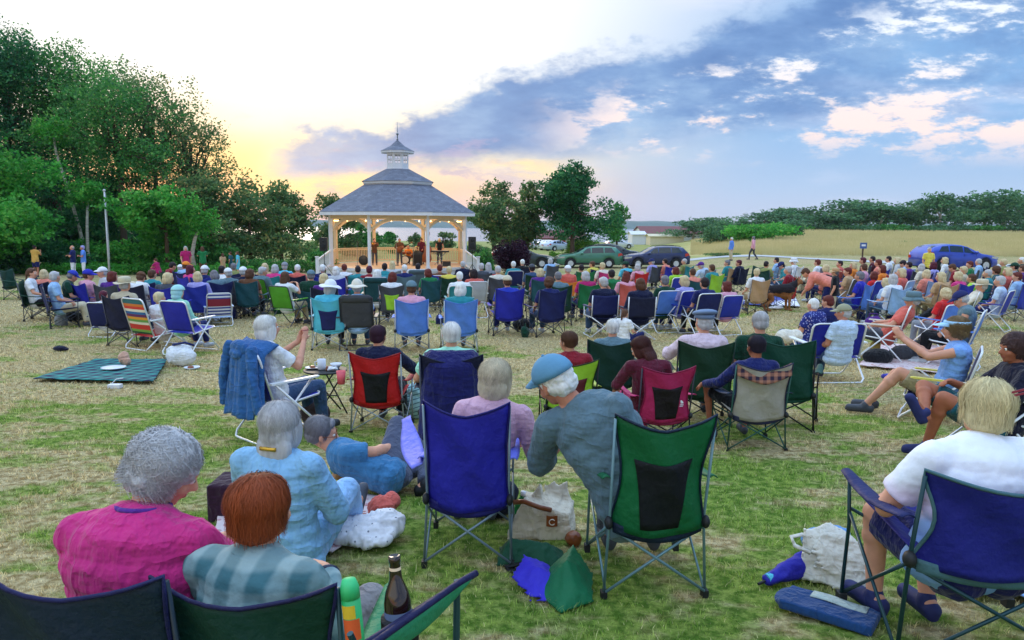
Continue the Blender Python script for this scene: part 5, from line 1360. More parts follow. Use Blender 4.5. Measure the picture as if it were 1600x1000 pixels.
MC = {}
def cached(key, fn):
    if key not in MC: MC[key] = fn()
    return MC[key]
PEOPLE = []
def person(pos, rz, pk, label, shirt='white', hair='hgrey', hs='short', trousers='denim', sleeve='short', skin='skin', hat=None, hatc='white', shoes='dgrey', b=1.0, fat=1.0,
           J=None, vox=None, tl='long', s=1.0, hands=None, hero=0, seed=0, headscale=1.0, group=None, dress=0, shirtmat=None, trmat=None, amp=.0045, group_=None):
    v = vox or .016; key = (pk, v, b, fat, headscale); J = J or POSES[pk]
    if hero: key = key + (label,)
    body = cached(('b',) + key, lambda: body_mesh(J, v, b, headscale, hands, fat))
    o = obj('person', body, None, skin); o.location = pos; o.rotation_euler = (0, 0, rz); o.scale = (s, s, s); tag(o, label, 'person', group)
    hm = head_matrix(J)
    if hat and hs in ('short', 'crew') and hat != 'visor': hs = 'under'
    if hs: obj('hair', hair_mesh(hs, hero, seed + 1), o, hair, hm @ Matrix.Scale(headscale, 4))
    if hat: obj('hat', hat_mesh(hat), o, hatc, hm @ Matrix.Scale(headscale * 1.04, 4))
    if shirt:
        q = obj('shirt' if not dress else 'dress', cached(('s', sleeve, dress) + key, lambda: shirt_mesh(J, v, sleeve, b, fat, dress, amp, seed)), o, shirt)
        if shirtmat: q.material_slots[0].link = 'OBJECT'; q.material_slots[0].material = MATS[shirtmat]
    if trousers:
        q = obj('trousers' if tl != 'short' else 'shorts', cached(('t', tl) + key, lambda: trousers_mesh(J, v, tl, b, fat, seed)), o, trousers)
    if shoes:
        for q in 'LR': obj('shoe', cached(('f', q) + key, lambda: shoe_mesh(J, q, v)), o, shoes)
    return o

# ------------------------------------------------------------------ chairs
CH = {}
def camp_parts(kind):
    """folding quad chair facing +Y. kinds: quad, panel (dark centre panel), wide (low back)"""
    out = []; W2 = .27; zs = .40; tb = .93 if kind != 'wide' else .80
    if kind == 'wide': W2 = .33; zs = .46
    yb = -.25; lean = .10
    def post(s, z): return Vector((s * (W2 + .01 * z), yb - lean * max(0, z - zs) / .5, z))
    def legm(pts, r=.0085): return MB().tube(pts, r, 8).mesh('leg', ['tube'])
    for s in (-1, 1):
        out.append(('leg', legm([(s * (W2 + .03), yb + .0, 0.01), post(s, zs), post(s, tb - .02)]), 't'))
        out.append(('leg', legm([(s * (W2 + .03), .27, 0.01), (s * (W2 + .02), .26, .36), (s * (W2 + .03), .27, .60)]), 't'))
    def br(a, b, r=.0075): out.append(('cross_brace', MB().tube([a, b], r, 8).mesh('cross_brace', ['tube']), 't'))
    F = lambda s, y, z: (s * (W2 + .02), y, z)
    for y in (yb - .012, .27):
        br(F(-1, y, .04), F(1, y + .008, zs - .03)); br(F(1, y - .006, .04), F(-1, y + .012, zs - .03))
    for s in (-1, 1):
        br(F(s, yb, .05), F(s, .27, zs - .04)); br(F(s, .262, .05), F(s, yb, zs - .04))
    ft = MB()
    for s in (-1, 1):
        for y in (yb, .27):
            q = MB(); q.box((s * (W2 + .028), y, .02), (.035, .045, .04)); out.append(('foot', q.mesh('foot', ['blacktrim'], False), None))
    # joints where the braces meet the seat
    j = MB()
    for s in (-1, 1): j.ell((s * W2, yb - .01, zs - .01), (.028, .028, .03)); 
    def backf(u, v):
        # u across, v from seat to top
        x = (u - .5) * 2; z = zs - .04 + (tb - zs + .04) * v
        sag = .075 * v ** 2 * (1 - abs(x) ** 1.4)
        pin = (1 - (.16 if kind != 'quad' else .07) * math.sin(PI * min(1, v * 1.05)) ** 1.3)
        p = post(1, z); y = p.y - .0 - (.055 * (1 - x * x) * (1 - .4 * v)) + .012 * math.sin(5 * x + 7 * v)
        return (x * p.x * (pin if abs(x) > 0 else 1), y, z - sag - (.035 * (1 - v) * (1 - x * x)))
    out.append(('backrest', MB().grid(backf, 18, 16, th=.004).mesh('backrest', ['nylon']), 'c'))
    if kind == 'panel':
        def pf(u, v):
            uu = .5 + (u - .5) * (.42 + .26 * v); p = Vector(backf(uu, .06 + .60 * v)); p.y -= .004; return p
        out.append(('centre_panel', MB().grid(pf, 10, 10, th=.003).mesh('centre_panel', ['nylon']), 'p'))
    # edge piping
    pts = [backf(0, i / 10) for i in range(11)] + [backf(i / 12, 1) for i in range(1, 12)] + [backf(1, 1 - i / 10) for i in range(11)]
    out.append(('piping', MB().tube([Vector(p) + V3(0, -.002, 0) for p in pts], .007, 6).mesh('piping', ['nylon']), 'e'))
    def seatf(u, v):
        x = (u - .5) * 2; y = yb + .02 + (.50) * v
        sag = .075 * (1 - x * x) * (1 - (2 * v - 1) ** 2 * .6)
        return (x * (W2 - .005), y, zs + .01 + .035 * v - sag)
    out.append(('seat', MB().grid(seatf, 14, 12, th=-.005).mesh('seat', ['nylon']), 'c'))
    out.append(('valance', MB().grid(lambda u, v: ((u - .5) * 2 * W2 * .96, yb - .012 - .02 * math.sin(PI * u), zs - .01 - .05 * v - .05 * (1 - (2 * u - 1) ** 2)), 12, 3, th=.003).mesh('valance', ['nylon']), 'e'))
    for s in (-1, 1):
        def af(u, v, s=s):
            a = post(s, .62); x = s * (W2 + .035) ; y = a.y + (.29 - a.y) * u
            return (x + (v - .5) * .075 * (.6 + .4 * math.sin(PI * u)) - 0, y, .62 - .02 * u - .03 * math.sin(PI * u) * (1 if s else 1) - .012 * (2 * v - 1) ** 2)
        out.append(('armrest', MB().grid(af, 10, 4, th=.005).mesh('armrest', ['nylon']), 'a'))
    out.append(('joint', j.mesh('joint', ['blacktrim']), None)) if False else None
    for s in (-1, 1): out.append(('joint', MB().ell((s * (W2 + .012), yb - .012, zs - .015), (.024, .03, .032)).mesh('joint', ['blacktrim']), None))
    return [o for o in out if o]
def beach_parts(kind):
    """tube framed lawn chair: beach (low) or lawn (normal height), facing +Y"""
    out = []; W2 = .27; low = kind.startswith('beach'); zs = .22 if low else .38; tb = .80 if low else .90
    a = V3(0, -.20, zs); b = V3(0, -.36 if low else -.36, tb)
    n = 8; arc = [(W2 * math.cos(t), math.sin(t)) for t in np.linspace(0, PI, n)]
    def bk(z): t = (z - a.z) / (b.z - a.z); return a.y + (b.y - a.y) * t
    pts = [(-W2, bk(zs - .03), zs - .03)] + [(-W2, bk(tb - .06), tb - .06), (-W2 + .015, bk(tb - .02), tb - .02), (-W2 + .06, bk(tb), tb), (W2 - .06, bk(tb), tb), (W2 - .015, bk(tb - .02), tb - .02), (W2, bk(tb - .06), tb - .06)] + [(W2, bk(zs - .03), zs - .03)]
    out.append(('back_frame', MB().tube(pts, .012, 8).mesh('back_frame', ['tube']), 't'))
    pts = [(-W2, -.22, zs - .02), (-W2, .28, zs + .04), (-W2 + .05, .32, zs + .045), (W2 - .05, .32, zs + .045), (W2, .28, zs + .04), (W2, -.22, zs - .02)]
    out.append(('seat_frame', MB().tube(pts, .011, 8).mesh('seat_frame', ['tube']), 't'))
    for y0, y1 in ((-.28, .20), (.30, -.22)):
        sg = 1 if y0 < 0 else -1; w = W2 + .022 * (1 if y0 < 0 else 1.7)
        pts = [(-w, y1, .60 if not low else .46), (-w, y0 - .02 * sg, .06), (-w + .03, y0 - .05 * sg, .012), (-w + .09, y0 - .06 * sg, .012), (w - .09, y0 - .06 * sg, .012), (w - .03, y0 - .05 * sg, .012), (w, y0 - .02 * sg, .06), (w, y1, .60 if not low else .46)]
        out.append(('leg', MB().tube(pts, .0115, 8).mesh('leg', ['tube']), 't'))
    def bf(u, v):
        x = (u - .5) * 2; z = zs + .02 + (tb - .03 - zs) * v; return (x * (W2 - .008), bk(z) - .03 * (1 - x * x) * math.sin(PI * v) , z)
    out.append(('backrest', MB().grid(bf, 10, 14, th=.004, mfn=None).mesh('backrest', ['stripes' if 'stripe' in kind else 'nylon']), 'c'))
    out.append(('seat', MB().grid(lambda u, v: ((u - .5) * 2 * (W2 - .006), -.2 + .5 * v, zs - .02 + .06 * v - .04 * (1 - (2 * u - 1) ** 2) * math.sin(PI * v)), 10, 10, th=-.004).mesh('seat', ['nylon']), 'c'))
    for s in (-1, 1):
        m = MB(); m.beam((s * (W2 + .035), -.26, .60 if not low else .47), (s * (W2 + .035), .24, .61 if not low else .48), .05, .018); m.ell((s * (W2 + .035), .24, .61 if not low else .48), (.026, .03, .012)); out.append(('armrest', m.mesh('armrest', ['plastic'], False), 'a'))
    return out
def cross_parts():
    """director style chair, bright crossed tubes at the back"""
    out = []; W2 = .27
    for s in (-1, 1):
        out.append(('leg', MB().tube([(s * W2, -.24, .42), (s * W2, -.30, .86)], .012, 8).mesh('leg', ['tube']), 't'))
        out.append(('leg', MB().tube([(s * W2, -.24, .42), (-s * W2, -.25 - .012 * s, .03)], .012, 8).mesh('leg', ['tube']), 't'))
        out.append(('leg', MB().tube([(s * W2, .24, .42), (-s * W2, .25 + .012 * s, .03)], .012, 8).mesh('leg', ['tube']), 't'))
        out.append(('foot_bar', MB().tube([(s * W2, -.30, .035), (s * W2, -.25, .014), (s * W2, .26, .014), (s * W2, .30, .035)], .012, 8).mesh('foot_bar', ['tube']), 't'))
        out.append(('side_tube', MB().tube([(s * (W2 + .01), -.24, .42), (s * (W2 + .01), .24, .42), (s * (W2 + .01), .26, .60)], .011, 8).mesh('side_tube', ['tube']), 't'))
        m = MB(); m.beam((s * (W2 + .02), -.26, .62), (s * (W2 + .02), .26, .62), .055, .02); out.append(('armrest', m.mesh('armrest', ['plastic'], False), 'a'))
    out.append(('backrest', MB().grid(lambda u, v: ((u - .5) * 2 * W2, -.245 - .06 * v - .03 * (1 - (2 * u - 1) ** 2), .46 + .41 * v - .02 * v * (1 - (2 * u - 1) ** 2)), 12, 10, th=.005).mesh('backrest', ['nylon']), 'c'))
    out.append(('seat', MB().grid(lambda u, v: ((u - .5) * 2 * W2, -.24 + .49 * v, .43 - .05 * (1 - (2 * u - 1) ** 2)), 12, 8, th=-.005).mesh('seat', ['nylon']), 'c'))
    return out
def recliner_parts():
    out = []; W2 = .29
    out.append(('back_frame', MB().tube([(-W2, -.18, .40), (-W2, -.42, .98), (-W2 + .06, -.45, 1.03), (W2 - .06, -.45, 1.03), (W2, -.42, .98), (W2, -.18, .40)], .012, 8).mesh('back_frame', ['tube']), 't'))
    out.append(('backrest', MB().grid(lambda u, v: ((u - .5) * 2 * (W2 - .01), -.18 - .26 * v - .03 * (1 - (2 * u - 1) ** 2), .42 + .59 * v), 10, 12, th=.006).mesh('backrest', ['nylon']), 'c'))
    out.append(('head_pad', MB().grid(lambda u, v: ((u - .5) * 2 * (W2 - .02), -.40 - .06 * v - .03 * (1 - (2 * u - 1) ** 2) - .02 * math.sin(PI * v), .90 + .12 * v), 10, 5, th=.03).mesh('head_pad', ['nylon']), 'c'))
    out.append(('seat', MB().grid(lambda u, v: ((u - .5) * 2 * (W2 - .01), -.18 + .5 * v, .42 + .05 * v - .05 * (1 - (2 * u - 1) ** 2)), 10, 8, th=-.006).mesh('seat', ['nylon']), 'c'))
    for s in (-1, 1):
        out.append(('leg', MB().tube([(s * (W2 + .03), -.30, .014), (s * (W2 + .03), .24, .60)], .011, 8).mesh('leg', ['tube']), 't'))
        out.append(('leg', MB().tube([(s * (W2 + .045), .32, .014), (s * (W2 + .045), -.22, .60)], .011, 8).mesh('leg', ['tube']), 't'))
        m = MB(); m.beam((s * (W2 + .045), -.30, .62), (s * (W2 + .045), .26, .62), .06, .025); out.append(('armrest', m.mesh('armrest', ['plastic'], False), 'a'))
    for y in (-.30, .32): out.append(('ground_bar', MB().tube([(-W2 - .04, y, .014), (W2 + .04, y, .014)], .011, 8).mesh('ground_bar', ['tube']), 't'))
    return out
def stripes_mat():
    m, nt, b = newmat('stripes'); P = coords(nt, 'Object'); sp = nt.nodes.new('ShaderNodeSeparateXYZ'); nt.links.new(P, sp.inputs[0])
    f = mth(nt, 'MULTIPLY_ADD', sp.outputs[2], 1.75, -.4)
    cs = ['2f6a4c', '7cae4a', 'd43a2c', 'd43a2c', 'e8e0c8', '6aa04a', 'e8a030', '6a2c5a', '2f6aa0', 'e8e0c8', 'd43a2c', 'd8782c', '2f6a6c', '2f6a6c']
    c = ramp(nt, f, [(i / len(cs), H(q)) for i, q in enumerate(cs)], 'CONSTANT'); nt.links.new(c, b.inputs['Base Color']); b.inputs['Roughness'].default_value = .8
    m, nt, b = newmat('stripes_blue'); P = coords(nt, 'Object'); sp = nt.nodes.new('ShaderNodeSeparateXYZ'); nt.links.new(P, sp.inputs[0])
    w = mth(nt, 'FRACT', mth(nt, 'MULTIPLY', sp.outputs[2], 13)); c = mixc(nt, mth(nt, 'GREATER_THAN', w, .5), H('e6e8f0'), H('3a4a9a'))
    red = mth(nt, 'MULTIPLY', mth(nt, 'GREATER_THAN', sp.outputs[2], .48), mth(nt, 'LESS_THAN', sp.outputs[2], .66)); c = mixc(nt, red, c, H('8c2436'))
    nt.links.new(c, b.inputs['Base Color']); b.inputs['Roughness'].default_value = .8
    m, nt, b = newmat('stripes_maroon'); P = coords(nt, 'Object'); sp = nt.nodes.new('ShaderNodeSeparateXYZ'); nt.links.new(P, sp.inputs[0])
    w = mth(nt, 'FRACT', mth(nt, 'MULTIPLY', sp.outputs[2], 11)); c = mixc(nt, mth(nt, 'GREATER_THAN', w, .78), H('7c3a40'), H('c8a8a8'))
    nt.links.new(c, b.inputs['Base Color']); b.inputs['Roughness'].default_value = .8
    for nm, bg_, cols_, sc in (('floral_navy', '1c2878', ('8c9ad8', 'c8b8d0'), 26), ('floral_green', '5f9a58', ('e8a04a', '3a6aa0'), 16), ('floral_pink', 'd8c4c4', ('b88a90', 'a4503c'), 14), ('white_dots', 'e6e6ea', ('505868', '505868'), 22)):
        m, nt, b = newmat(nm); P = coords(nt, 'Object'); vo = nt.nodes.new('ShaderNodeTexVoronoi'); vo.inputs['Scale'].default_value = sc; nt.links.new(P, vo.inputs['Vector'])
        k = mth(nt, 'LESS_THAN', vo.outputs['Distance'], .34 if nm != 'white_dots' else .14)
        c2 = mixc(nt, mth(nt, 'GREATER_THAN', noise_n(nt, 7, 2, P), .52), H(cols_[0]), H(cols_[1])); c = mixc(nt, mth(nt, 'MULTIPLY', k, .85), H(bg_), c2)
        c = vary(nt, c, noise_n(nt, 6, 4, P), .82, 1.1); nt.links.new(c, b.inputs['Base Color']); b.inputs['Roughness'].default_value = .9; bump(nt, b, noise_n(nt, 18, 5, P), .008)
    for nm, ca, cb, sc in (('plaid_teal', '3f6c74', '9ab0b0', 9), ('plaid_dark', '121c44', '2f8c84', 5), ('plaid_warm', '2c2038', 'b07860', 14)):
        m, nt, b = newmat(nm); P = coords(nt, 'Object', rot=(0, 0, .2)); sp = nt.nodes.new('ShaderNodeSeparateXYZ'); nt.links.new(P, sp.inputs[0])
        wx_ = mth(nt, 'PINGPONG', mth(nt, 'MULTIPLY', sp.outputs[0], sc), .5); wz_ = mth(nt, 'PINGPONG', mth(nt, 'MULTIPLY', sp.outputs[2] if nm != 'plaid_dark' else sp.outputs[1], sc), .5)
        f = mth(nt, 'ADD', sstep(nt, wx_, .18, .34), sstep(nt, wz_, .18, .34)); c = mixc(nt, mth(nt, 'MULTIPLY', f, .5), H(ca), H(cb))
        c = vary(nt, c, noise_n(nt, 8, 4, P), .8, 1.12); nt.links.new(c, b.inputs['Base Color']); b.inputs['Roughness'].default_value = .92; bump(nt, b, noise_n(nt, 22, 5, P), .006)
    m, nt, b = newmat('tiedye'); P = coords(nt, 'Object'); sp = nt.nodes.new('ShaderNodeSeparateXYZ'); nt.links.new(P, sp.inputs[0])
    z = mth(nt, 'ADD', sp.outputs[2], mth(nt, 'MULTIPLY', noise_n(nt, 30, 3, coords(nt, 'Object', (1, 1, .15))), .04))
    c = ramp(nt, z, [(.40, H('7aa2dc')), (.62, H('9ab8e8')), (.68, H('dccbe8')), (.74, H('e8d8ec')), (.80, H('f0f2fa'))]); nt.links.new(c, b.inputs['Base Color']); b.inputs['Roughness'].default_value = .9; bump(nt, b, noise_n(nt, 14, 5, P), .006)
stripes_mat()
def chair(kind, pos, rz, label, c='navy', t='lgrey', a=None, p='black', e=None, s=1.0, name='camp_chair', group=None, backmat=None, sx=1.0):
    mk = kind.split(':')[0]
    if mk not in CH: CH[mk] = camp_parts(mk) if mk in ('quad', 'panel', 'wide') else (beach_parts(mk) if mk.startswith(('beach', 'lawn')) else (cross_parts() if mk == 'cross' else recliner_parts()))
    r = empty(name, pos, rz, s); r.scale = (s * sx, s, s); tag(r, label, 'chair', group)
    cm = {'c': C(c), 't': C(t), 'a': C(a or c), 'p': C(p), 'e': C(e or c), None: (1, 1, 1, 1)}
    for n_, me, k in CH[mk]:
        o = obj(n_, me, r, cm[k])
        if backmat and n_ in ('backrest',) : o.material_slots[0].link = 'OBJECT'; o.material_slots[0].material = MATS[backmat]
    return r
# ------------------------------------------------------------------ the crowd on the lawn
STAGE = Vector((-6.6, 46, 0))
def face(p, off=0):
    d = STAGE - p; return math.atan2(-d.x, d.y) + R(off)
def topz(pk, s, hat):
    J = POSES[pk]; return (J['head'].z + .12) * s + (.04 if hat else 0)
CCN = dict(navy='navy', dnavy='dark navy', blue='blue', royal='bright blue', teal='teal', dteal='dark teal', green='green', dgreen='dark green', lime='lime', grass='grass green', red='red', maroon='maroon',
           grey='grey', dgrey='dark grey', slate='slate blue', sky='sky blue', cyan='cyan', orange='orange', olive='olive', black='black', lgrey='light grey', tan='tan', magenta='magenta', lblue='light blue', white='white', purple='purple')
KN = dict(quad='camp chair', panel='camp chair', wide='camp chair', beach='beach chair', lawn='lawn chair', cross='folding chair', recliner='recliner')
SM = {}
def row(px, py, pk, hs, hair, shirt, who, ch=None, cc='navy', tc='dgrey', hat=None, hatc='white', sl='short', tr='denim', skin='skin', off=0, s=1.08, tl='long', d=None, b=1.0, fat=1.05, cs=1.0, dress=0, group='seated concert audience', p='black', grp=None, yo=0.0):
    if d is None: pos = G(px, py, topz(pk, s, hat), tmax=37)
    else: pos = at_px(px, d)
    # the head is not over the origin of every pose: shift so that it stands where the photo has it
    rz = face(pos, off); hd = POSES[pk]['head'] * s; pos = pos - Vector((math.cos(rz) * hd.x - math.sin(rz) * hd.y, math.sin(rz) * hd.x + math.cos(rz) * hd.y, 0)); pos.z = g(pos.x, pos.y)
    if tr == 'denim': tr = random.choice(['denim', 'denim', 'khaki', 'dgrey', 'navy', 'beige', 'grey', 'black'])
    pr = person(pos, rz, pk, who, shirt, hair, hs, tr, sl, skin, hat, hatc, shoes='dgrey' if random.random() < .6 else 'lgrey', s=s, vox=.02, tl=tl, b=b, fat=fat, group=group, dress=dress, shirtmat=SM.get(who))
    if ch:
        cr = chair(ch, pos, rz, '%s %s of the %s' % (CCN.get(cc, 'pale'), KN[ch.split(':')[0]], who), cc, tc, s=s * cs, name={'beach': 'beach_chair', 'lawn': 'lawn_chair', 'cross': 'folding_chair', 'recliner': 'recliner_chair'}.get(ch, 'camp_chair'), group='chairs of the audience', p=p)
        if random.random() < .26:      # a bag on the grass beside the chair
            sd_ = random.choice((-1, 1)); bc = random.choice(['black', 'navy', 'dred', 'tan', 'dgreen', 'cream', 'purple', 'blue', 'grey'])
            q = pos + Vector((math.cos(rz) * sd_ * .48, math.sin(rz) * sd_ * .48 - .1, 0)); q.z = g(q.x, q.y)
            bo = empty('shoulder_bag', q, random.uniform(0, 3), random.uniform(.8, 1.15)); tag(bo, '%s bag beside the %s' % ({'dred': 'red', 'dgreen': 'green'}.get(bc, bc), who), 'bag', 'bags beside the chairs')
            obj('shell', cached(('bag', len(who) % 3), lambda: bagmesh(len(who) % 3)), bo, bc); obj('handle', cached(('bagh',), lambda: MB().tube([(-.1, 0, .2), (-.08, 0, .32), (.08, 0, .32), (.1, 0, .2)], .012, 6).mesh('handle', ['cloth'])), bo, bc)
    return pr
def bagmesh(k):
    b_ = MB(); b_.ell((0, 0, .12), (.17, .10, .13)); b_.ell((.05 - .05 * k, .02, .18), (.11, .08, .09)); b_.box((0, 0, .08), (.26, .14, .15)); me = remesh(b_, .02, 2, 'shell', ('cloth',)); displace(me, .014, 7, k); return me
SM['white haired woman in navy floral dress sitting on the grass'] = 'floral_navy'
SM['person in faded plaid shirt left of the man in denim'] = 'plaid_teal'
# --- left group by the flagpole
row(50, 419, 'cross_leg', 'pony', 'hbrown', 'white', 'ponytailed woman in white and orange top at far left', 'quad', 'dgreen', off=-60)
row(86, 424, 'sit_left', 'short', 'hgrey', 'lblue', 'man in pale blue shirt behind the empty navy chair', 'quad', 'navy', off=-50)
row(113, 421, 'sit_down', 'short', 'hdgrey', 'dgreen', 'man in blue cap and dark green shirt bowed forward', 'quad', 'dgreen', hat='cap', hatc='blue', off=-50)
row(138, 419, 'sit_right', 'short', 'hbrown', 'pink', 'woman in blue cap and pale pink top', 'quad', 'royal', hat='cap', hatc='royal', off=-20)
row(158, 419, 'sit', 'short', 'hgrey', 'lgrey', 'man in white cap turned toward the camera', 'quad', 'grey', hat='cap', hatc='white', off=140, d=19)
row(159, 436, 'low', 'short', 'maroon', 'white', 'child with maroon hair in front of the white capped man', 'beach', 'navy', 'white', s=.92, d=15.5)
row(195, 431, 'sit', 'short', 'hgrey', 'beige', 'person under a wide straw hat near the flagpole', 'quad', 'dnavy', hat='straw', hatc='beige', off=-10)
row(220, 423, 'sit_down', 'short', 'hbrown', 'white', 'man in brown hat and white shirt near the flagpole', 'quad', 'dnavy', hat='cap', hatc='brown', off=-5, b=1.1)
row(263, 426, 'sit_right', 'bob', 'hblond', 'dgrey', 'beige haired woman in dark jacket right of the flagpole', 'quad', 'royal', sl='long')
row(270, 410, 'sit_down', 'short', 'hdark', 'dred', 'dark haired person in dark red fleece at left', 'quad', 'dgreen', sl='long', off=-40)
row(282, 412, 'sit', 'short', 'hgrey', 'royal', 'child in white cap and bright blue shirt', 'quad', 'blue', hat='cap', hatc='white', s=.95)
row(291, 407, 'sit_right', 'short', 'hbrown', 'lblue', 'person in orange cap and light blue shirt', 'quad', 'navy', hat='cap', hatc='orange')
row(298, 414, 'cross_leg', 'long', 'maroon', 'hot', 'maroon haired woman in hot pink shirt', 'quad', 'royal', b=1.05, off=-30)
row(320, 413, 'sit', 'short', 'hgrey', 'navy', 'man in white cap and navy shirt with blue chair', 'quad', 'blue', hat='cap', hatc='white')
row(334, 423, 'sit_down', 'bob', 'hdgrey', 'slate', 'grey haired woman in slate shirt turned left', 'quad', 'navy', off=50)
row(347, 415, 'sit', 'short', 'hdark', 'white', 'dark haired man with white towel round his shoulders', 'quad', 'olive', b=1.1)
row(356, 417, 'sit_left', 'short', 'hgrey', 'slate', 'man in white cap behind the towel man', 'quad', 'dgrey', hat='cap', hatc='white')
row(380, 415, 'sit', 'short', 'hgrey', 'dnavy', 'white capped person left of the green chairs', 'quad', 'dteal', hat='cap', hatc='white')
row(391, 420, 'sit_right', 'bob', 'hbrown', 'brown', 'brown haired woman just left of the green chairs', 'quad', 'dteal')
row(411, 417, 'sit_right', 'short', 'hgrey', 'slate', 'grey haired man in the left green chair', 'lawn', 'grass', 'dgrey', off=-20, b=1.1)
row(414, 411, 'sit', 'bob', 'hblond', 'tan', 'blond woman half hidden behind the left green chair', 'quad', 'navy')
row(446, 424, 'arms_up', 'long', 'hbrown', 'white', 'woman in white in the right green chair', 'lawn', 'grass', 'dgrey', off=-25)
row(445, 408, 'sit', 'short', 'hgrey', 'cyan', 'man in grey cap and cyan shirt', 'quad', 'royal', hat='cap', hatc='grey')
row(465, 413, 'sit', 'crew', 'hwhite', 'coral', 'white haired man in coral shirt and tall navy chair', 'quad', 'dnavy')
row(486, 420, 'sit', 'short', 'hdgrey', 'dgreen', 'broad man in grey cap and dark green jacket', 'wide', 'dteal', hat='cap', hatc='slate', sl='long', b=1.25)
row(504, 413, 'sit', 'short', 'hwhite', 'navy', 'white haired person in navy left of the gazebo steps', 'quad', 'blue')
row(525, 416, 'sit', 'bob', 'hwhite', 'lgrey', 'white haired woman in light grey top', 'quad', 'royal', b=1.12)
row(538, 412, 'sit', 'crew', 'hauburn', 'white', 'red necked bald man in white with maroon chair', 'quad', 'maroon', skin='skin2')
# --- centre
row(516, 440, 'sit_right', 'bob', 'hgrey', 'cyan', 'person in white sun hat and pale cyan shirt', 'panel', 'cyan', 'lgrey', hat='sunhat', hatc='white', p='navy', d=13.8)
row(557, 430, 'sit', 'short', 'hgrey', 'lblue', 'person in white sun hat in the grey recliner', 'recliner', 'dgrey', 'dgrey', hat='sunhat', hatc='cream', d=13.8, cs=.95)
row(590, 421, 'sit_right', 'bob', 'hwhite', 'white', 'white haired woman in white with tall teal chair', 'recliner', 'dteal', 'lgrey')
row(577, 415, 'sit', 'short', 'maroon', 'dred', 'maroon haired person with teal chair below the gazebo', 'quad', 'teal')
row(601, 411, 'sit', 'short', 'hdark', 'teal', 'dark haired person with cyan chair below the gazebo', 'quad', 'cyan')
row(613, 408, 'sit', 'long', 'hblond', 'lgrey', 'long blond haired woman below the gazebo', 'quad', 'grey')
row(614, 425, 'sit_right', 'bob', 'hauburn', 'white', 'auburn haired woman in white with black and lime chair', 'panel', 'dgrey', 'dgrey', p='lime')
row(653, 411, 'sit', 'crew', 'hdark', 'lgrey', 'dark haired man in the star print slate chair', 'recliner', 'slate', 'lgrey')
row(687, 413, 'sit', 'crew', 'hauburn', 'brown', 'reddish haired man with a mid blue chair', 'quad', 'blue', 'grey')
row(723, 408, 'sit', 'short', 'hgrey', 'dnavy', 'grey haired person by the gazebo steps', 'wide', 'dnavy')
row(718, 424, 'sit', 'crew', 'hwhite', 'white', 'white haired man in white in the teal beach chair', 'lawn', 'teal', 'white', b=1.1)
row(642, 449, 'sit', 'short', 'hbrown', 'pink', 'man in faded blue cap and pink shirt', 'quad', 'sky', 'lgrey', hat='cap', hatc='slate', d=13.6)
row(720, 449, 'sit_right', 'bob', 'hwhite', 'teal', 'white haired woman in teal top', 'quad', 'sky', 'lgrey', d=13.6)
row(752, 411, 'sit', 'short', 'hgrey', 'dgrey', 'grey haired man left of the red crossed leg chair', 'quad', 'dgrey', 'grey')
row(763, 410, 'sit', 'long', 'hgrey', 'grey', 'long grey haired woman in the red chair', 'cross', 'red', 'lgrey')
row(802, 408, 'sit', 'crew', 'hwhite', 'teal', 'white haired man in teal shirt beside the purple bush', 'lawn', 'navy', 'lgrey', b=1.15)
row(816, 405, 'sit', 'crew', 'hwhite', 'black', 'white haired man in black shirt beside the purple bush', 'quad', 'dnavy')
row(792, 434, 'sit', 'crew', 'hbrown', 'blue', 'man in tan cap in the big royal blue chair', 'quad', 'royal', 'dgrey', hat='cap', hatc='beige', b=1.15, cs=1.05, d=16.2)
row(831, 411, 'sit', 'short', 'hdark', 'denim', 'man in dark cap and denim shirt', 'quad', 'dgreen', hat='cap', hatc='dgrey')
row(858, 431, 'sit_right', 'curly', 'hbrown', 'navy', 'curly brown haired woman in the spread out navy chair', 'quad', 'navy', 'dgrey', off=8, cs=1.05, d=16)
row(860, 403, 'sit_right', 'bob', 'hgrey', 'lblue', 'woman in pale blue before the green car bonnet', 'quad', 'dgrey')
row(887, 413, 'sit', 'short', 'hgrey', 'coral', 'person in white cap and coral shirt with orange draped chair', 'wide', 'orange', hat='cap', hatc='white')
row(908, 413, 'sit', 'crew', 'hdark', 'dgreen', 'dark haired person hidden by a tall green chair', 'quad', 'green', cs=1.1)
row(914, 424, 'sit_left', 'bob', 'hgrey', 'magenta', 'grey haired woman in magenta behind the broad navy shirt man', 'quad', 'green')
row(942, 421, 'head_hand', 'short', 'hgrey', 'dnavy', 'broad grey haired man in dark navy shirt with black bag', 'cross', 'navy', 'white', b=1.3, off=-5, d=16, fat=1.15)
row(941, 410, 'sit', 'short', 'hblond', 'cream', 'pale blond person before the green car wheel', 'quad', 'hot')
row(955, 421, 'sit', 'short', 'hdark', 'green', 'dark haired person with emerald chair right of the broad man', 'quad', 'green')
row(977, 407, 'sit_left', 'short', 'hdark', 'cyan', 'person in dark green cap and cyan shirt', 'quad', 'black', hat='cap', hatc='dgreen')
row(979, 424, 'sit_right', 'long', 'hauburn', 'pink', 'long auburn haired woman in pink top', 'quad', 'coral')
row(1000, 426, 'head_hand', 'bob', 'hbrown', 'dnavy', 'brown haired person in black top with white crossed chair', 'cross', 'dnavy', 'white', b=1.15, off=-10, d=15.6, sl='long')
row(978, 444, 'ground', 'pony', 'hbrown', 'white', 'small girl in white shirt sitting between two crossed chairs', None, off=-60, s=.8, d=14.8)
row(1018, 403, 'sit_left', 'short', 'hgrey', 'lav', 'man in navy cap and lavender shirt', 'quad', 'dgrey', hat='cap', hatc='navy')
row(1039, 404, 'sit', 'crew', 'hdark', 'salmon', 'man in peach shirt before the navy car door', 'quad', 'royal')
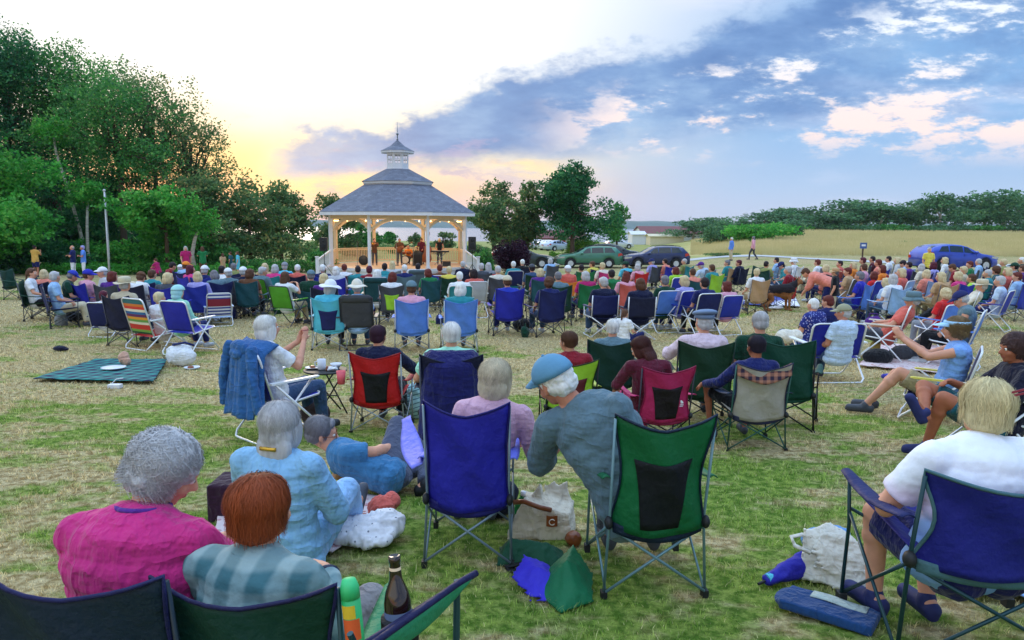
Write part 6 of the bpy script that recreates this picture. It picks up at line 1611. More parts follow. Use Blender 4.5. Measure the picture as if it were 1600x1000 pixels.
row(1069, 404, 'sit_left', 'crew', 'hgrey', 'olive', 'grey haired man in olive shirt before the navy car tail', 'quad', 'teal')
row(1038, 430, 'sit', 'short', 'hdgrey', 'dgreen', 'dark grey haired man in the light blue beach chair', 'lawn', 'sky', 'white', d=17)
row(1068, 431, 'head_hand', 'bob', 'hblond', 'lav', 'blond woman in violet blue top leaning left', 'lawn', 'blue', 'white', off=10, d=17)
row(1095, 408, 'lean_left', 'short', 'hgrey', 'paleb', 'person in purple cap and white shirt leaning left', 'quad', 'grey', hat='cap', hatc='purple')
row(1112, 413, 'sit', 'short', 'hbrown', 'teal', 'person in turquoise shirt with a neon green chair', 'quad', 'lime')
row(1136, 406, 'sit_left', 'short', 'hdgrey', 'teal', 'grey haired person in teal left of the dark haired pair', 'quad', 'tan')
row(1154, 406, 'sit_left', 'short', 'maroon', 'dnavy', 'maroon haired man in dark navy coat', 'quad', 'dnavy', sl='long', b=1.15)
row(1100, 442, 'sit', 'short', 'hdark', 'navy', 'dark haired person low in the left blue beach chair', 'lawn', 'navy', 'white', d=16.2)
row(1135, 433, 'sit_left', 'bob', 'hauburn', 'pink', 'girl in pink plaid between two blue beach chairs', 'lawn', 'blue', 'white', s=1.0, d=16.6)
row(1198, 408, 'sit', 'crew', 'hdark', 'olive', 'man facing right in olive shirt by the turquoise chair', 'quad', 'dgreen', off=-90)
row(1213, 402, 'sit', 'crew', 'hdark', 'lblue', 'dark haired man in pale blue behind the turquoise chair', 'quad', 'grey')
row(1221, 408, 'sit_down', 'short', 'hdark', 'teal', 'man in navy cap in the turquoise lawn chair', 'lawn', 'teal', 'white', hat='cap', hatc='navy', off=40)
row(1231, 416, 'sit', 'short', 'hgrey', 'dred', 'person with red rucksack chair right of the turquoise chair', 'quad', 'red', off=20)
row(1240, 402, 'sit', 'short', 'hwhite', 'white', 'person in white sun hat behind the navy cap man', 'quad', 'white', hat='bucket', hatc='white')
row(1277, 405, 'sit', 'short', 'hauburn', 'white', 'pink faced person behind the bending woman', 'quad', 'grey')
row(1258, 409, 'bend', 'short', 'hbrown', 'salmon', 'person in salmon shirt bending down over a dog', None, off=30, tr='navy', d=20.5, b=1.25, fat=1.2, group=None, sl='mid')
row(1304, 401, 'stand', 'short', 'hdgrey', 'black', 'man in straw hat and black tee sitting tall beside the dog', None, hat='straw', hatc='tan', off=30, d=19.5, b=1.15, s=.8, tr='denim', group=None)
row(1272, 446, 'ground', 'crew', 'hwhite', 'navy', 'white haired woman in navy floral dress sitting on the grass', None, off=8, b=1.25, fat=1.35, d=14.2, s=1.12, group=None, dress=.5)
row(1295, 441, 'ground_left', 'short', 'hauburn', 'navy', 'brown haired man in navy beside the floral dress woman', None, off=-20, d=15, s=1.12, group=None)
# --- right crowd
RC = [
 (1333, 409, 'sit_left', 'bob', 'hblond', 'orange', 'blond woman in orange top below the scrub mound', 'quad', 'blue'),
 (1348, 402, 'sit', 'short', 'maroon', 'maroon', 'maroon haired person in maroon below the field sign', 'quad', 'dgrey'),
 (1350, 412, 'sit_right', 'short', 'hbrown', 'pink', 'brown haired person in pink below the field sign', 'quad', 'blue'),
 (1363, 400, 'sit', 'crew', 'hdark', 'maroon', 'dark haired man in maroon right of the field sign', 'quad', 'dgrey'),
 (1378, 414, 'sit_left', 'bob', 'hauburn', 'orange', 'auburn haired person in vivid orange shirt', 'quad', 'red'),
 (1388, 400, 'sit', 'crew', 'hdark', 'white', 'dark haired man in white left of the blue car', 'quad', 'grey'),
 (1402, 402, 'sit', 'bob', 'hblond', 'lgrey', 'blond person at the tail of the blue car', 'quad', 'dgrey'),
 (1411, 407, 'sit_down', 'short', 'hdark', 'lblue', 'dark haired child by the blue car wheel', 'lawn', 'lblue'),
 (1365, 424, 'low', 'bob', 'hauburn', 'red', 'auburn haired child in red low on the lawn', 'beach', 'blue'),
 (1395, 428, 'sit', 'bob', 'hgrey', 'white', 'grey haired woman in white behind the maroon recliner', 'quad', 'lblue'),
 (1458, 409, 'sit', 'bob', 'maroon', 'lav', 'maroon haired woman in violet shirt before the blue car', 'quad', 'blue'),
 (1476, 402, 'sit', 'bob', 'hblond', 'white', 'blond woman in white before the blue car door', 'quad', 'grey'),
 (1488, 413, 'sit_down', 'short', 'hbrown', 'dred', 'brown haired man in dark red below the blue car', 'quad', 'navy'),
 (1505, 416, 'sit_left', 'short', 'hblond', 'beige', 'blond person in beige below the blue car wheel', 'quad', 'dgrey'),
 (1518, 428, 'low', 'short', 'hbrown', 'lime', 'child in lime green shirt by the straw hat', 'beach', 'lime'),
 (1529, 404, 'sit_right', 'crew', 'hgrey', 'lblue', 'grey haired man at the nose of the blue car', 'quad', 'navy'),
 (1556, 416, 'sit', 'curly', 'hbrown', 'dteal', 'curly haired person in dark teal top', 'quad', 'dteal'),
 (1568, 405, 'sit', 'short', 'hblond', 'olive', 'tan haired person in olive right of the blue car', 'quad', 'dgreen'),
 (1585, 409, 'sit', 'short', 'hdark', 'grey', 'person in green cap near the right edge', 'quad', 'dgrey'),
 (1596, 402, 'sit', 'crew', 'hwhite', 'dgreen', 'white haired person in dark green at the right edge', 'quad', 'dgreen'),
 (1589, 425, 'sit_left', 'short', 'hauburn', 'lblue', 'reddish haired man in light blue shirt at the right edge', 'quad', 'blue'),
 (1562, 431, 'sit', 'short', 'hgrey', 'paleb', 'broad grey haired man in pale grey shirt', 'lawn', 'blue'),
 (1324, 418, 'sit_left', 'short', 'hauburn', 'tan', 'auburn haired person in tan shirt', 'lawn', 'dgrey'),
 (1343, 424, 'sit', 'short', 'hdgrey', 'royal', 'grey haired person in bright blue shirt', 'quad', 'sky'),
 (1448, 421, 'sit_right', 'bob', 'hblond', 'salmon', 'blond woman in salmon right of the blue hat man', 'quad', 'lblue'),
 (1470, 425, 'sit_left', 'long', 'hblond', 'tan', 'long blond haired woman in tan behind the capped man', 'quad', 'tan')]
for (px, py, pk, hs, hair, shirt, who, ch, cc) in RC:
    hat = {'1585': ('cap', 'dgreen')}.get(str(px))
    row(px, py, pk, hs, hair, shirt, who, ch, cc, 'white' if ch in ('lawn', 'beach') else 'dgrey', hat=hat[0] if hat else None, hatc=hat[1] if hat else 'white', off=random.uniform(-15, 15))
# --- more of the packed audience
for px, py, pk, hs, hair, shirt, who, ch, cc in (
 (68, 421, 'sit_left', 'bob', 'hblond', 'salmon', 'blond woman in salmon top at the far left table', 'quad', 'dnavy'),
 (176, 424, 'sit_right', 'bob', 'hauburn', 'purple', 'auburn haired woman in purple beside the flagpole', 'quad', 'dgrey'),
 (238, 421, 'sit', 'short', 'hbrown', 'teal', 'brown haired person in teal right of the flagpole', 'quad', 'navy'),
 (308, 424, 'sit_left', 'bob', 'hblond', 'lav', 'blond child in lavender left of the slate shirt woman', 'quad', 'blue'),
 (365, 411, 'sit', 'short', 'hdgrey', 'olive', 'grey haired man in olive before the running children', 'quad', 'navy'),
 (430, 413, 'sit', 'bob', 'hgrey', 'hot', 'grey haired woman in hot pink behind the green chairs', 'quad', 'teal'),
 (505, 427, 'sit_left', 'bob', 'hblond', 'purple', 'blond woman in purple behind the white sun hat', 'quad', 'dnavy'),
 (559, 415, 'sit', 'crew', 'hdark', 'teal', 'dark haired man in teal left of the maroon haired person', 'quad', 'teal'),
 (632, 413, 'sit', 'crew', 'hwhite', 'navy', 'white haired man in navy below the drum kit', 'quad', 'slate'),
 (668, 420, 'sit_left', 'bob', 'hauburn', 'green', 'auburn haired woman in green by the red chair', 'quad', 'dteal'),
 (702, 416, 'sit', 'short', 'hblond', 'yellow', 'blond person in yellow below the keyboard', 'quad', 'dgreen'),
 (739, 420, 'sit_left', 'bob', 'hdark', 'coral', 'dark haired woman in coral below the right speaker', 'lawn', 'lgrey'),
 (778, 415, 'sit', 'crew', 'hgrey', 'cream', 'grey haired man in cream below the purple bush', 'quad', 'dgrey'),
 (845, 419, 'sit_right', 'bob', 'hblond', 'purple', 'blond woman in purple above the curly haired woman', 'quad', 'dteal'),
 (872, 424, 'sit', 'crew', 'hdgrey', 'slate', 'grey haired man in slate left of the orange chair', 'quad', 'dgreen'),
 (925, 408, 'sit_left', 'short', 'hbrown', 'yellow', 'brown haired person in yellow before the green car door', 'quad', 'navy'),
 (996, 412, 'sit', 'bob', 'hgrey', 'pink', 'grey haired woman in pink between the two station wagons', 'quad', 'red'),
 (1055, 417, 'sit_left', 'bob', 'hauburn', 'lime', 'auburn haired woman in lime before the navy car', 'lawn', 'blue'),
 (1082, 419, 'sit', 'crew', 'hbrown', 'salmon', 'brown haired man in salmon left of the purple cap', 'quad', 'dteal'),
 (1183, 419, 'sit_right', 'short', 'hblond', 'white', 'blond person in white beside the folded green chair', 'quad', 'tan'),
 (1290, 413, 'sit', 'bob', 'hblond', 'salmon', 'blond woman in salmon behind the straw hat man', 'quad', 'dgrey'),
 (1312, 407, 'sit_left', 'crew', 'hdark', 'coral', 'dark haired man in coral left of the field sign', 'quad', 'navy'),
 (1372, 405, 'sit', 'short', 'hauburn', 'salmon', 'auburn haired child in salmon behind the orange shirt', 'quad', 'blue'),
 (1384, 434, 'low', 'bob', 'hblond', 'paleb', 'blond child in pale blue low before the recliner', 'beach', 'white'),
 (1408, 419, 'sit_left', 'bob', 'hblond', 'coral', 'blond woman in coral left of the blue hat man', 'lawn', 'lblue'),
 (1420, 409, 'sit', 'crew', 'hdark', 'purple', 'dark haired man in purple by the blue car tail', 'quad', 'dgrey'),
 (1440, 412, 'sit_right', 'bob', 'hgrey', 'cream', 'grey haired woman in cream by the blue car wheel', 'quad', 'navy'),
 (1497, 424, 'sit', 'bob', 'hblond', 'hot', 'blond woman in hot pink left of the lime shirt child', 'quad', 'blue'),
 (1515, 408, 'sit_left', 'short', 'hauburn', 'green', 'auburn haired person in green below the blue car bonnet', 'quad', 'dgrey'),
 (1543, 421, 'sit', 'crew', 'hgrey', 'teal', 'grey haired man in teal behind the straw sun hat', 'quad', 'navy'),
 (1574, 418, 'sit_left', 'bob', 'hblond', 'coral', 'blond woman in coral near the right edge', 'lawn', 'blue'),
 (1598, 414, 'sit', 'short', 'hbrown', 'purple', 'brown haired person in purple at the right edge', 'quad', 'dnavy')):
    row(px, py, pk, hs, hair, shirt, who, ch, cc, 'white' if ch in ('lawn', 'beach') else 'dgrey', off=random.uniform(-15, 15), s=random.uniform(1.04, 1.12))
row(1449, 389, 'stand', 'short', 'hgrey', 'yellow', 'grey haired person in yellow standing before the blue car', None, d=31, off=120, group=None, s=.9)
row(1534, 428, 'recline', 'short', 'hgrey', 'cream', 'person in straw sun hat and cream shirt reclining', 'lawn', 'green', 'white', hat='straw', hatc='beige', sl='long', off=25, d=17)
row(1479, 446, 'sit_right', 'curly', 'hblond', 'red', 'curly blond girl in red shirt behind the visor woman', 'lawn', 'sky', 'white', s=1.0, d=14.5)
row(1503, 455, 'sit_down', 'crew', 'hgrey', 'slate', 'man in navy cap and grey vest', 'lawn', 'sky', 'white', hat='cap', hatc='navy', sl='none', off=30, d=12.2, b=1.15)
row(1428, 424, 'recline', 'crew', 'hgrey', 'coral', 'man in blue hat and coral shirt in the maroon striped recliner', None, hat='bucket', hatc='slate', off=35, d=12.6, b=1.15, tr='dgrey', cs=1.1)
# --- standing people far off
def stand(px, py, pk, hs, hair, shirt, who, d, off=180, **kw):
    return row(px, py, pk, hs, hair, shirt, who, None, d=d, off=off, s=kw.pop('s', 1.0), group=kw.pop('group', None), **kw)
stand(56, 391, 'photo', 'short', 'hdark', 'gold', 'man in yellow tee and navy shorts standing with back turned', 40, 60, tr='navy', tl='short', b=1.15, skin='skin2')
stand(114, 388, 'arms_crossed', 'bald', 'hgrey', 'navy', 'bald man in navy polo and white trousers with arms crossed', 39, 170, tr='white', b=1.12)
stand(130, 391, 'arms_crossed', 'short', 'lav', 'sky', 'woman in violet blue top and white trousers beside the bald man', 39, 190, tr='white', skin='skin2')
stand(243, 394, 'squat', 'short', 'hbrown', 'magenta', 'child crouching in a maroon dress at the wood edge', 42, 150, s=1.0, tr='magenta')
stand(291, 390, 'walk', 'long', 'hgrey', 'magenta', 'woman in magenta dress walking at the wood edge', 38, -100, tr='magenta', dress=.8)
stand(317, 391, 'photo', 'long', 'hbrown', 'green', 'woman in green tee walking left of the small children', 40, 90, tr='brown')
stand(348, 395, 'walk', 'long', 'hbrown', 'tan', 'small child in pale tan dress by the yellow flowers', 42, 120, s=.78, tr='lgrey', dress=.6)
stand(360, 393, 'hips', 'short', 'hbrown', 'dteal', 'child in dark green shirt between two girls', 43, 160, s=.82, tr='dgrey')
stand(371, 394, 'stand', 'long', 'hbrown', 'cyan', 'girl in a pale turquoise dress at the hedge end', 42, 170, s=.84, tr=None, dress=.95)
row(378, 409, 'ground', 'short', 'hbrown', 'orange', 'child in orange sitting on the lawn before the hedge', None, d=31, off=-80, s=.95)
stand(1140, 380, 'stand', 'short', 'hwhite', 'sky', 'white haired person in light blue jacket walking on the path', 55, -10, sl='long', tr='denim', b=1.12)
stand(1174, 381, 'walk', 'long', 'hdgrey', 'pink', 'person in pale top and dark trousers walking on the path', 54, -60, sl='long', tr='dgrey')
# --- musicians
def mus(x, y, pk, rz, hs, hair, shirt, who, **kw):
    p = stage(x, y); return person(p, R(rz), pk, who, shirt, hair, hs, kw.pop('tr', 'dgrey'), kw.pop('sl', 'long'), 'skin2', vox=.02, group='musicians in the gazebo', s=.98, **kw)
mus(-1.5, -.5, 'horn', 195, 'short', 'hdark', 'brown', 'musician in brown shirt playing a horn at the left of the gazebo', tr='dgrey')
mus(.05, -.4, 'guitar', 190, 'short', 'hdgrey', 'brown', 'guitarist in brown shirt left of the drum kit')
pz = stage(.6, .85); person(pz, R(180), 'sit', 'drummer in orange brown shirt sitting behind the drum kit', 'orange', 'hbrown', 'bald', 'dgrey', 'short', 'skin2', vox=.02, group='musicians in the gazebo')
mus(1.45, .62, 'play', 170, 'short', 'hbrown', 'maroon', 'bass player in dark red behind the double bass')
mus(2.6, .3, 'play', 185, 'long', 'hblond', 'black', 'singer in black sleeveless top behind the keyboard', sl='none')
r = empty('trumpet', stage(-1.62, -.78) + V3(0, 0, 1.38)); r.rotation_euler = (0, 0, R(15)); tag(r, 'brass trumpet held up by the horn player', 'trumpet')
mb = MB(); mb.tube([(0, .1, 0), (0, -.35, -.02)], .012, 8); mb.lathe([(.012, 0), (.02, .1), (.035, .15), (.062, .18)], 18, M=Matrix.Translation((0, -.33, -.02)) @ Matrix.Rotation(PI / 2, 4, 'X')); mb.build('tube', 'brass', r, smooth=True)
MB().tube([(0, -.02, 0), (0, -.2, 0), (0, -.24, -.06), (0, -.2, -.1), (0, -.03, -.1), (0, .01, -.05)], .010, 8).build('loop', 'brass', r, smooth=True)
r = empty('electric_guitar', stage(.02, -.66) + V3(0, 0, 1.02)); r.rotation_euler = (0, R(-28), R(8)); tag(r, 'brown guitar held by the man left of the drum kit', 'guitar')
mb = MB(); mb.lathe([(0, -.04), (.16, -.04), (.17, 0), (.16, .04), (0, .04)], 20, M=Matrix.Rotation(PI / 2, 4, 'X')); mb.lathe([(0, -.04), (.12, -.04), (.13, 0), (.12, .04), (0, .04)], 20, M=Matrix.Translation((.2, 0, 0)) @ Matrix.Rotation(PI / 2, 4, 'X')); mb.build('body', 'varnish', r, smooth=True)
mb = MB(); mb.beam((.3, -.02, 0), (.8, -.02, 0), .045, .03, up=(0, 1, 0)); mb.build('neck', 'rubber', r); MB().beam((.79, -.02, 0), (.93, -.02, 0), .07, .03, up=(0, 1, 0)).build('headstock', 'varnish', r)

# --- empty chairs
def echair(kind, px, py_feet, rzoff, label, c, t='dgrey', s=1.08, name='camp_chair', **kw):
    p = G(px, py_feet); return chair(kind, p, face(p, rzoff), label, c, t, s=s, name=name, **kw)
echair('quad', 76, 466, -40, 'empty dark navy camp chair between the ponytailed woman and the blue capped man', 'dnavy')
echair('quad', 30, 468, -70, 'empty dark green folding chair at the far left end of the audience', 'dgreen')
echair('lawn', 677, 478, 0, 'empty bright red canvas chair with white frame in the centre of the lawn', 'red', 'white', name='beach_chair')
echair('beach', 262, 490, 10, 'small blue striped beach chair behind the hooded child', 'paleb', 'white', name='beach_chair', backmat='stripes_blue')
echair('beachs', 342, 508, 28, 'empty low beach chair striped white blue and red', 'paleb', 'white', s=1.0, name='beach_chair', backmat='stripes_blue')
echair('quad', 1175, 455, 80, 'folded looking dark green camp chair seen edge on', 'dgreen')
p = at_px(1428, 12.6); rz = face(p, 35)
hd = POSES['recline']['head'] * 1.08; p = p - Vector((math.cos(rz) * hd.x - math.sin(rz) * hd.y, math.sin(rz) * hd.x + math.cos(rz) * hd.y, 0)); p.z = g(p.x, p.y)
chair('lawn', p, rz, 'tall lawn chair with maroon striped back under the man in coral', 'maroon', 'white', 'cream', s=1.12, name='lawn_chair', backmat='stripes_maroon')
# ------------------------------------------------------------------ people close to the camera
def hero(px, py, depth, rz, J, label, s=None, ch=None, **kw):
    """put a posed person so that the head stands where the photo has it; height follows from the ground"""
    w = W(px, py, depth); hd = J['head']; a = R(rz)
    if s is None: s = max(.9, min(1.14, (w.z - g(w.x, w.y)) / hd.z))
    pos = Vector((w.x - s * (math.cos(a) * hd.x - math.sin(a) * hd.y), w.y - s * (math.sin(a) * hd.x + math.cos(a) * hd.y), 0)); pos.z = g(pos.x, pos.y)
    o = person(pos, a, 'own', label, J=J, s=s, group=None, hero=kw.pop('hero', 0), **kw)
    # own key: meshes of a hero are never shared
    return o, pos, s
_old_cached = cached
def cached(key, fn): return fn() if 'own' in key else _old_cached(key, fn)
m, nt, b = newmat('stripes_teal'); _P = coords(nt, 'Object', rot=(0, .3, 0)); _s = nt.nodes.new('ShaderNodeSeparateXYZ'); nt.links.new(_P, _s.inputs[0])
nt.links.new(mixc(nt, mth(nt, 'GREATER_THAN', mth(nt, 'FRACT', mth(nt, 'MULTIPLY', _s.outputs[2], 22)), .78), H('a8d0d4'), H('4a7484')), b.inputs['Base Color']); b.inputs['Roughness'].default_value = .9
def CHR(kind, pos, rz, label, *a, **k): return chair(kind, pos, R(rz), label, *a, **k)
def loc(pos, rz, s, v):   # local to world
    a = R(rz); return Vector((pos.x + s * (math.cos(a) * v[0] - math.sin(a) * v[1]), pos.y + s * (math.sin(a) * v[0] + math.cos(a) * v[1]), pos.z + s * v[2]))

# 1 woman in the pink fleece, lower left
J = pose('sit', pel=(0, -.04, .44), chest=(0, -.08, .78), neck=(.0, -.02, .95), head=(.035, .07, 1.075), shL=(-.20, -.06, .88), shR=(.20, -.03, .88), elL=(-.27, .08, .62), elR=(.26, .16, .66),
         wrL=(.06, .34, .72), wrR=(.17, .40, .74), knL=(-.10, .42, .56), knR=(.16, .42, .58), look=(-44, 30, 10))
o, p1, s1 = hero(262, 738, 2.35, -12, J, 'woman in a bright pink fleece with curly grey hair bowed over her lap', shirt=H('cc2f7c'), hair='hgrey', hs='curly', trousers='white', sleeve='long', vox=.008, hero=8000, b=1.25, fat=1.2, amp=.006, hands={'L': ((.5, .8, .1), (.3, -.2, .9), .9), 'R': ((-.4, .85, .2), (-.5, -.1, .8), .9)})
mb = MB(); hm = J['neck']; up_ = (J['neck'] - J['chest']).normalized(); fx_ = up_.cross(V3(1, 0, 0)); mb.tube([hm + up_ * (.030 + .012 * math.sin(t)) + V3(1, 0, 0) * .080 * math.cos(t) + fx_ * (.078 * math.sin(t)) for t in np.linspace(0, 2 * PI, 26)[:-1]], .009, 8, closed=True)
mb.build('collar', 'cloth', o, smooth=True, color='purple')
def backtop(px, py, dd, rz, s):
    w = W(px, py, dd); a = R(rz); return Vector((w.x - math.sin(a) * .36 * s, w.y + math.cos(a) * .36 * s, g(w.x, w.y)))
c1 = CHR('quad', backtop(104, 925, 1.9, -5, .95), -5, 'dark green and navy camp chair under the woman in pink fleece', H('12283a'), H('20303a'), H('2c7a5c'), e=H('1a1c50'), s=.95)
r = empty('foil_wrap', loc(p1, -12, s1, (.115, .47, .74))); tag(r, 'crumpled silver foil wrap in the hands of the woman in pink', 'foil')
mk_surface('foil', H('c8c4c8'), .3, 14, .8, 1.1, metal=.5); b_ = MB(); b_.ell((0, 0, .01), (.065, .05, .03), nu=20, nv=14); me = remesh(b_, .007, 0, 'wrap', ('foil',)); displace(me, .016, 30, 4); obj('wrap', me, r)

# 2 person with the auburn bowl cut
J = pose('sit', chest=(0, -.10, .76), neck=(0, -.07, .92), head=(.0, -.025, 1.06), shL=(-.19, -.09, .87), shR=(.19, -.09, .87), elL=(-.26, .02, .62), wrL=(.0, .26, .66), elR=(.27, .0, .64), wrR=(.06, .25, .72), knL=(-.06, .44, .52), knR=(.14, .44, .52), look=(-8, 3, 0))
o, p2, s2 = hero(413, 820, 2.2, -16, J, 'person with an auburn bowl cut in a blue green checked shirt seen from behind', shirt='slate', hair=H('94431c'), hs='bowl', trousers=H('8c8686'), sleeve='long', vox=.008, hero=7000, b=1.05, fat=1.12, shirtmat='plaid_teal', headscale=.97, amp=.006)
mb = MB(); nk = J['neck']
def coll(u, v):
    t = -2.6 + 5.2 * u - PI / 2; r0 = .074 + .026 * v; return nk + V3(r0 * math.cos(t), r0 * .95 * math.sin(t) - .005, .028 - .045 * v)
mb.grid(coll, 24, 5, th=.005); mb.build('collar', 'plaid_teal', o, smooth=True)
mb = MB(); wv = J['wrR']; dv = (J['wrR'] - J['elR']).normalized(); x = dv.cross(V3(0, 0, 1)).normalized(); y = dv.cross(x)
mb.tube([wv - dv * .02 + (x * math.cos(t) + y * math.sin(t)) * .038 for t in np.linspace(0, 2 * PI, 16)[:-1]], .012, 6, closed=True); mb.build('wrist_band', 'plastic', o, smooth=True, color='dnavy')
c2 = CHR('panel', backtop(380, 962, 1.96, -2, .9), -2, 'green camp chair with navy binding under the person with the auburn bowl cut', H('0c3c30'), H('2a4a50'), H('2c8a5c'), H('0f4434'), H('1a1a48'), s=.9)
# the raised cup holder armrest with a bottle in it
ap = W(625, 955, 1.80); az = ap.z
r = empty('cup_holder_armrest', (ap.x, ap.y, g(ap.x, ap.y))); tag(r, 'green fabric armrest with cup holder beside the person with the auburn bowl cut', 'armrest')
def arm_(u, v):
    a = (u - .5) * 2; return V3(-.12 + .26 * u + .04 * v, -.16 + .30 * u + .16 * (v - .5) * (1 - .3 * u) - .06 * v, az - r.location.z - .02 + .05 * u - .05 * (1 - a * a) * (1 - (2 * v - 1) ** 2))
MB().grid(arm_, 14, 10, th=.006).build('fabric', 'nylon', r, smooth=True, color=H('2c8a5c'))
pts = [arm_(i / 10, 0) for i in range(11)] + [arm_(1, i / 6) for i in range(1, 7)] + [arm_(1 - i / 10, 1) for i in range(1, 11)]
MB().tube([p + V3(0, 0, .003) for p in pts], .009, 6).build('binding', 'nylon', r, smooth=True, color=H('1a1a48'))
bz = az - r.location.z
MB().lathe([(.0, bz - .15), (.042, bz - .15), (.047, bz - .02), (.047, bz - .015)], 20, c=(0, 0, 0)).build('cup_pocket', 'nylon', r, smooth=True, color=H('14161c'))
MB().tube([(.12, .10, 0), (.13, .12, bz + .02)], .009, 8).build('leg', 'tube', r, color=H('2a4a50'))
MB().tube([(-.10, -.10, bz), (.12, .12, .04)], .008, 8).build('cross_brace', 'tube', r, color=H('2a4a50'))
m, nt, b = newmat('brownglass'); b.inputs['Base Color'].default_value = H('24120c'); b.inputs['Roughness'].default_value = .08; b.inputs['Coat Weight'].default_value = .6
r2 = empty('beer_bottle', (ap.x, ap.y, az - .10)); r2.rotation_euler = (R(-6), R(-4), 0); tag(r2, 'brown long necked bottle standing in the green cup holder', 'bottle')
MB().lathe([(0, 0), (.031, 0), (.033, .01), (.033, .12), (.028, .145), (.016, .175), (.013, .215), (.0145, .218), (.0145, .232), (.011, .234), (.009, .22), (0, .2)], 24).build('glass', 'brownglass', r2, smooth=True)
MB().lathe([(.0175, .168), (.0145, .18), (.0142, .205)], 24).build('neck_label', 'plastic', r2, smooth=True, color=H('d8b890')); MB().lathe([(.0212, .150), (.0178, .166)], 24).build('blue_label', 'plastic', r2, smooth=True, color=H('9cb8d8'))
MB().lathe([(.0336, .02), (.0337, .10)], 24).build('body_label', 'plastic', r2, smooth=True, color=H('3a4a6a'))
def text(body, size, M, mat, parent, name='lettering', color=None):
    cu = bpy.data.curves.new(name, 'FONT'); cu.body = body; cu.size = size; cu.extrude = .0006; cu.align_x = 'CENTER'; cu.align_y = 'CENTER'
    o = bpy.data.objects.new(name, cu); TMP.collection.objects.link(o); dg = TMP.view_layers[0].depsgraph; dg.update()
    me = bpy.data.meshes.new_from_object(o.evaluated_get(dg)); bpy.data.objects.remove(o); me.materials.clear(); me.materials.append(MATS[mat]); return obj(name, me, parent, color, M)
cp = W(556, 965, 1.95)
r3 = empty('spray_can', (cp.x, cp.y, cp.z - .10)); r3.rotation_euler = (R(-5), R(-6), 0); tag(r3, 'bright green can with an orange and yellow label beside the checked shirt', 'can')
MB().lathe([(0, 0), (.024, 0), (.025, .01), (.025, .15)], 24).build('body', 'plastic', r3, smooth=True, color=H('28b060'))
MB().lathe([(.0255, .15), (.025, .18), (.018, .2), (0, .203)], 24).build('cap', 'plastic', r3, smooth=True, color=H('3cc878'))
MB().grid(lambda u, v: (.0258 * math.cos(-2.6 + 2 * u), .0258 * math.sin(-2.6 + 2 * u), .045 + .055 * v), 10, 2).build('orange_label', 'plastic', r3, color=H('e8602c'))
MB().grid(lambda u, v: (.0260 * math.cos(-2.6 + 1.6 * u), .0260 * math.sin(-2.6 + 1.6 * u), .102 + .035 * v), 10, 2).build('yellow_label', 'plastic', r3, color=H('e8c030'))

# 3 woman with long grey hair in a light blue dress on the blanket
J = pose('ground', chest=(0, -.12, .47), neck=(0, -.10, .63), head=(.01, -.065, .775), elL=(-.30, .08, .36), wrL=(-.22, .22, .60), look=(-6, 0, 0), elR=(.26, .0, .32), knL=(-.16, .34, .3), knR=(.16, .34, .3), anL=(-.1, .55, .07), anR=(.1, .55, .07))
o, p3, s3 = hero(442, 662, 4.05, -12, J, 'woman with long grey hair in a light blue dress sitting on the blanket', shirt=H('88b8dc'), hair='hgrey', hs='long', trousers='lblue', sleeve='mid', vox=.010, hero=5000, b=1.06, fat=1.18, dress=.62, amp=.008, hands={'L': ((-.1, .3, 1), (.9, .2, 0), .15)})
mb = MB(); mb.beam((-.045, 0, 0), (.045, 0, 0), .012, .018); mb.ell((0, 0, 0), (.05, .012, .011)); q = mb.build('hair_clip', 'brass', o, smooth=True); hmx = head_matrix(J); q.matrix_local = hmx @ Matrix.Translation((0, -.128, -.09))
# 4 man lying beside her
J = pose('ground', pel=(.26, .02, .14), chest=(.02, .04, .23), neck=(-.10, .05, .33), head=(-.19, .06, .44), shL=(-.08, .20, .24), shR=(.02, -.10, .34), elL=(-.14, .26, .06), wrL=(.1, .36, .06), elR=(.2, -.06, .34), wrR=(.32, .16, .32),
         hiL=(.27, .10, .13), hiR=(.29, -.02, .17), knR=(.30, .34, .42), anR=(.50, .50, .10), knL=(.52, .30, .16), anL=(.54, .02, .08), ftL=V3(.95, .1, .1), ftR=V3(.5, .5, -.1), look=(-75, 10, 12))
w4 = W(492, 706, 4.7); p4 = G(545, 775)
o = person(p4, R(0), 'own', 'man in a blue tee and grey trousers reclining beside the light blue dress', J=J, shirt=H('3f7aa8'), hair='hdgrey', hs='short', trousers=H('50566c'), sleeve='short', vox=.010, b=1.05, fat=1.2, s=1.06, hero=1500, shoes='black', amp=.007)
hmx = head_matrix(J); mb = MB()
for q in (-1, 1): mb.tube([(q * .033 + .024 * math.cos(t), .098, .004 + .019 * math.sin(t)) for t in np.linspace(0, 2 * PI, 15)[:-1]], .0022, 6, closed=True); mb.tube([(q * .056, .096, .008), (q * .081, .05, .01), (q * .083, .0, .006)], .0022, 6)
mb.tube([(-.01, .1, .008), (.01, .1, .008)], .0022, 6); mb.build('glasses', 'varnish', o, M=hmx)
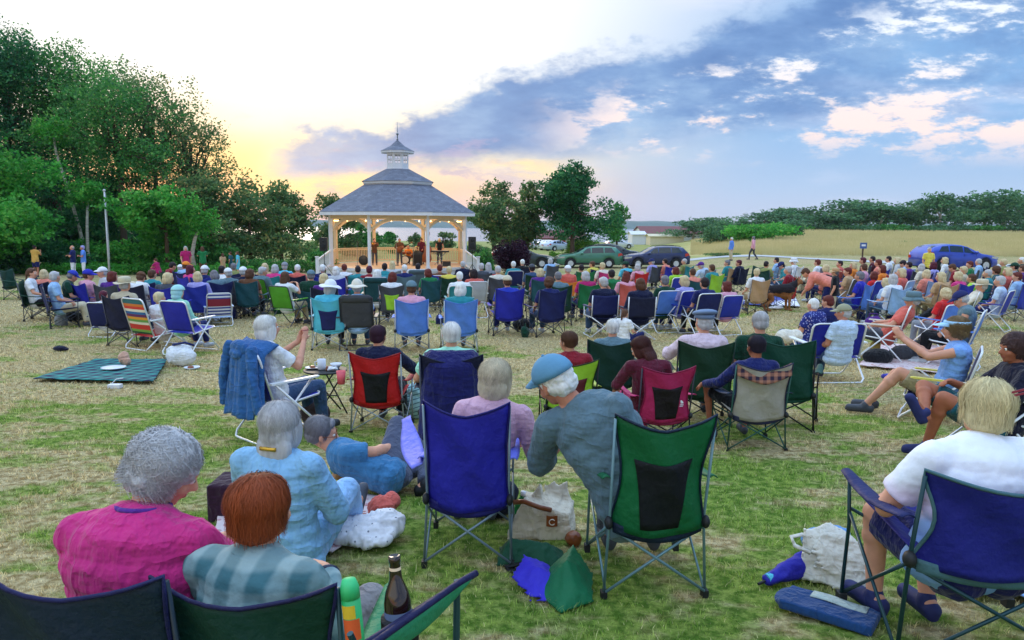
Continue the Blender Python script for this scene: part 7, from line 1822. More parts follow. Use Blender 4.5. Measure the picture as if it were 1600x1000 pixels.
# 5 white haired woman clapping beside the table
J = pose('sit', elL=(-.24, .06, .72), wrL=(-.03, .26, .92), elR=(.24, .08, .72), wrR=(.05, .27, .93), look=(-6, 0, 0))
o, p5, s5 = hero(419, 512, 7.25, -42, J, 'white haired woman in white tee clapping beside the round table', shirt='white', hair='hwhite', hs='bob', trousers='denim', vox=.012, hero=2600, b=1.05, fat=1.15, hands={'L': ((.2, .3, 1), (1, 0, 0), .25), 'R': ((-.1, .3, 1), (-1, 0, 0), .25)})
MB().ell((0, 0, 0), (.042, .008, .009)).build('hair_clip', 'plastic', o, smooth=True, color='dred', M=head_matrix(J) @ Matrix.Translation((-.02, -.126, .05)) @ Matrix.Rotation(.15, 4, 'Y'))
CHR('lawn', p5, -42, 'white tube lawn chair under the clapping white haired woman', 'royal', 'white', 'white', s=s5 * 1.0, name='lawn_chair')
# 6 dark haired person in the red chair
J = pose('sit', elR=(.36, .04, .70), wrR=(.56, .14, .62), look=(-12, 4, 0), shR=(.2, -.12, .89))
o, p6, s6 = hero(592, 524, 7.6, -6, J, 'dark haired person in navy shirt reaching an arm to the right from the red chair', shirt='dnavy', hair=H('3a1c30'), hs='short', trousers='black', sleeve='long', vox=.012, hero=2600, b=1.18, fat=1.2)
CHR('panel', p6, -2, 'red camp chair with black centre panel beside the round table', H('c81c20'), H('9aa4ac'), H('a81c24'), 'black', H('a01820'), s=s6 * 1.02, sx=1.0)
# 7 man in mint shirt
J = pose('sit', elL=(-.32, -.02, .66), wrL=(-.34, .18, .62), look=(8, 0, 0))
o, p7, s7 = hero(705, 522, 6.9, 2, J, 'man with short white hair in a mint shirt left of the blond woman', shirt='mint', hair='hwhite', hs='crew', trousers='lgrey', vox=.012, hero=2200, b=1.15, fat=1.15, skin='skin')
CHR('quad', p7, 4, 'camp chair under the man in mint and hidden by a navy jacket', 'dnavy', 'dgrey', s=s7 * 1.02)
# 8 blond woman leaning in the blue chair
J = pose('sit', pel=(.06, -.04, .42), chest=(.13, -.08, .76), neck=(.17, -.06, .92), head=(.17, -.02, 1.055), shL=(-.02, -.08, .88), shR=(.33, -.08, .85), elR=(.41, -.02, .60), wrR=(.36, .22, .60), elL=(-.08, .06, .64), look=(-14, 6, 3), hiL=(-.03, 0, .4), hiR=(.14, 0, .4))
o, p8, s8 = hero(775, 592, 4.42, -2, J, 'blond grey haired woman in pale pink cardigan leaning right in the blue chair', shirt=H('d4a8bc'), hair=H('cdbfa2'), hs='bob', trousers='grey', sleeve='long', vox=.009, hero=5200, b=1.0, fat=1.08, amp=.006)
c8 = CHR('quad', G(733, 884) + V3(0, .24, 0), -1, 'royal blue camp chair under the woman in pale pink cardigan', H('2a28a8'), H('7c8e98'), H('6f78e0'), e=H('1c1a68'), s=1.07, sx=.78)
MB().grid(lambda u, v: (-.33 - .20 * u + (v - .5) * (.07 + .08 * math.sin(PI * min(1, u * 1.1))), -.30 + .62 * u, .57 + .09 * u - .03 * math.sin(PI * u) + .03 * (v - .5)), 14, 6, th=.005).build('cup_armrest', 'nylon', c8, smooth=True, color=H('7c80e8'))
# 9 man with blue cap leaning left
J = pose('sit', pel=(-.03, -.02, .42), chest=(-.20, .02, .70), neck=(-.33, .08, .86), head=(-.44, .13, .965), shL=(-.46, .10, .76), shR=(-.15, -.02, .88), elL=(-.50, .26, .52), wrL=(-.40, .42, .56), elR=(-.18, -.02, .58), wrR=(-.12, .26, .54), look=(38, 22, -20))
o, p9, s9 = hero(866, 600, 4.0, 0, J, 'man in a faded blue cap and grey green shirt leaning left out of his chair', shirt=H('5c7480'), hair='hwhite', hs='short', trousers='dgrey', sleeve='mid', hat='cap', hatc=H('5f93b4'), vox=.009, hero=3200, b=1.12, fat=1.1, amp=.007, skin='skin2')
CHR('panel', G(1016, 930) + V3(0, .24, 0), 3, 'green camp chair with black mesh panel under the leaning man in the blue cap', H('0f6a3c'), H('6f9098'), H('1c6a44'), H('10141c'), H('10243c'), s=1.08, sx=.82)
# 10 - 15 the second line
J = POSES['sit_left']
o, p10, s10 = hero(887, 538, 7.4, 6, J, 'brown haired person in the lime chair behind the blue cap', shirt='dred', hair='hbrown', hs='crew', vox=.013, hero=1500, trousers='navy')
CHR('panel', p10, 4, 'bright lime camp chair with a maroon mesh panel', H('a8dc3c'), 'black', H('d0dc6c'), H('6a2a30'), H('20301c'), s=s10 * 1.0)
o, p11, s11 = hero(957, 512, 8.7, 0, pose('sit'), 'white haired person in slate shirt in the dark green chair', shirt='slate', hair='hwhite', hs='crew', vox=.014, hero=1500, b=1.1)
CHR('quad', p11, -8, 'dark green camp chair behind the magenta chair', H('0f3c34'), 'black', s=s11 * 1.05)
J = pose('sit', look=(45, 25, -8), head=(-.07, -.06, 1.06), elL=(-.3, .0, .66), wrL=(-.26, .2, .60))
o, p12, s12 = hero(1000, 556, 7.0, 4, J, 'child with long auburn hair in the magenta chair', shirt='maroon', hair=H('4a2420'), hs='long', vox=.012, hero=1800, trousers='magenta', sleeve='long')
c12 = CHR('panel', p12 + V3(.12, 0, 0), 8, 'magenta camp chair with dark mesh panel and a small white emblem', H('b8245c'), H('30303a'), H('d83c80'), H('1c1018'), H('901c48'), s=s12 * 1.0)
o, p13, s13 = hero(1099, 503, 8.0, -6, pose('sit', look=(20, 0, 0), wrL=(-.34, .2, .74), elL=(-.34, .02, .72)), 'man in grey blue flat beret and pale pink shirt', shirt=H('e0c8d4'), hair='hgrey', hs='crew', hat='beret', hatc=H('7288a8'), vox=.013, b=1.15, sleeve='long')
CHR('quad', p13, -6, 'green mesh camp chair under the man in the beret', H('1c4430'), 'black', s=s13)
o, p14, s14 = hero(1187, 504, 8.2, -10, pose('sit', look=(10, 15, 0)), 'person with thick grey hair behind the boy', shirt='dgreen', hair='hgrey', hs='short', vox=.013, hero=1500, b=1.1)
CHR('quad', p14 + V3(.22, -.3, 0), -25, 'tall dark green camp chair to the right of the boy', H('0f4a3c'), 'black', s=1.1)
J = pose('sit', look=(14, 6, 0), elL=(-.32, .04, .68), wrL=(-.42, .26, .62), knL=(-.34, .34, .56), anL=(-.3, .3, .09), elR=(.27, -.02, .64))
o, p15, s15 = hero(1180, 545, 7.0, 4, J, 'boy with dark hair in navy top in the tan chair', shirt='navy', hair=H('241c2c'), hs='crew', vox=.012, hero=2400, trousers='black', tl='short', skin='tanned', sleeve='long', shoes='dgrey')
CHR('quad', p15, 3, 'tan camp chair with a plaid top band under the dark haired boy', H('b0a89c'), H('2c5a50'), H('2c3c58'), e=H('2a2c48'), s=s15 * 1.04)
# plaid band over the top of the tan chair
r = empty('plaid_band', p15, R(3), s15 * 1.04); tag(r, 'brown and navy plaid blanket folded over the top of the tan chair', 'blanket')
MB().grid(lambda u, v: ((u - .5) * 2 * .272, -.365 - .055 * (1 - (2 * u - 1) ** 2) * .6 + .03 * v - .006, .93 - .085 * (1 - abs(2 * u - 1) ** 1.4) - .12 * (1 - v)), 18, 5, th=.008).build('cloth_band', 'plaid_warm', r, smooth=True)
# 16 man with tan cap in white framed chair
o, p16, s16 = hero(1316, 500, 10.7, 22, pose('sit', look=(40, 5, 0)), 'man in tan cap and light blue shirt in the white framed beach chair', s=.95, shirt='paleb', hair='hgrey', hs='crew', hat='cap', hatc=H('9c9c80'), vox=.013, b=1.2, fat=1.2, skin='skin2')
CHR('lawn', G(1300, 598) + V3(0, .25, 0), 4, 'wide navy lawn chair with a looping white tube frame', H('2028a0'), 'white', 'white', s=.98, sx=1.5, name='lawn_chair')
# 18 woman with visor clapping
J = pose('low', elL=(-.22, .12, .66), wrL=(-.05, .36, .80), elR=(.22, .12, .62), wrR=(.08, .36, .80), knL=(-.12, .36, .46), knR=(.12, .40, .40), look=(-10, 0, 0))
o, p18, s18 = hero(1493, 497, 8.3, 62, J, 'curly haired woman in light blue visor and sleeveless top clapping', s=1.12, shirt=H('7ca8e8'), hair=H('7a6444'), hs='curly', hat='visor', hatc=H('a8d4f4'), trousers='khaki', tl='short', sleeve='none', vox=.011, hero=2200, b=1.12, fat=1.15, hands={'L': ((.1, .6, .7), (.9, -.2, 0), .4), 'R': ((-.1, .6, .7), (-.9, -.2, 0), .4)})
CHR('beach', p18, 58, 'low beach chair with yellow arms under the clapping woman in the visor', 'navy', 'white', 'yellow', s=1.05, name='beach_chair')
# 20 man with bare legs at the right edge
J = pose('low', look=(10, 5, 0), knL=(-.14, .44, .52), anL=(-.02, .50, .10), knR=(.10, .52, .56), anR=(-.24, .60, .42), elL=(-.26, .04, .5), wrL=(-.10, .28, .52), elR=(.28, .06, .5), wrR=(.08, .32, .62))
o, p20, s20 = hero(1582, 562, 6.6, 78, J, 'man in dark navy tee and shorts with bare crossed legs at the right edge', s=1.1, shirt=H('14162c'), hair=H('4a3434'), hs='curly', trousers='dteal', tl='short', vox=.011, hero=1800, b=1.18, fat=1.15, skin='tanned', shoes='navy')
CHR('lawn', p20 + V3(.06, .05, 0), 72, 'white framed lawn chair with green floral canvas at the right edge', 'green', 'white', 'white', s=1.0, name='lawn_chair', backmat='floral_green')
# 21 blond woman in tie dyed white tee, lower right
J = pose('sit', pel=(-.04, 0, .44), chest=(-.02, -.04, .76), neck=(.0, .0, .92), head=(.04, .06, 1.05), shL=(-.22, -.02, .87), shR=(.20, -.02, .87), elL=(-.33, .10, .62), wrL=(-.16, .32, .60), elR=(.30, .10, .62), wrR=(.18, .34, .66), knL=(-.16, .42, .46), knR=(.10, .44, .46), anL=(-.18, .36, .09), anR=(.04, .30, .09), look=(-12, 8, 6))
o, p21, s21 = hero(1536, 640, 3.2, 6, J, 'blond woman in a white and pale blue tie dyed tee at the lower right', shirt='white', hair=H('dccc9c'), hs='bowl', trousers=H('1c2058'), tl='short', vox=.008, hero=6000, b=1.16, fat=1.18, shirtmat='tiedye', amp=.006, shoes='navy', headscale=1.0)
mb = MB()
for q, t in ((.0, .3), (.012, -.2)): mb.beam((q - .02, 0, t * .02), (q + .03, 0, .02 + t * .02), .006, .008)
mb.build('hair_clip', 'plastic', o, color='dred', M=head_matrix(J) @ Matrix.Translation((.055, -.12, .075)))
CHR('wide', backtop(1612, 768, 2.86, -3, 1.12), -3, 'low navy camp chair with grey piping under the woman in tie dyed tee', H('1c2080'), H('1c4048'), 'navy', e=H('4a7078'), s=1.12, sx=1.0)

# ------------------------------------------------------------------ draped jackets
def drape(pos, rz, s, w0, w1, top, length, label, color, yb=-.36, mat='cloth', hood=True, sleeves=True, cat='jacket', seed=0, name='draped_jacket', collar=0):
    r = empty(name, pos, R(rz), s); tag(r, label, cat)
    def f(u, v):
        a = (u - .5) * 2; k = min(1, v * 7); L = v * length
        x = a * (w0 + (w1 - w0) * v) / 2; fold = .016 * math.sin(a * 9 + seed + 1.5 * v) * v + .01 * math.sin(a * 21 + 2 * seed) * v
        z = top - .05 * (1 - abs(a) ** 2) * 0 - L * (1 if abs(a) < .8 else 1 + .12 * math.sin(seed + 3 * a)) + .015 * math.sin(a * 5 + seed) * v - .04 * max(0, abs(a) - .75) * 4 * (1 - v)
        return (x, yb - .05 * k - .05 * (1 - a * a) * .6 + .09 * (1 - k) - .07 * v + fold + .10 * abs(a) ** 3, z)
    me = MB().grid(f, 44, 30, th=.014).mesh('shell', [mat]); displace(me, .006, 12, seed); obj('shell', me, r, color)
    if hood:
        b_ = MB(); b_.ell((0, yb - .07, top - .06), (w0 * .30, .055, .075), nu=18, nv=12); b_.ell((0, yb - .11, top - .11), (w0 * .2, .035, .05)); me = remesh(b_, .009, 3, 'hood', (mat,)); displace(me, .008, 14, seed); obj('hood', me, r, color)
    if sleeves:
        for q in (-1, 1):
            b_ = MB(); b_.cap((q * w0 * .42, yb - .07, top - .06), (q * (w0 * .46 + .05), yb - .10, top - length * .5), .05, .045); b_.cap((q * (w0 * .46 + .05), yb - .10, top - length * .5), (q * (w0 * .5 + .08), yb - .08, top - length * .92), .045, .04, fb=True)
            me = remesh(b_, .009, 3, 'sleeve', (mat,)); displace(me, .010, 11, seed + q); obj('sleeve', me, r, color)
    return r
drape(p5, -42, s5, .50, .66, .99, .70, 'blue hooded fleece jacket draped over the white lawn chair', H('33639c'), yb=-.32, seed=2)
drape(p7, 4, s7, .48, .60, .96, .74, 'dark navy jacket draped over the chair of the man in mint', H('1a1c58'), yb=-.335, seed=5, hood=False, sleeves=False)
# ------------------------------------------------------------------ things lying about
def blob(name, pos, parts, color, label, cat, rz=0, mat='cloth', vox=.012, amp=.012, freq=8, seed=0, part='shell', stretch=(1, 1, 1), smooth=2):
    r = empty(name, pos, R(rz)); tag(r, label, cat); b_ = MB()
    for p in parts:
        if p[0] == 'hull':
            bm = bmesh.new(); [bm.verts.new(q) for q in p[1]]; bmesh.ops.convex_hull(bm, input=bm.verts); tm_ = bpy.data.meshes.new('t'); bm.to_mesh(tm_); bm.free()
            b_.add([tuple(v.co) for v in tm_.vertices], [tuple(f.vertices) for f in tm_.polygons])
        elif len(p) == 2: b_.ell(p[0], p[1], nu=18, nv=12)
        else: b_.cap(p[0], p[1], p[2], p[3])
    me = remesh(b_, vox, smooth, part, (mat,)); displace(me, amp * .8, freq, seed, True, stretch); displace(me, amp * .35, freq * 2.7, seed + 5, True); obj(part, me, r, color); return r
def sheet(name, corners, label, cat, mat, color=None, n=40, amp=.014, lift=.03, seed=0, part=None, rag=.02, edge=None, freq=3.0):
    """a cloth lying on the ground between four pixel corners"""
    P = [G(*c) for c in corners]; ctr = sum(P, Vector()) / 4; r = empty(name, ctr) if part else None
    def f(u, v):
        p = P[0].lerp(P[1], u).lerp(P[3].lerp(P[2], u), v); q = Vector((p.x * freq + seed, p.y * freq, seed)); h = 1 - abs(noise.noise(q)) * 2.4; h2 = 1 - abs(noise.noise(q * 2.7)) * 2
        e = rag * noise.noise(Vector((u * 7, v * 7, seed + 4))); p = p + Vector((e, e * .7, 0)); return Vector((p.x, p.y, g(p.x, p.y) + lift + amp * (h + .4 * h2))) - ctr
    mb = MB().grid(f, n, n, th=.008)
    if part: tag(r, label, cat); mb.build(part, mat, r, smooth=True, color=color); return r
    o = mb.build(name, mat, None, smooth=True, color=color); o.location = ctr; tag(o, label, cat); return o
mk_surface('wicker', H('4a3a3c'), .9, 30, .4, 1.3, 40, .006)
mk_surface('glassgreen', H('2c8a4c'), .12, 4, .9, 1.1)
sheet('picnic_blanket', [(330, 868), (520, 872), (622, 785), (352, 765)], 'pinkish floral picnic blanket under the woman in the light blue dress', 'blanket', 'floral_pink', lift=.035)
sheet('plaid_blanket', [(52, 598), (240, 602), (262, 566), (150, 566)], 'dark blue green plaid blanket spread on the empty grass at left', 'blanket', 'plaid_dark', lift=.05, amp=.012)
sheet('striped_blanket', [(1150, 478), (1250, 482), (1240, 462), (1165, 462)], 'red and white striped blanket under the shepherd dog', 'blanket', 'stripes_blue', lift=.05)
sheet('pale_blanket', [(1340, 575), (1490, 590), (1500, 545), (1380, 540)], 'pale lilac blanket with dark bags right of the white framed chair', 'blanket', 'floral_pink', lift=.04)
sheet('blue_towel', [(1495, 940), (1640, 950), (1640, 880), (1500, 880)], 'light blue towel on the grass under the low navy chair', 'towel', 'tiedye', lift=.04, amp=.02)
p = G(562, 868); p.z += .05
blob('white_cloth', p + V3(0, .2, 0), [((0, 0, .02), (.20, .16, .05)), ((.1, .06, .03), (.12, .12, .06)), ((-.12, -.04, .02), (.10, .1, .04)), ((.05, -.12, .01), (.12, .08, .03))], 'white', 'crumpled white dotted cloth on the picnic blanket', 'cloth', mat='white_dots', vox=.009, amp=.032, freq=9, seed=3)
blob('red_bag', G(588, 822) + V3(.02, .1, .03), [((0, 0, .05), (.09, .08, .08)), ((.05, .05, .08), (.06, .06, .06))], 'coral', 'small crumpled red bag on the picnic blanket', 'bag', vox=.009, amp=.014, freq=12)
r = empty('cushion_box', G(357, 815) + V3(0, .1, 0)); tag(r, 'dark maroon box cushion left of the woman in the light blue dress', 'cushion')
b_ = MB(); b_.box((0, 0, .13), (.24, .3, .26)); me = remesh(b_, .012, 4, 'cushion', ('cloth',)); obj('cushion', me, r, H('34182c'))
# round folding table with mugs and plates
def folding_table():
    p = G(506, 652); p = p + V3(0, .12, 0); tz = W(505, 577, p.y / ray(505, 577).y).z - p.z
    r = empty('round_table', p); tag(r, 'small round black folding table with crossed legs', 'table')
    MB().lathe([(0, tz - .02), (.235, tz - .02), (.245, tz - .012), (.245, tz - .004), (.235, tz), (0, tz)], 36).build('tabletop', 'blacktrim', r, smooth=False)
    for a in (0.5, 2.6):
        for q in (-1, 1):
            d = Vector((math.cos(a), math.sin(a), 0)); n_ = Vector((-d.y, d.x, 0)) * .14
            MB().tube([d * .2 * q + n_ * (1 if a < 1 else -1) * .9 + V3(0, 0, .01), -d * .17 * q + n_ * (1 if a < 1 else -1) * .9 + V3(0, 0, tz - .02)], .009, 8).build('leg', 'blacktrim', r, smooth=True)
    MB().tube([(-.16, -.12, .25), (.16, -.12, .25)], .007, 6).build('crossbar', 'blacktrim', r)
    t = p + V3(0, 0, tz)
    m = empty('mug', t + V3(-.035, -.02, 0)); tag(m, 'white mug in the middle of the round table', 'mug'); MB().lathe([(0, .004), (.036, 0), (.045, .01), (.047, .12), (.043, .12), (.04, .015), (0, .012)], 24).build('cup', 'paintwhite', m, smooth=True); MB().tube([(-.045, 0, .1), (-.075, 0, .085), (-.075, 0, .045), (-.045, 0, .03)], .007, 6).build('handle', 'paintwhite', m, smooth=True)
    m = empty('plate', t + V3(-.15, .03, 0)); tag(m, 'white plate at the left of the round table', 'plate'); MB().lathe([(0, .004), (.05, .004), (.085, .016), (.087, .019), (.05, .009), (0, .008)], 26).build('dish', 'paintwhite', m, smooth=True)
    m = empty('sandwich', t + V3(-.15, .03, .012)); tag(m, 'dark snack on the white plate of the round table', 'snack'); MB().ell((0, 0, .012), (.04, .03, .014)).build('bread', 'varnish', m, smooth=True)
    m = empty('bowl', t + V3(.11, .05, 0)); tag(m, 'white bowl at the right back of the round table', 'bowl'); MB().lathe([(0, .004), (.03, 0), (.06, .04), (.066, .06), (.062, .06), (.04, .02), (0, .01)], 26).build('dish', 'paintwhite', m, smooth=True)
    m = empty('napkin', t + V3(.09, -.07, 0)); tag(m, 'crumpled white napkin on the round table', 'napkin'); b_ = MB(); b_.ell((0, 0, .02), (.06, .045, .018)); me = remesh(b_, .006, 1, 'paper', ('cloth',)); displace(me, .014, 28, 3); obj('paper', me, m, 'white')
    m = empty('pepper_pot', t + V3(.045, -.09, 0)); tag(m, 'small brown pot between mug and napkin', 'pot'); MB().lathe([(0, 0), (.016, 0), (.018, .03), (.012, .05), (0, .055)], 16).build('pot', 'varnish', m, smooth=True)
folding_table()
cpx = W(533, 592, 7.3)
m = empty('red_cup', (cpx.x, cpx.y, cpx.z - .05)); tag(m, 'translucent pink red cup held at the left arm of the red chair', 'cup'); MB().lathe([(0, 0), (.035, 0), (.046, .13), (.043, .13), (.033, .01), (0, .008)], 22).build('cup', 'plastic', m, smooth=True, color=H('e8606c'))
r = blob('wicker_basket', G(487, 672) + V3(0, .15, 0), [((0, 0, .14), (.16, .12, .13))], 'brown', 'dark wicker basket by the legs of the white lawn chair', 'basket', mat='wicker', amp=.004, freq=20)
r = blob('striped_bag', G(646, 660) + V3(0, .2, 0), [((0, 0, .16), (.15, .11, .17)), ((.02, 0, .3), (.12, .09, .10))], 'teal', 'striped pale teal cloth bag between the red chair and the navy jacket', 'bag', mat='stripes_teal' if 'stripes_teal' in MATS else 'cloth', amp=.012)
MB().tube([(-.08, 0, .36), (-.06, 0, .48), (.06, 0, .48), (.09, 0, .36)], .008, 6).build('handle', 'cloth', r, color='white')
# bags between the two large chairs
r = blob('canvas_tote', G(848, 845) + V3(0, .12, 0), [('hull', [(-.22, -.10, 0), (.18, -.12, 0), (.22, .10, 0), (-.2, .12, 0), (-.12, -.08, .22), (.16, -.1, .16), (.2, .08, .18), (-.1, .1, .24)]), ('hull', [(-.14, .02, .1), (.02, .04, .1), (-.02, .0, .32), (.0, .1, .30), (-.1, .1, .1)]), ('hull', [(.02, .06, .1), (.2, .04, .1), (.2, .12, .1), (.16, .1, .30), (.0, .12, .3)])], H('d8cdb8'), 'cream canvas tote with brown leather handles between the two large chairs', 'tote bag', vox=.010, amp=.013, freq=6, seed=8)
MB().tube([(-.20, -.05, .22), (-.12, -.11, .25), (-.02, -.13, .22), (.05, -.12, .20)], .016, 8).build('handle', 'varnish', r, smooth=True)
MB().grid(lambda u, v: (.02 + .07 * u, -.135 - .012 * math.sin(PI * u), .10 + .07 * v), 6, 6, th=.004).build('leather_patch', 'varnish', r)
MB().tube([(.055 + .018 * math.cos(t), -.156, .135 + .018 * math.sin(t)) for t in np.linspace(.6, 5.7, 14)], .003, 5).build('patch_emblem', 'cloth', r, color='cream')
blob('brown_pouch', G(897, 858) + V3(0, .05, 0), [((0, 0, .04), (.05, .05, .045))], H('7a4420'), 'small brown leather pouch at the foot of the canvas tote', 'pouch', mat='varnish', vox=.008, amp=.006, freq=14)
blob('dark_bag', G(772, 820) + V3(0, .15, 0), [((0, 0, .10), (.13, .11, .11)), ((.08, .05, .15), (.08, .07, .08))], H('10182c'), 'black bag under the right side of the royal blue chair', 'bag', vox=.011, amp=.014, freq=8, mat='nylon')
b_ = G(806, 835); r = empty('water_bottle', b_ + V3(0, .08, 0)); r.rotation_euler = (R(8), R(10), 0); tag(r, 'green plastic bottle with a white cap leaning by the canvas tote', 'bottle')
MB().lathe([(0, 0), (.035, 0), (.037, .02), (.036, .17), (.03, .2), (.015, .235), (.014, .25), (0, .25)], 20).build('body', 'glassgreen', r, smooth=True); MB().lathe([(.017, .25), (.017, .275), (0, .278)], 16).build('cap', 'plastic', r, smooth=True, color='white')
blob('green_bag', G(836, 890) + V3(-.02, .1, 0), [('hull', [(-.2, -.08, .01), (.18, -.08, .01), (.2, .08, .02), (-.18, .1, .03), (-.12, 0, .13), (.1, .02, .10)])], H('0f5238'), 'dark green folded chair bag under the canvas tote', 'bag', vox=.010, amp=.012, freq=7, mat='nylon')
r = blob('blue_bag', G(846, 935) + V3(0, .08, 0), [('hull', [(.08, -.20, .01), (-.10, -.12, .02), (.12, -.1, .04), (-.14, .1, .05), (.1, .16, .06), (-.02, .22, .10), (0, .02, .11)])], H('3a30c8'), 'bright violet blue chair bag on the grass', 'bag', rz=18, vox=.010, amp=.010, freq=6, mat='nylon')
r = blob('green_sack', G(888, 945) + V3(0, .13, 0), [('hull', [(0, -.26, .01), (-.14, -.08, .02), (.15, -.10, .02), (-.13, .12, .04), (.12, .14, .05), (0, .26, .14), (0, .0, .17), (.06, -.12, .10)])], H('0f6a42'), 'pointed green nylon sack lying right of the violet blue bag', 'bag', rz=-12, vox=.010, amp=.010, freq=5, mat='nylon')
p = G(795, 893); r = empty('strap', p); tag(r, 'black carrying strap on the grass at the foot of the royal blue chair', 'strap'); MB().tube([(-.02, 0, .02), (.1, .04, .03), (.2, .0, .04), (.1, -.04, .02), (0, -.03, .015)], .012, 6, closed=True).build('webbing', 'nylon', r, smooth=True, color='black')
# lower right bags
r = blob('cream_tote', G(1325, 935) + V3(0, .2, 0), [('hull', [(-.15, -.08, .02), (.14, -.16, .0), (.18, .06, .02), (-.12, .14, .04), (-.15, 0, .26), (-.02, .06, .30), (.12, -.02, .24), (.17, -.06, .14)]), ('hull', [(-.1, -.1, .1), (.1, -.12, .06), (.02, .0, .29), (-.12, -.04, .24)])], H('dcd8cc'), 'cream cloth bag lying beside the folded umbrella', 'bag', rz=-20, vox=.010, amp=.014, freq=5, seed=2)
MB().tube([(-.16, -.02, .24), (-.22, -.05, .23), (-.20, -.09, .20), (-.12, -.09, .17)], .011, 8).build('handle', 'cloth', r, smooth=True, color=H('dcd8cc'))
r = empty('umbrella', G(1200, 925) + V3(0, .05, 0), R(28)); tag(r, 'folded blue umbrella lying on the grass at lower right', 'umbrella')
b_ = MB(); b_.cap((.02, 0, .04), (.20, 0, .06), .02, .055); b_.cap((.20, 0, .06), (.36, .01, .07), .055, .06); me = remesh(b_, .007, 2, 'canopy', ('nylon',)); displace(me, .016, 14, 5, True, (.3, 1, 1)); obj('canopy', me, r, H('2a28a8'))
MB().tube([(-.05, 0, .03), (.03, 0, .04)], .008, 8).build('tip', 'blacktrim', r); MB().lathe([(.0, -.02), (.028, -.02), (.032, .02), (0, .02)], 14, M=Matrix.Translation((.03, 0, .042)) @ Matrix.Rotation(PI / 2, 4, 'Y')).build('band', 'nylon', r, color='cyan')
blob('blue_cloth', G(1290, 868) + V3(0, .1, 0), [((0, 0, .05), (.1, .07, .06)), ((.12, .04, .06), (.09, .06, .05))], H('6a9ad0'), 'light blue cloth bundle behind the cream bag', 'cloth', amp=.018, freq=10)
r = empty('flat_blue_bag', G(1312, 985) + V3(0, .12, 0), R(-38)); tag(r, 'flat navy blue canvas bag with a pale strip below the cream bag', 'bag')
b_ = MB(); b_.box((0, 0, .035), (.42, .20, .045)); b_.ell((-.2, 0, .035), (.06, .1, .024)); me = remesh(b_, .008, 4, 'shell', ('cloth',)); displace(me, .004, 6, 2); obj('shell', me, r, H('1f4478'))
MB().grid(lambda u, v: (-.10 + .26 * u, .02 + .07 * v, .064 + .004 * math.sin(6 * u)), 8, 3, th=.004).build('pale_strip', 'cloth', r, smooth=True, color=H('b4c4c0'))
# things at the left
blob('felt_cap', G(94, 549), [((0, 0, .05), (.12, .08, .05)), ((.1, 0, .04), (.06, .05, .03))], H('1c1c34'), 'small dark cap lying alone on the dry grass', 'cap', amp=.006)
r = empty('serving_plate', G(178, 584) + V3(0, 0, .06)); tag(r, 'white oval plate on the dark plaid blanket', 'plate'); MB().lathe([(0, .01), (.12, .01), (.17, .035), (.175, .04), (.12, .02), (0, .018)], 26).build('dish', 'paintwhite', r, smooth=True)
blob('paper_bag', G(190, 576) + V3(.02, .05, .06), [((0, 0, .1), (.08, .06, .10)), ((.05, -.02, .05), (.07, .05, .05))], H('d8a890'), 'crumpled pinkish brown paper bag standing on the plaid blanket', 'bag', vox=.010, amp=.014, freq=12)
r = empty('plastic_lid', G(180, 607)); tag(r, 'clear white plastic box lying on the grass below the plaid blanket', 'box'); MB().box((0, 0, .03), (.16, .1, .05)).build('tray', 'paintwhite', r); MB().tube([(-.07, .04, .05), (.0, .05, .12), (.09, .05, .13)], .006, 5).build('lid_edge', 'paintwhite', r)
r = blob('white_tote', G(275, 575) + V3(0, .2, 0), [((0, 0, .15), (.24, .14, .15)), ((-.05, .05, .24), (.20, .1, .1))], 'white', 'large white canvas tote beside the plaid blanket', 'tote bag', vox=.013, amp=.018, freq=5)
MB().tube([(-.18, -.05, .30), (-.26, -.08, .34), (-.28, -.08, .22), (-.22, -.08, .12)], .014, 8).build('handle', 'cloth', r, smooth=True, color='khaki'); MB().tube([(-.12, -.02, .34), (.08, -.02, .38), (.22, 0, .33)], .018, 8).build('binding', 'cloth', r, smooth=True, color='navy')
r = empty('snack_tray', G(296, 577) + V3(.05, -.02, 0)); tag(r, 'small paper tray of food right of the white tote', 'tray'); MB().lathe([(0, .01), (.09, .01), (.12, .04), (.115, .04), (.08, .018), (0, .016)], 22).build('tray', 'paintwhite', r, smooth=True); MB().ell((-.02, 0, .035), (.05, .04, .025)).build('food', 'varnish', r, smooth=True)
# rainbow chair with the boy, blue chair with the hooded child
row(247, 469, 'low', 'short', 'hblond', 'white', 'boy with sandy hair in white tee in the rainbow striped chair', None, off=-32, s=1.0, tr='grey', d=14.0)
pq = at_px(236, 13.9); chair('beach', pq, face(pq, -30), 'low beach chair striped in rainbow colours with a white frame', 'red', 'white', 'white', s=1.2, name='beach_chair', backmat='stripes')
row(277, 461, 'sit', 'short', 'hbrown', 'mint', 'child in a mint green hood by the blue beach chair', None, off=-20, s=1.0, tr='navy', sl='long', hat='hoodie', hatc=H('a8dcdc'), d=13.4)
pq = at_px(291, 13.2); chair('lawn', pq, face(pq, -20), 'large blue beach chair with white arms in front of the hooded child', 'royal', 'white', 'white', s=1.08, name='beach_chair')
blob('purple_bag', G(113, 474), [((0, 0, .12), (.14, .1, .13))], 'purple', 'purple bag on the grass under the left group', 'bag', amp=.012)
blob('red_pouch', G(104, 472), [((0, 0, .08), (.09, .07, .08))], 'dred', 'dark red pouch left of the purple bag', 'bag', amp=.01)
blob('black_duffel', G(398, 468) + V3(.6, 0, 0), [((0, 0, .1), (.2, .12, .1))], 'black', 'black duffel bag under the right green chair', 'bag', amp=.012)
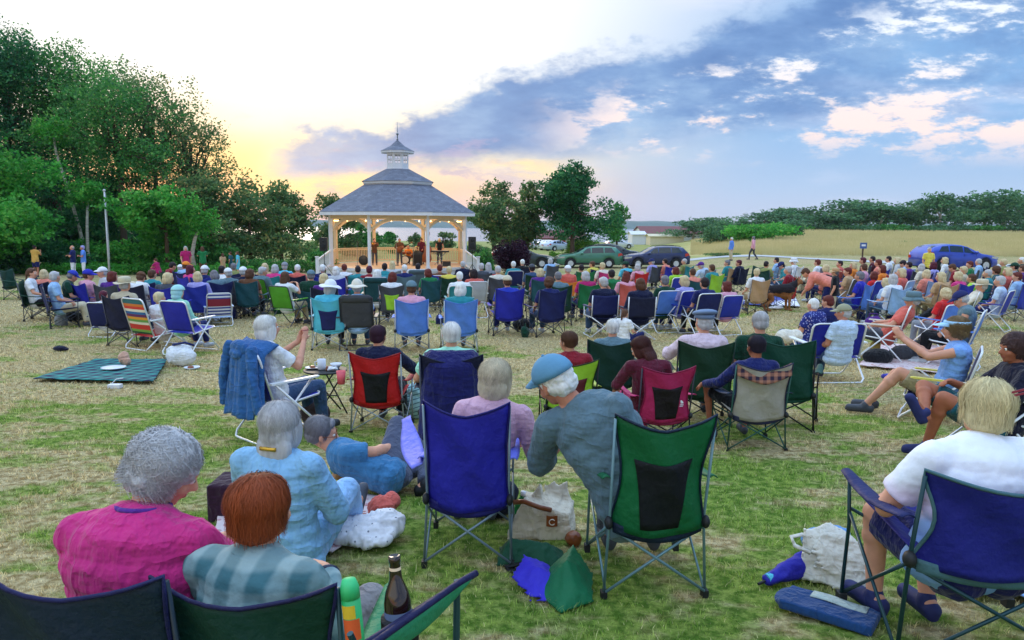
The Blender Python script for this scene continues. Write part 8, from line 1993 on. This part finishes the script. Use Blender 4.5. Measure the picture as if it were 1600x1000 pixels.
r = empty('frisbee', G(468, 473)); tag(r, 'white plastic disc lying right of the black duffel bag', 'disc'); MB().lathe([(0, .03), (.12, .03), (.15, .02), (.16, 0)], 24).build('disc', 'paintwhite', r, smooth=True)
for px, py, c_, lb in ((818, 517, 'black', 'black rucksack on the grass right of the big royal blue chair'), (1378, 572, 'black', 'large black bag right of the white framed chair'), (1418, 566, 'dgrey', 'dark grey jacket heap on the pale lilac blanket')):
    blob('bag', G(px, py) + V3(0, .15, 0), [((0, 0, .13), (.25, .16, .13)), ((.12, .05, .12), (.16, .12, .12))], c_, lb, 'bag', amp=.02, freq=5)
blob('tan_bag', G(1366, 562) + V3(0, 0, .12), [((0, 0, .1), (.09, .06, .11))], H('c0b060'), 'khaki yellow pouch on top of the black bags', 'pouch', amp=.012)
r = empty('blue_tumbler', G(1387, 592) + V3(0, 0, .04)); r.rotation_euler = (0, R(90), R(10)); tag(r, 'blue plastic tumbler lying in front of the black bags', 'tumbler'); MB().lathe([(0, -.09), (.035, -.09), (.045, .09), (.04, .09), (.03, -.08), (0, -.08)], 20).build('cup', 'plastic', r, smooth=True, color='royal')
blob('orange_bag', G(1182, 478) + V3(0, .1, 0), [((0, 0, .17), (.16, .1, .18)), ((-.08, 0, .3), (.08, .06, .12))], 'orange', 'bright orange bag standing at the tail of the dog', 'bag', amp=.014)
blob('folded_newspapers', G(1212, 484) + V3(0, 0, .03), [((0, 0, .03), (.22, .14, .03)), ((.1, .05, .05), (.14, .12, .03))], 'white', 'pile of white papers on the striped blanket below the dog', 'papers', amp=.014, freq=10)
blob('white_bundle', G(1228, 560) + V3(.1, .3, .35), [((0, 0, .0), (.2, .14, .12)), ((.16, 0, .02), (.12, .12, .1))], 'cream', 'cream and grey cloth bundle left of the white framed chair', 'cloth', amp=.02)
r = empty('turquoise_cup', G(1018, 822) + V3(0, .3, 0)); tag(r, 'turquoise cup on the grass under the large green chair', 'cup'); MB().lathe([(0, 0), (.035, 0), (.045, .12), (.04, .12), (.03, .01), (0, .01)], 20).build('cup', 'plastic', r, smooth=True, color='cyan')
r = empty('pale_box', G(985, 412) + V3(0, 0, 0)); r.location = at_px(996, 32); tag(r, 'white paper lying on the lawn before the navy car', 'paper'); MB().box((0, 0, .05), (.7, .3, .03)).build('sheet', 'paintwhite', r)
blob('pale_cloth', G(20, 868) + V3(0, .1, 0), [((0, 0, .3), (.14, .1, .05))], 'paleb', 'pale blue folded cloth at the left edge beside the green armrest', 'cloth', amp=.015) if False else None
# dog
def dog():
    mk_surface('furblack', H('201a20'), .95, 30, .6, 1.3, 50, .01); mk_surface('furtan', H('a06a40'), .95, 30, .7, 1.2, 50, .01)
    p = G(1216, 486); b_ = MB(); c = b_.cap
    c((-.28, 0, .58), (.0, 0, .60), .15, .16); c((0, 0, .60), (.28, 0, .60), .16, .18); b_.ell((.26, 0, .52), (.15, .13, .17)); c((-.05, 0, .52), (.2, 0, .48), .11, .13)
    c((.34, 0, .68), (.52, 0, .80), .12, .085); b_.ell((.57, 0, .84), (.11, .08, .08)); c((.62, 0, .82), (.76, 0, .78), .05, .03)
    for s in (-1, 1):
        c((.52, s * .05, .90), (.51, s * .06, 1.0), .03, .008)
        c((.28, s * .09, .48), (.27, s * .1, .26), .06, .038); c((.27, s * .1, .26), (.28, s * .1, .05), .036, .028); c((.28, s * .1, .04), (.34, s * .1, .03), .035, .03)
        c((-.32, s * .09, .50), (-.24, s * .1, .32), .09, .05); c((-.24, s * .1, .32), (-.40, s * .1, .20), .045, .032); c((-.40, s * .1, .20), (-.36, s * .1, .05), .03, .026); c((-.36, s * .1, .035), (-.29, s * .1, .03), .034, .028)
    c((-.40, 0, .56), (-.52, 0, .34), .045, .05); c((-.52, 0, .34), (-.5, 0, .14), .05, .02)
    me = remesh(b_, .014, 2, 'dog', ('furtan', 'furblack')); displace(me, .006, 30, 3)
    for f in me.polygons:
        q = f.center
        if (q.z > .53 + .06 * noise.noise(q * 6) and q.x < .5) or (q.x > .68) or (q.x < -.44 and q.z > .3): f.material_index = 1
    o = obj('dog', me); o.location = p; o.rotation_euler = (0, 0, R(8)); o.scale = (1.05,) * 3; tag(o, 'german shepherd dog standing on the striped blanket', 'dog')
dog()
# emblem on the magenta chair
mb = MB(); mb.grid(lambda u, v: (.15 + .03 * v * math.cos(PI * u), -.315, .53 + .035 * v * math.sin(PI * u)), 12, 2, th=.003); mb.beam((.118, -.316, .515), (.182, -.316, .515), .004, .008); mb.beam((.125, -.316, .50), (.175, -.316, .50), .004, .005)
mb.build('emblem', 'plastic', c12, color='white')
# evening air over the fields and the water
m = bpy.data.materials.new('air'); m.use_nodes = True; nt = m.node_tree; nt.nodes.remove(nt.nodes['Principled BSDF'])
pv = nt.nodes.new('ShaderNodeVolumePrincipled'); pv.inputs['Color'].default_value = (.86, .90, 1, 1); pv.inputs['Density'].default_value = .00013; nt.links.new(pv.outputs[0], nt.nodes['Material Output'].inputs['Volume']); MATS['air'] = m
hz = MB().box((0, 1270, 1.5), (6400, 2640, 43)).build('haze', 'air'); tag(hz, 'pale evening air over the meadow and the bay', 'haze', kind='stuff')
bpy.data.scenes.remove(TMP)
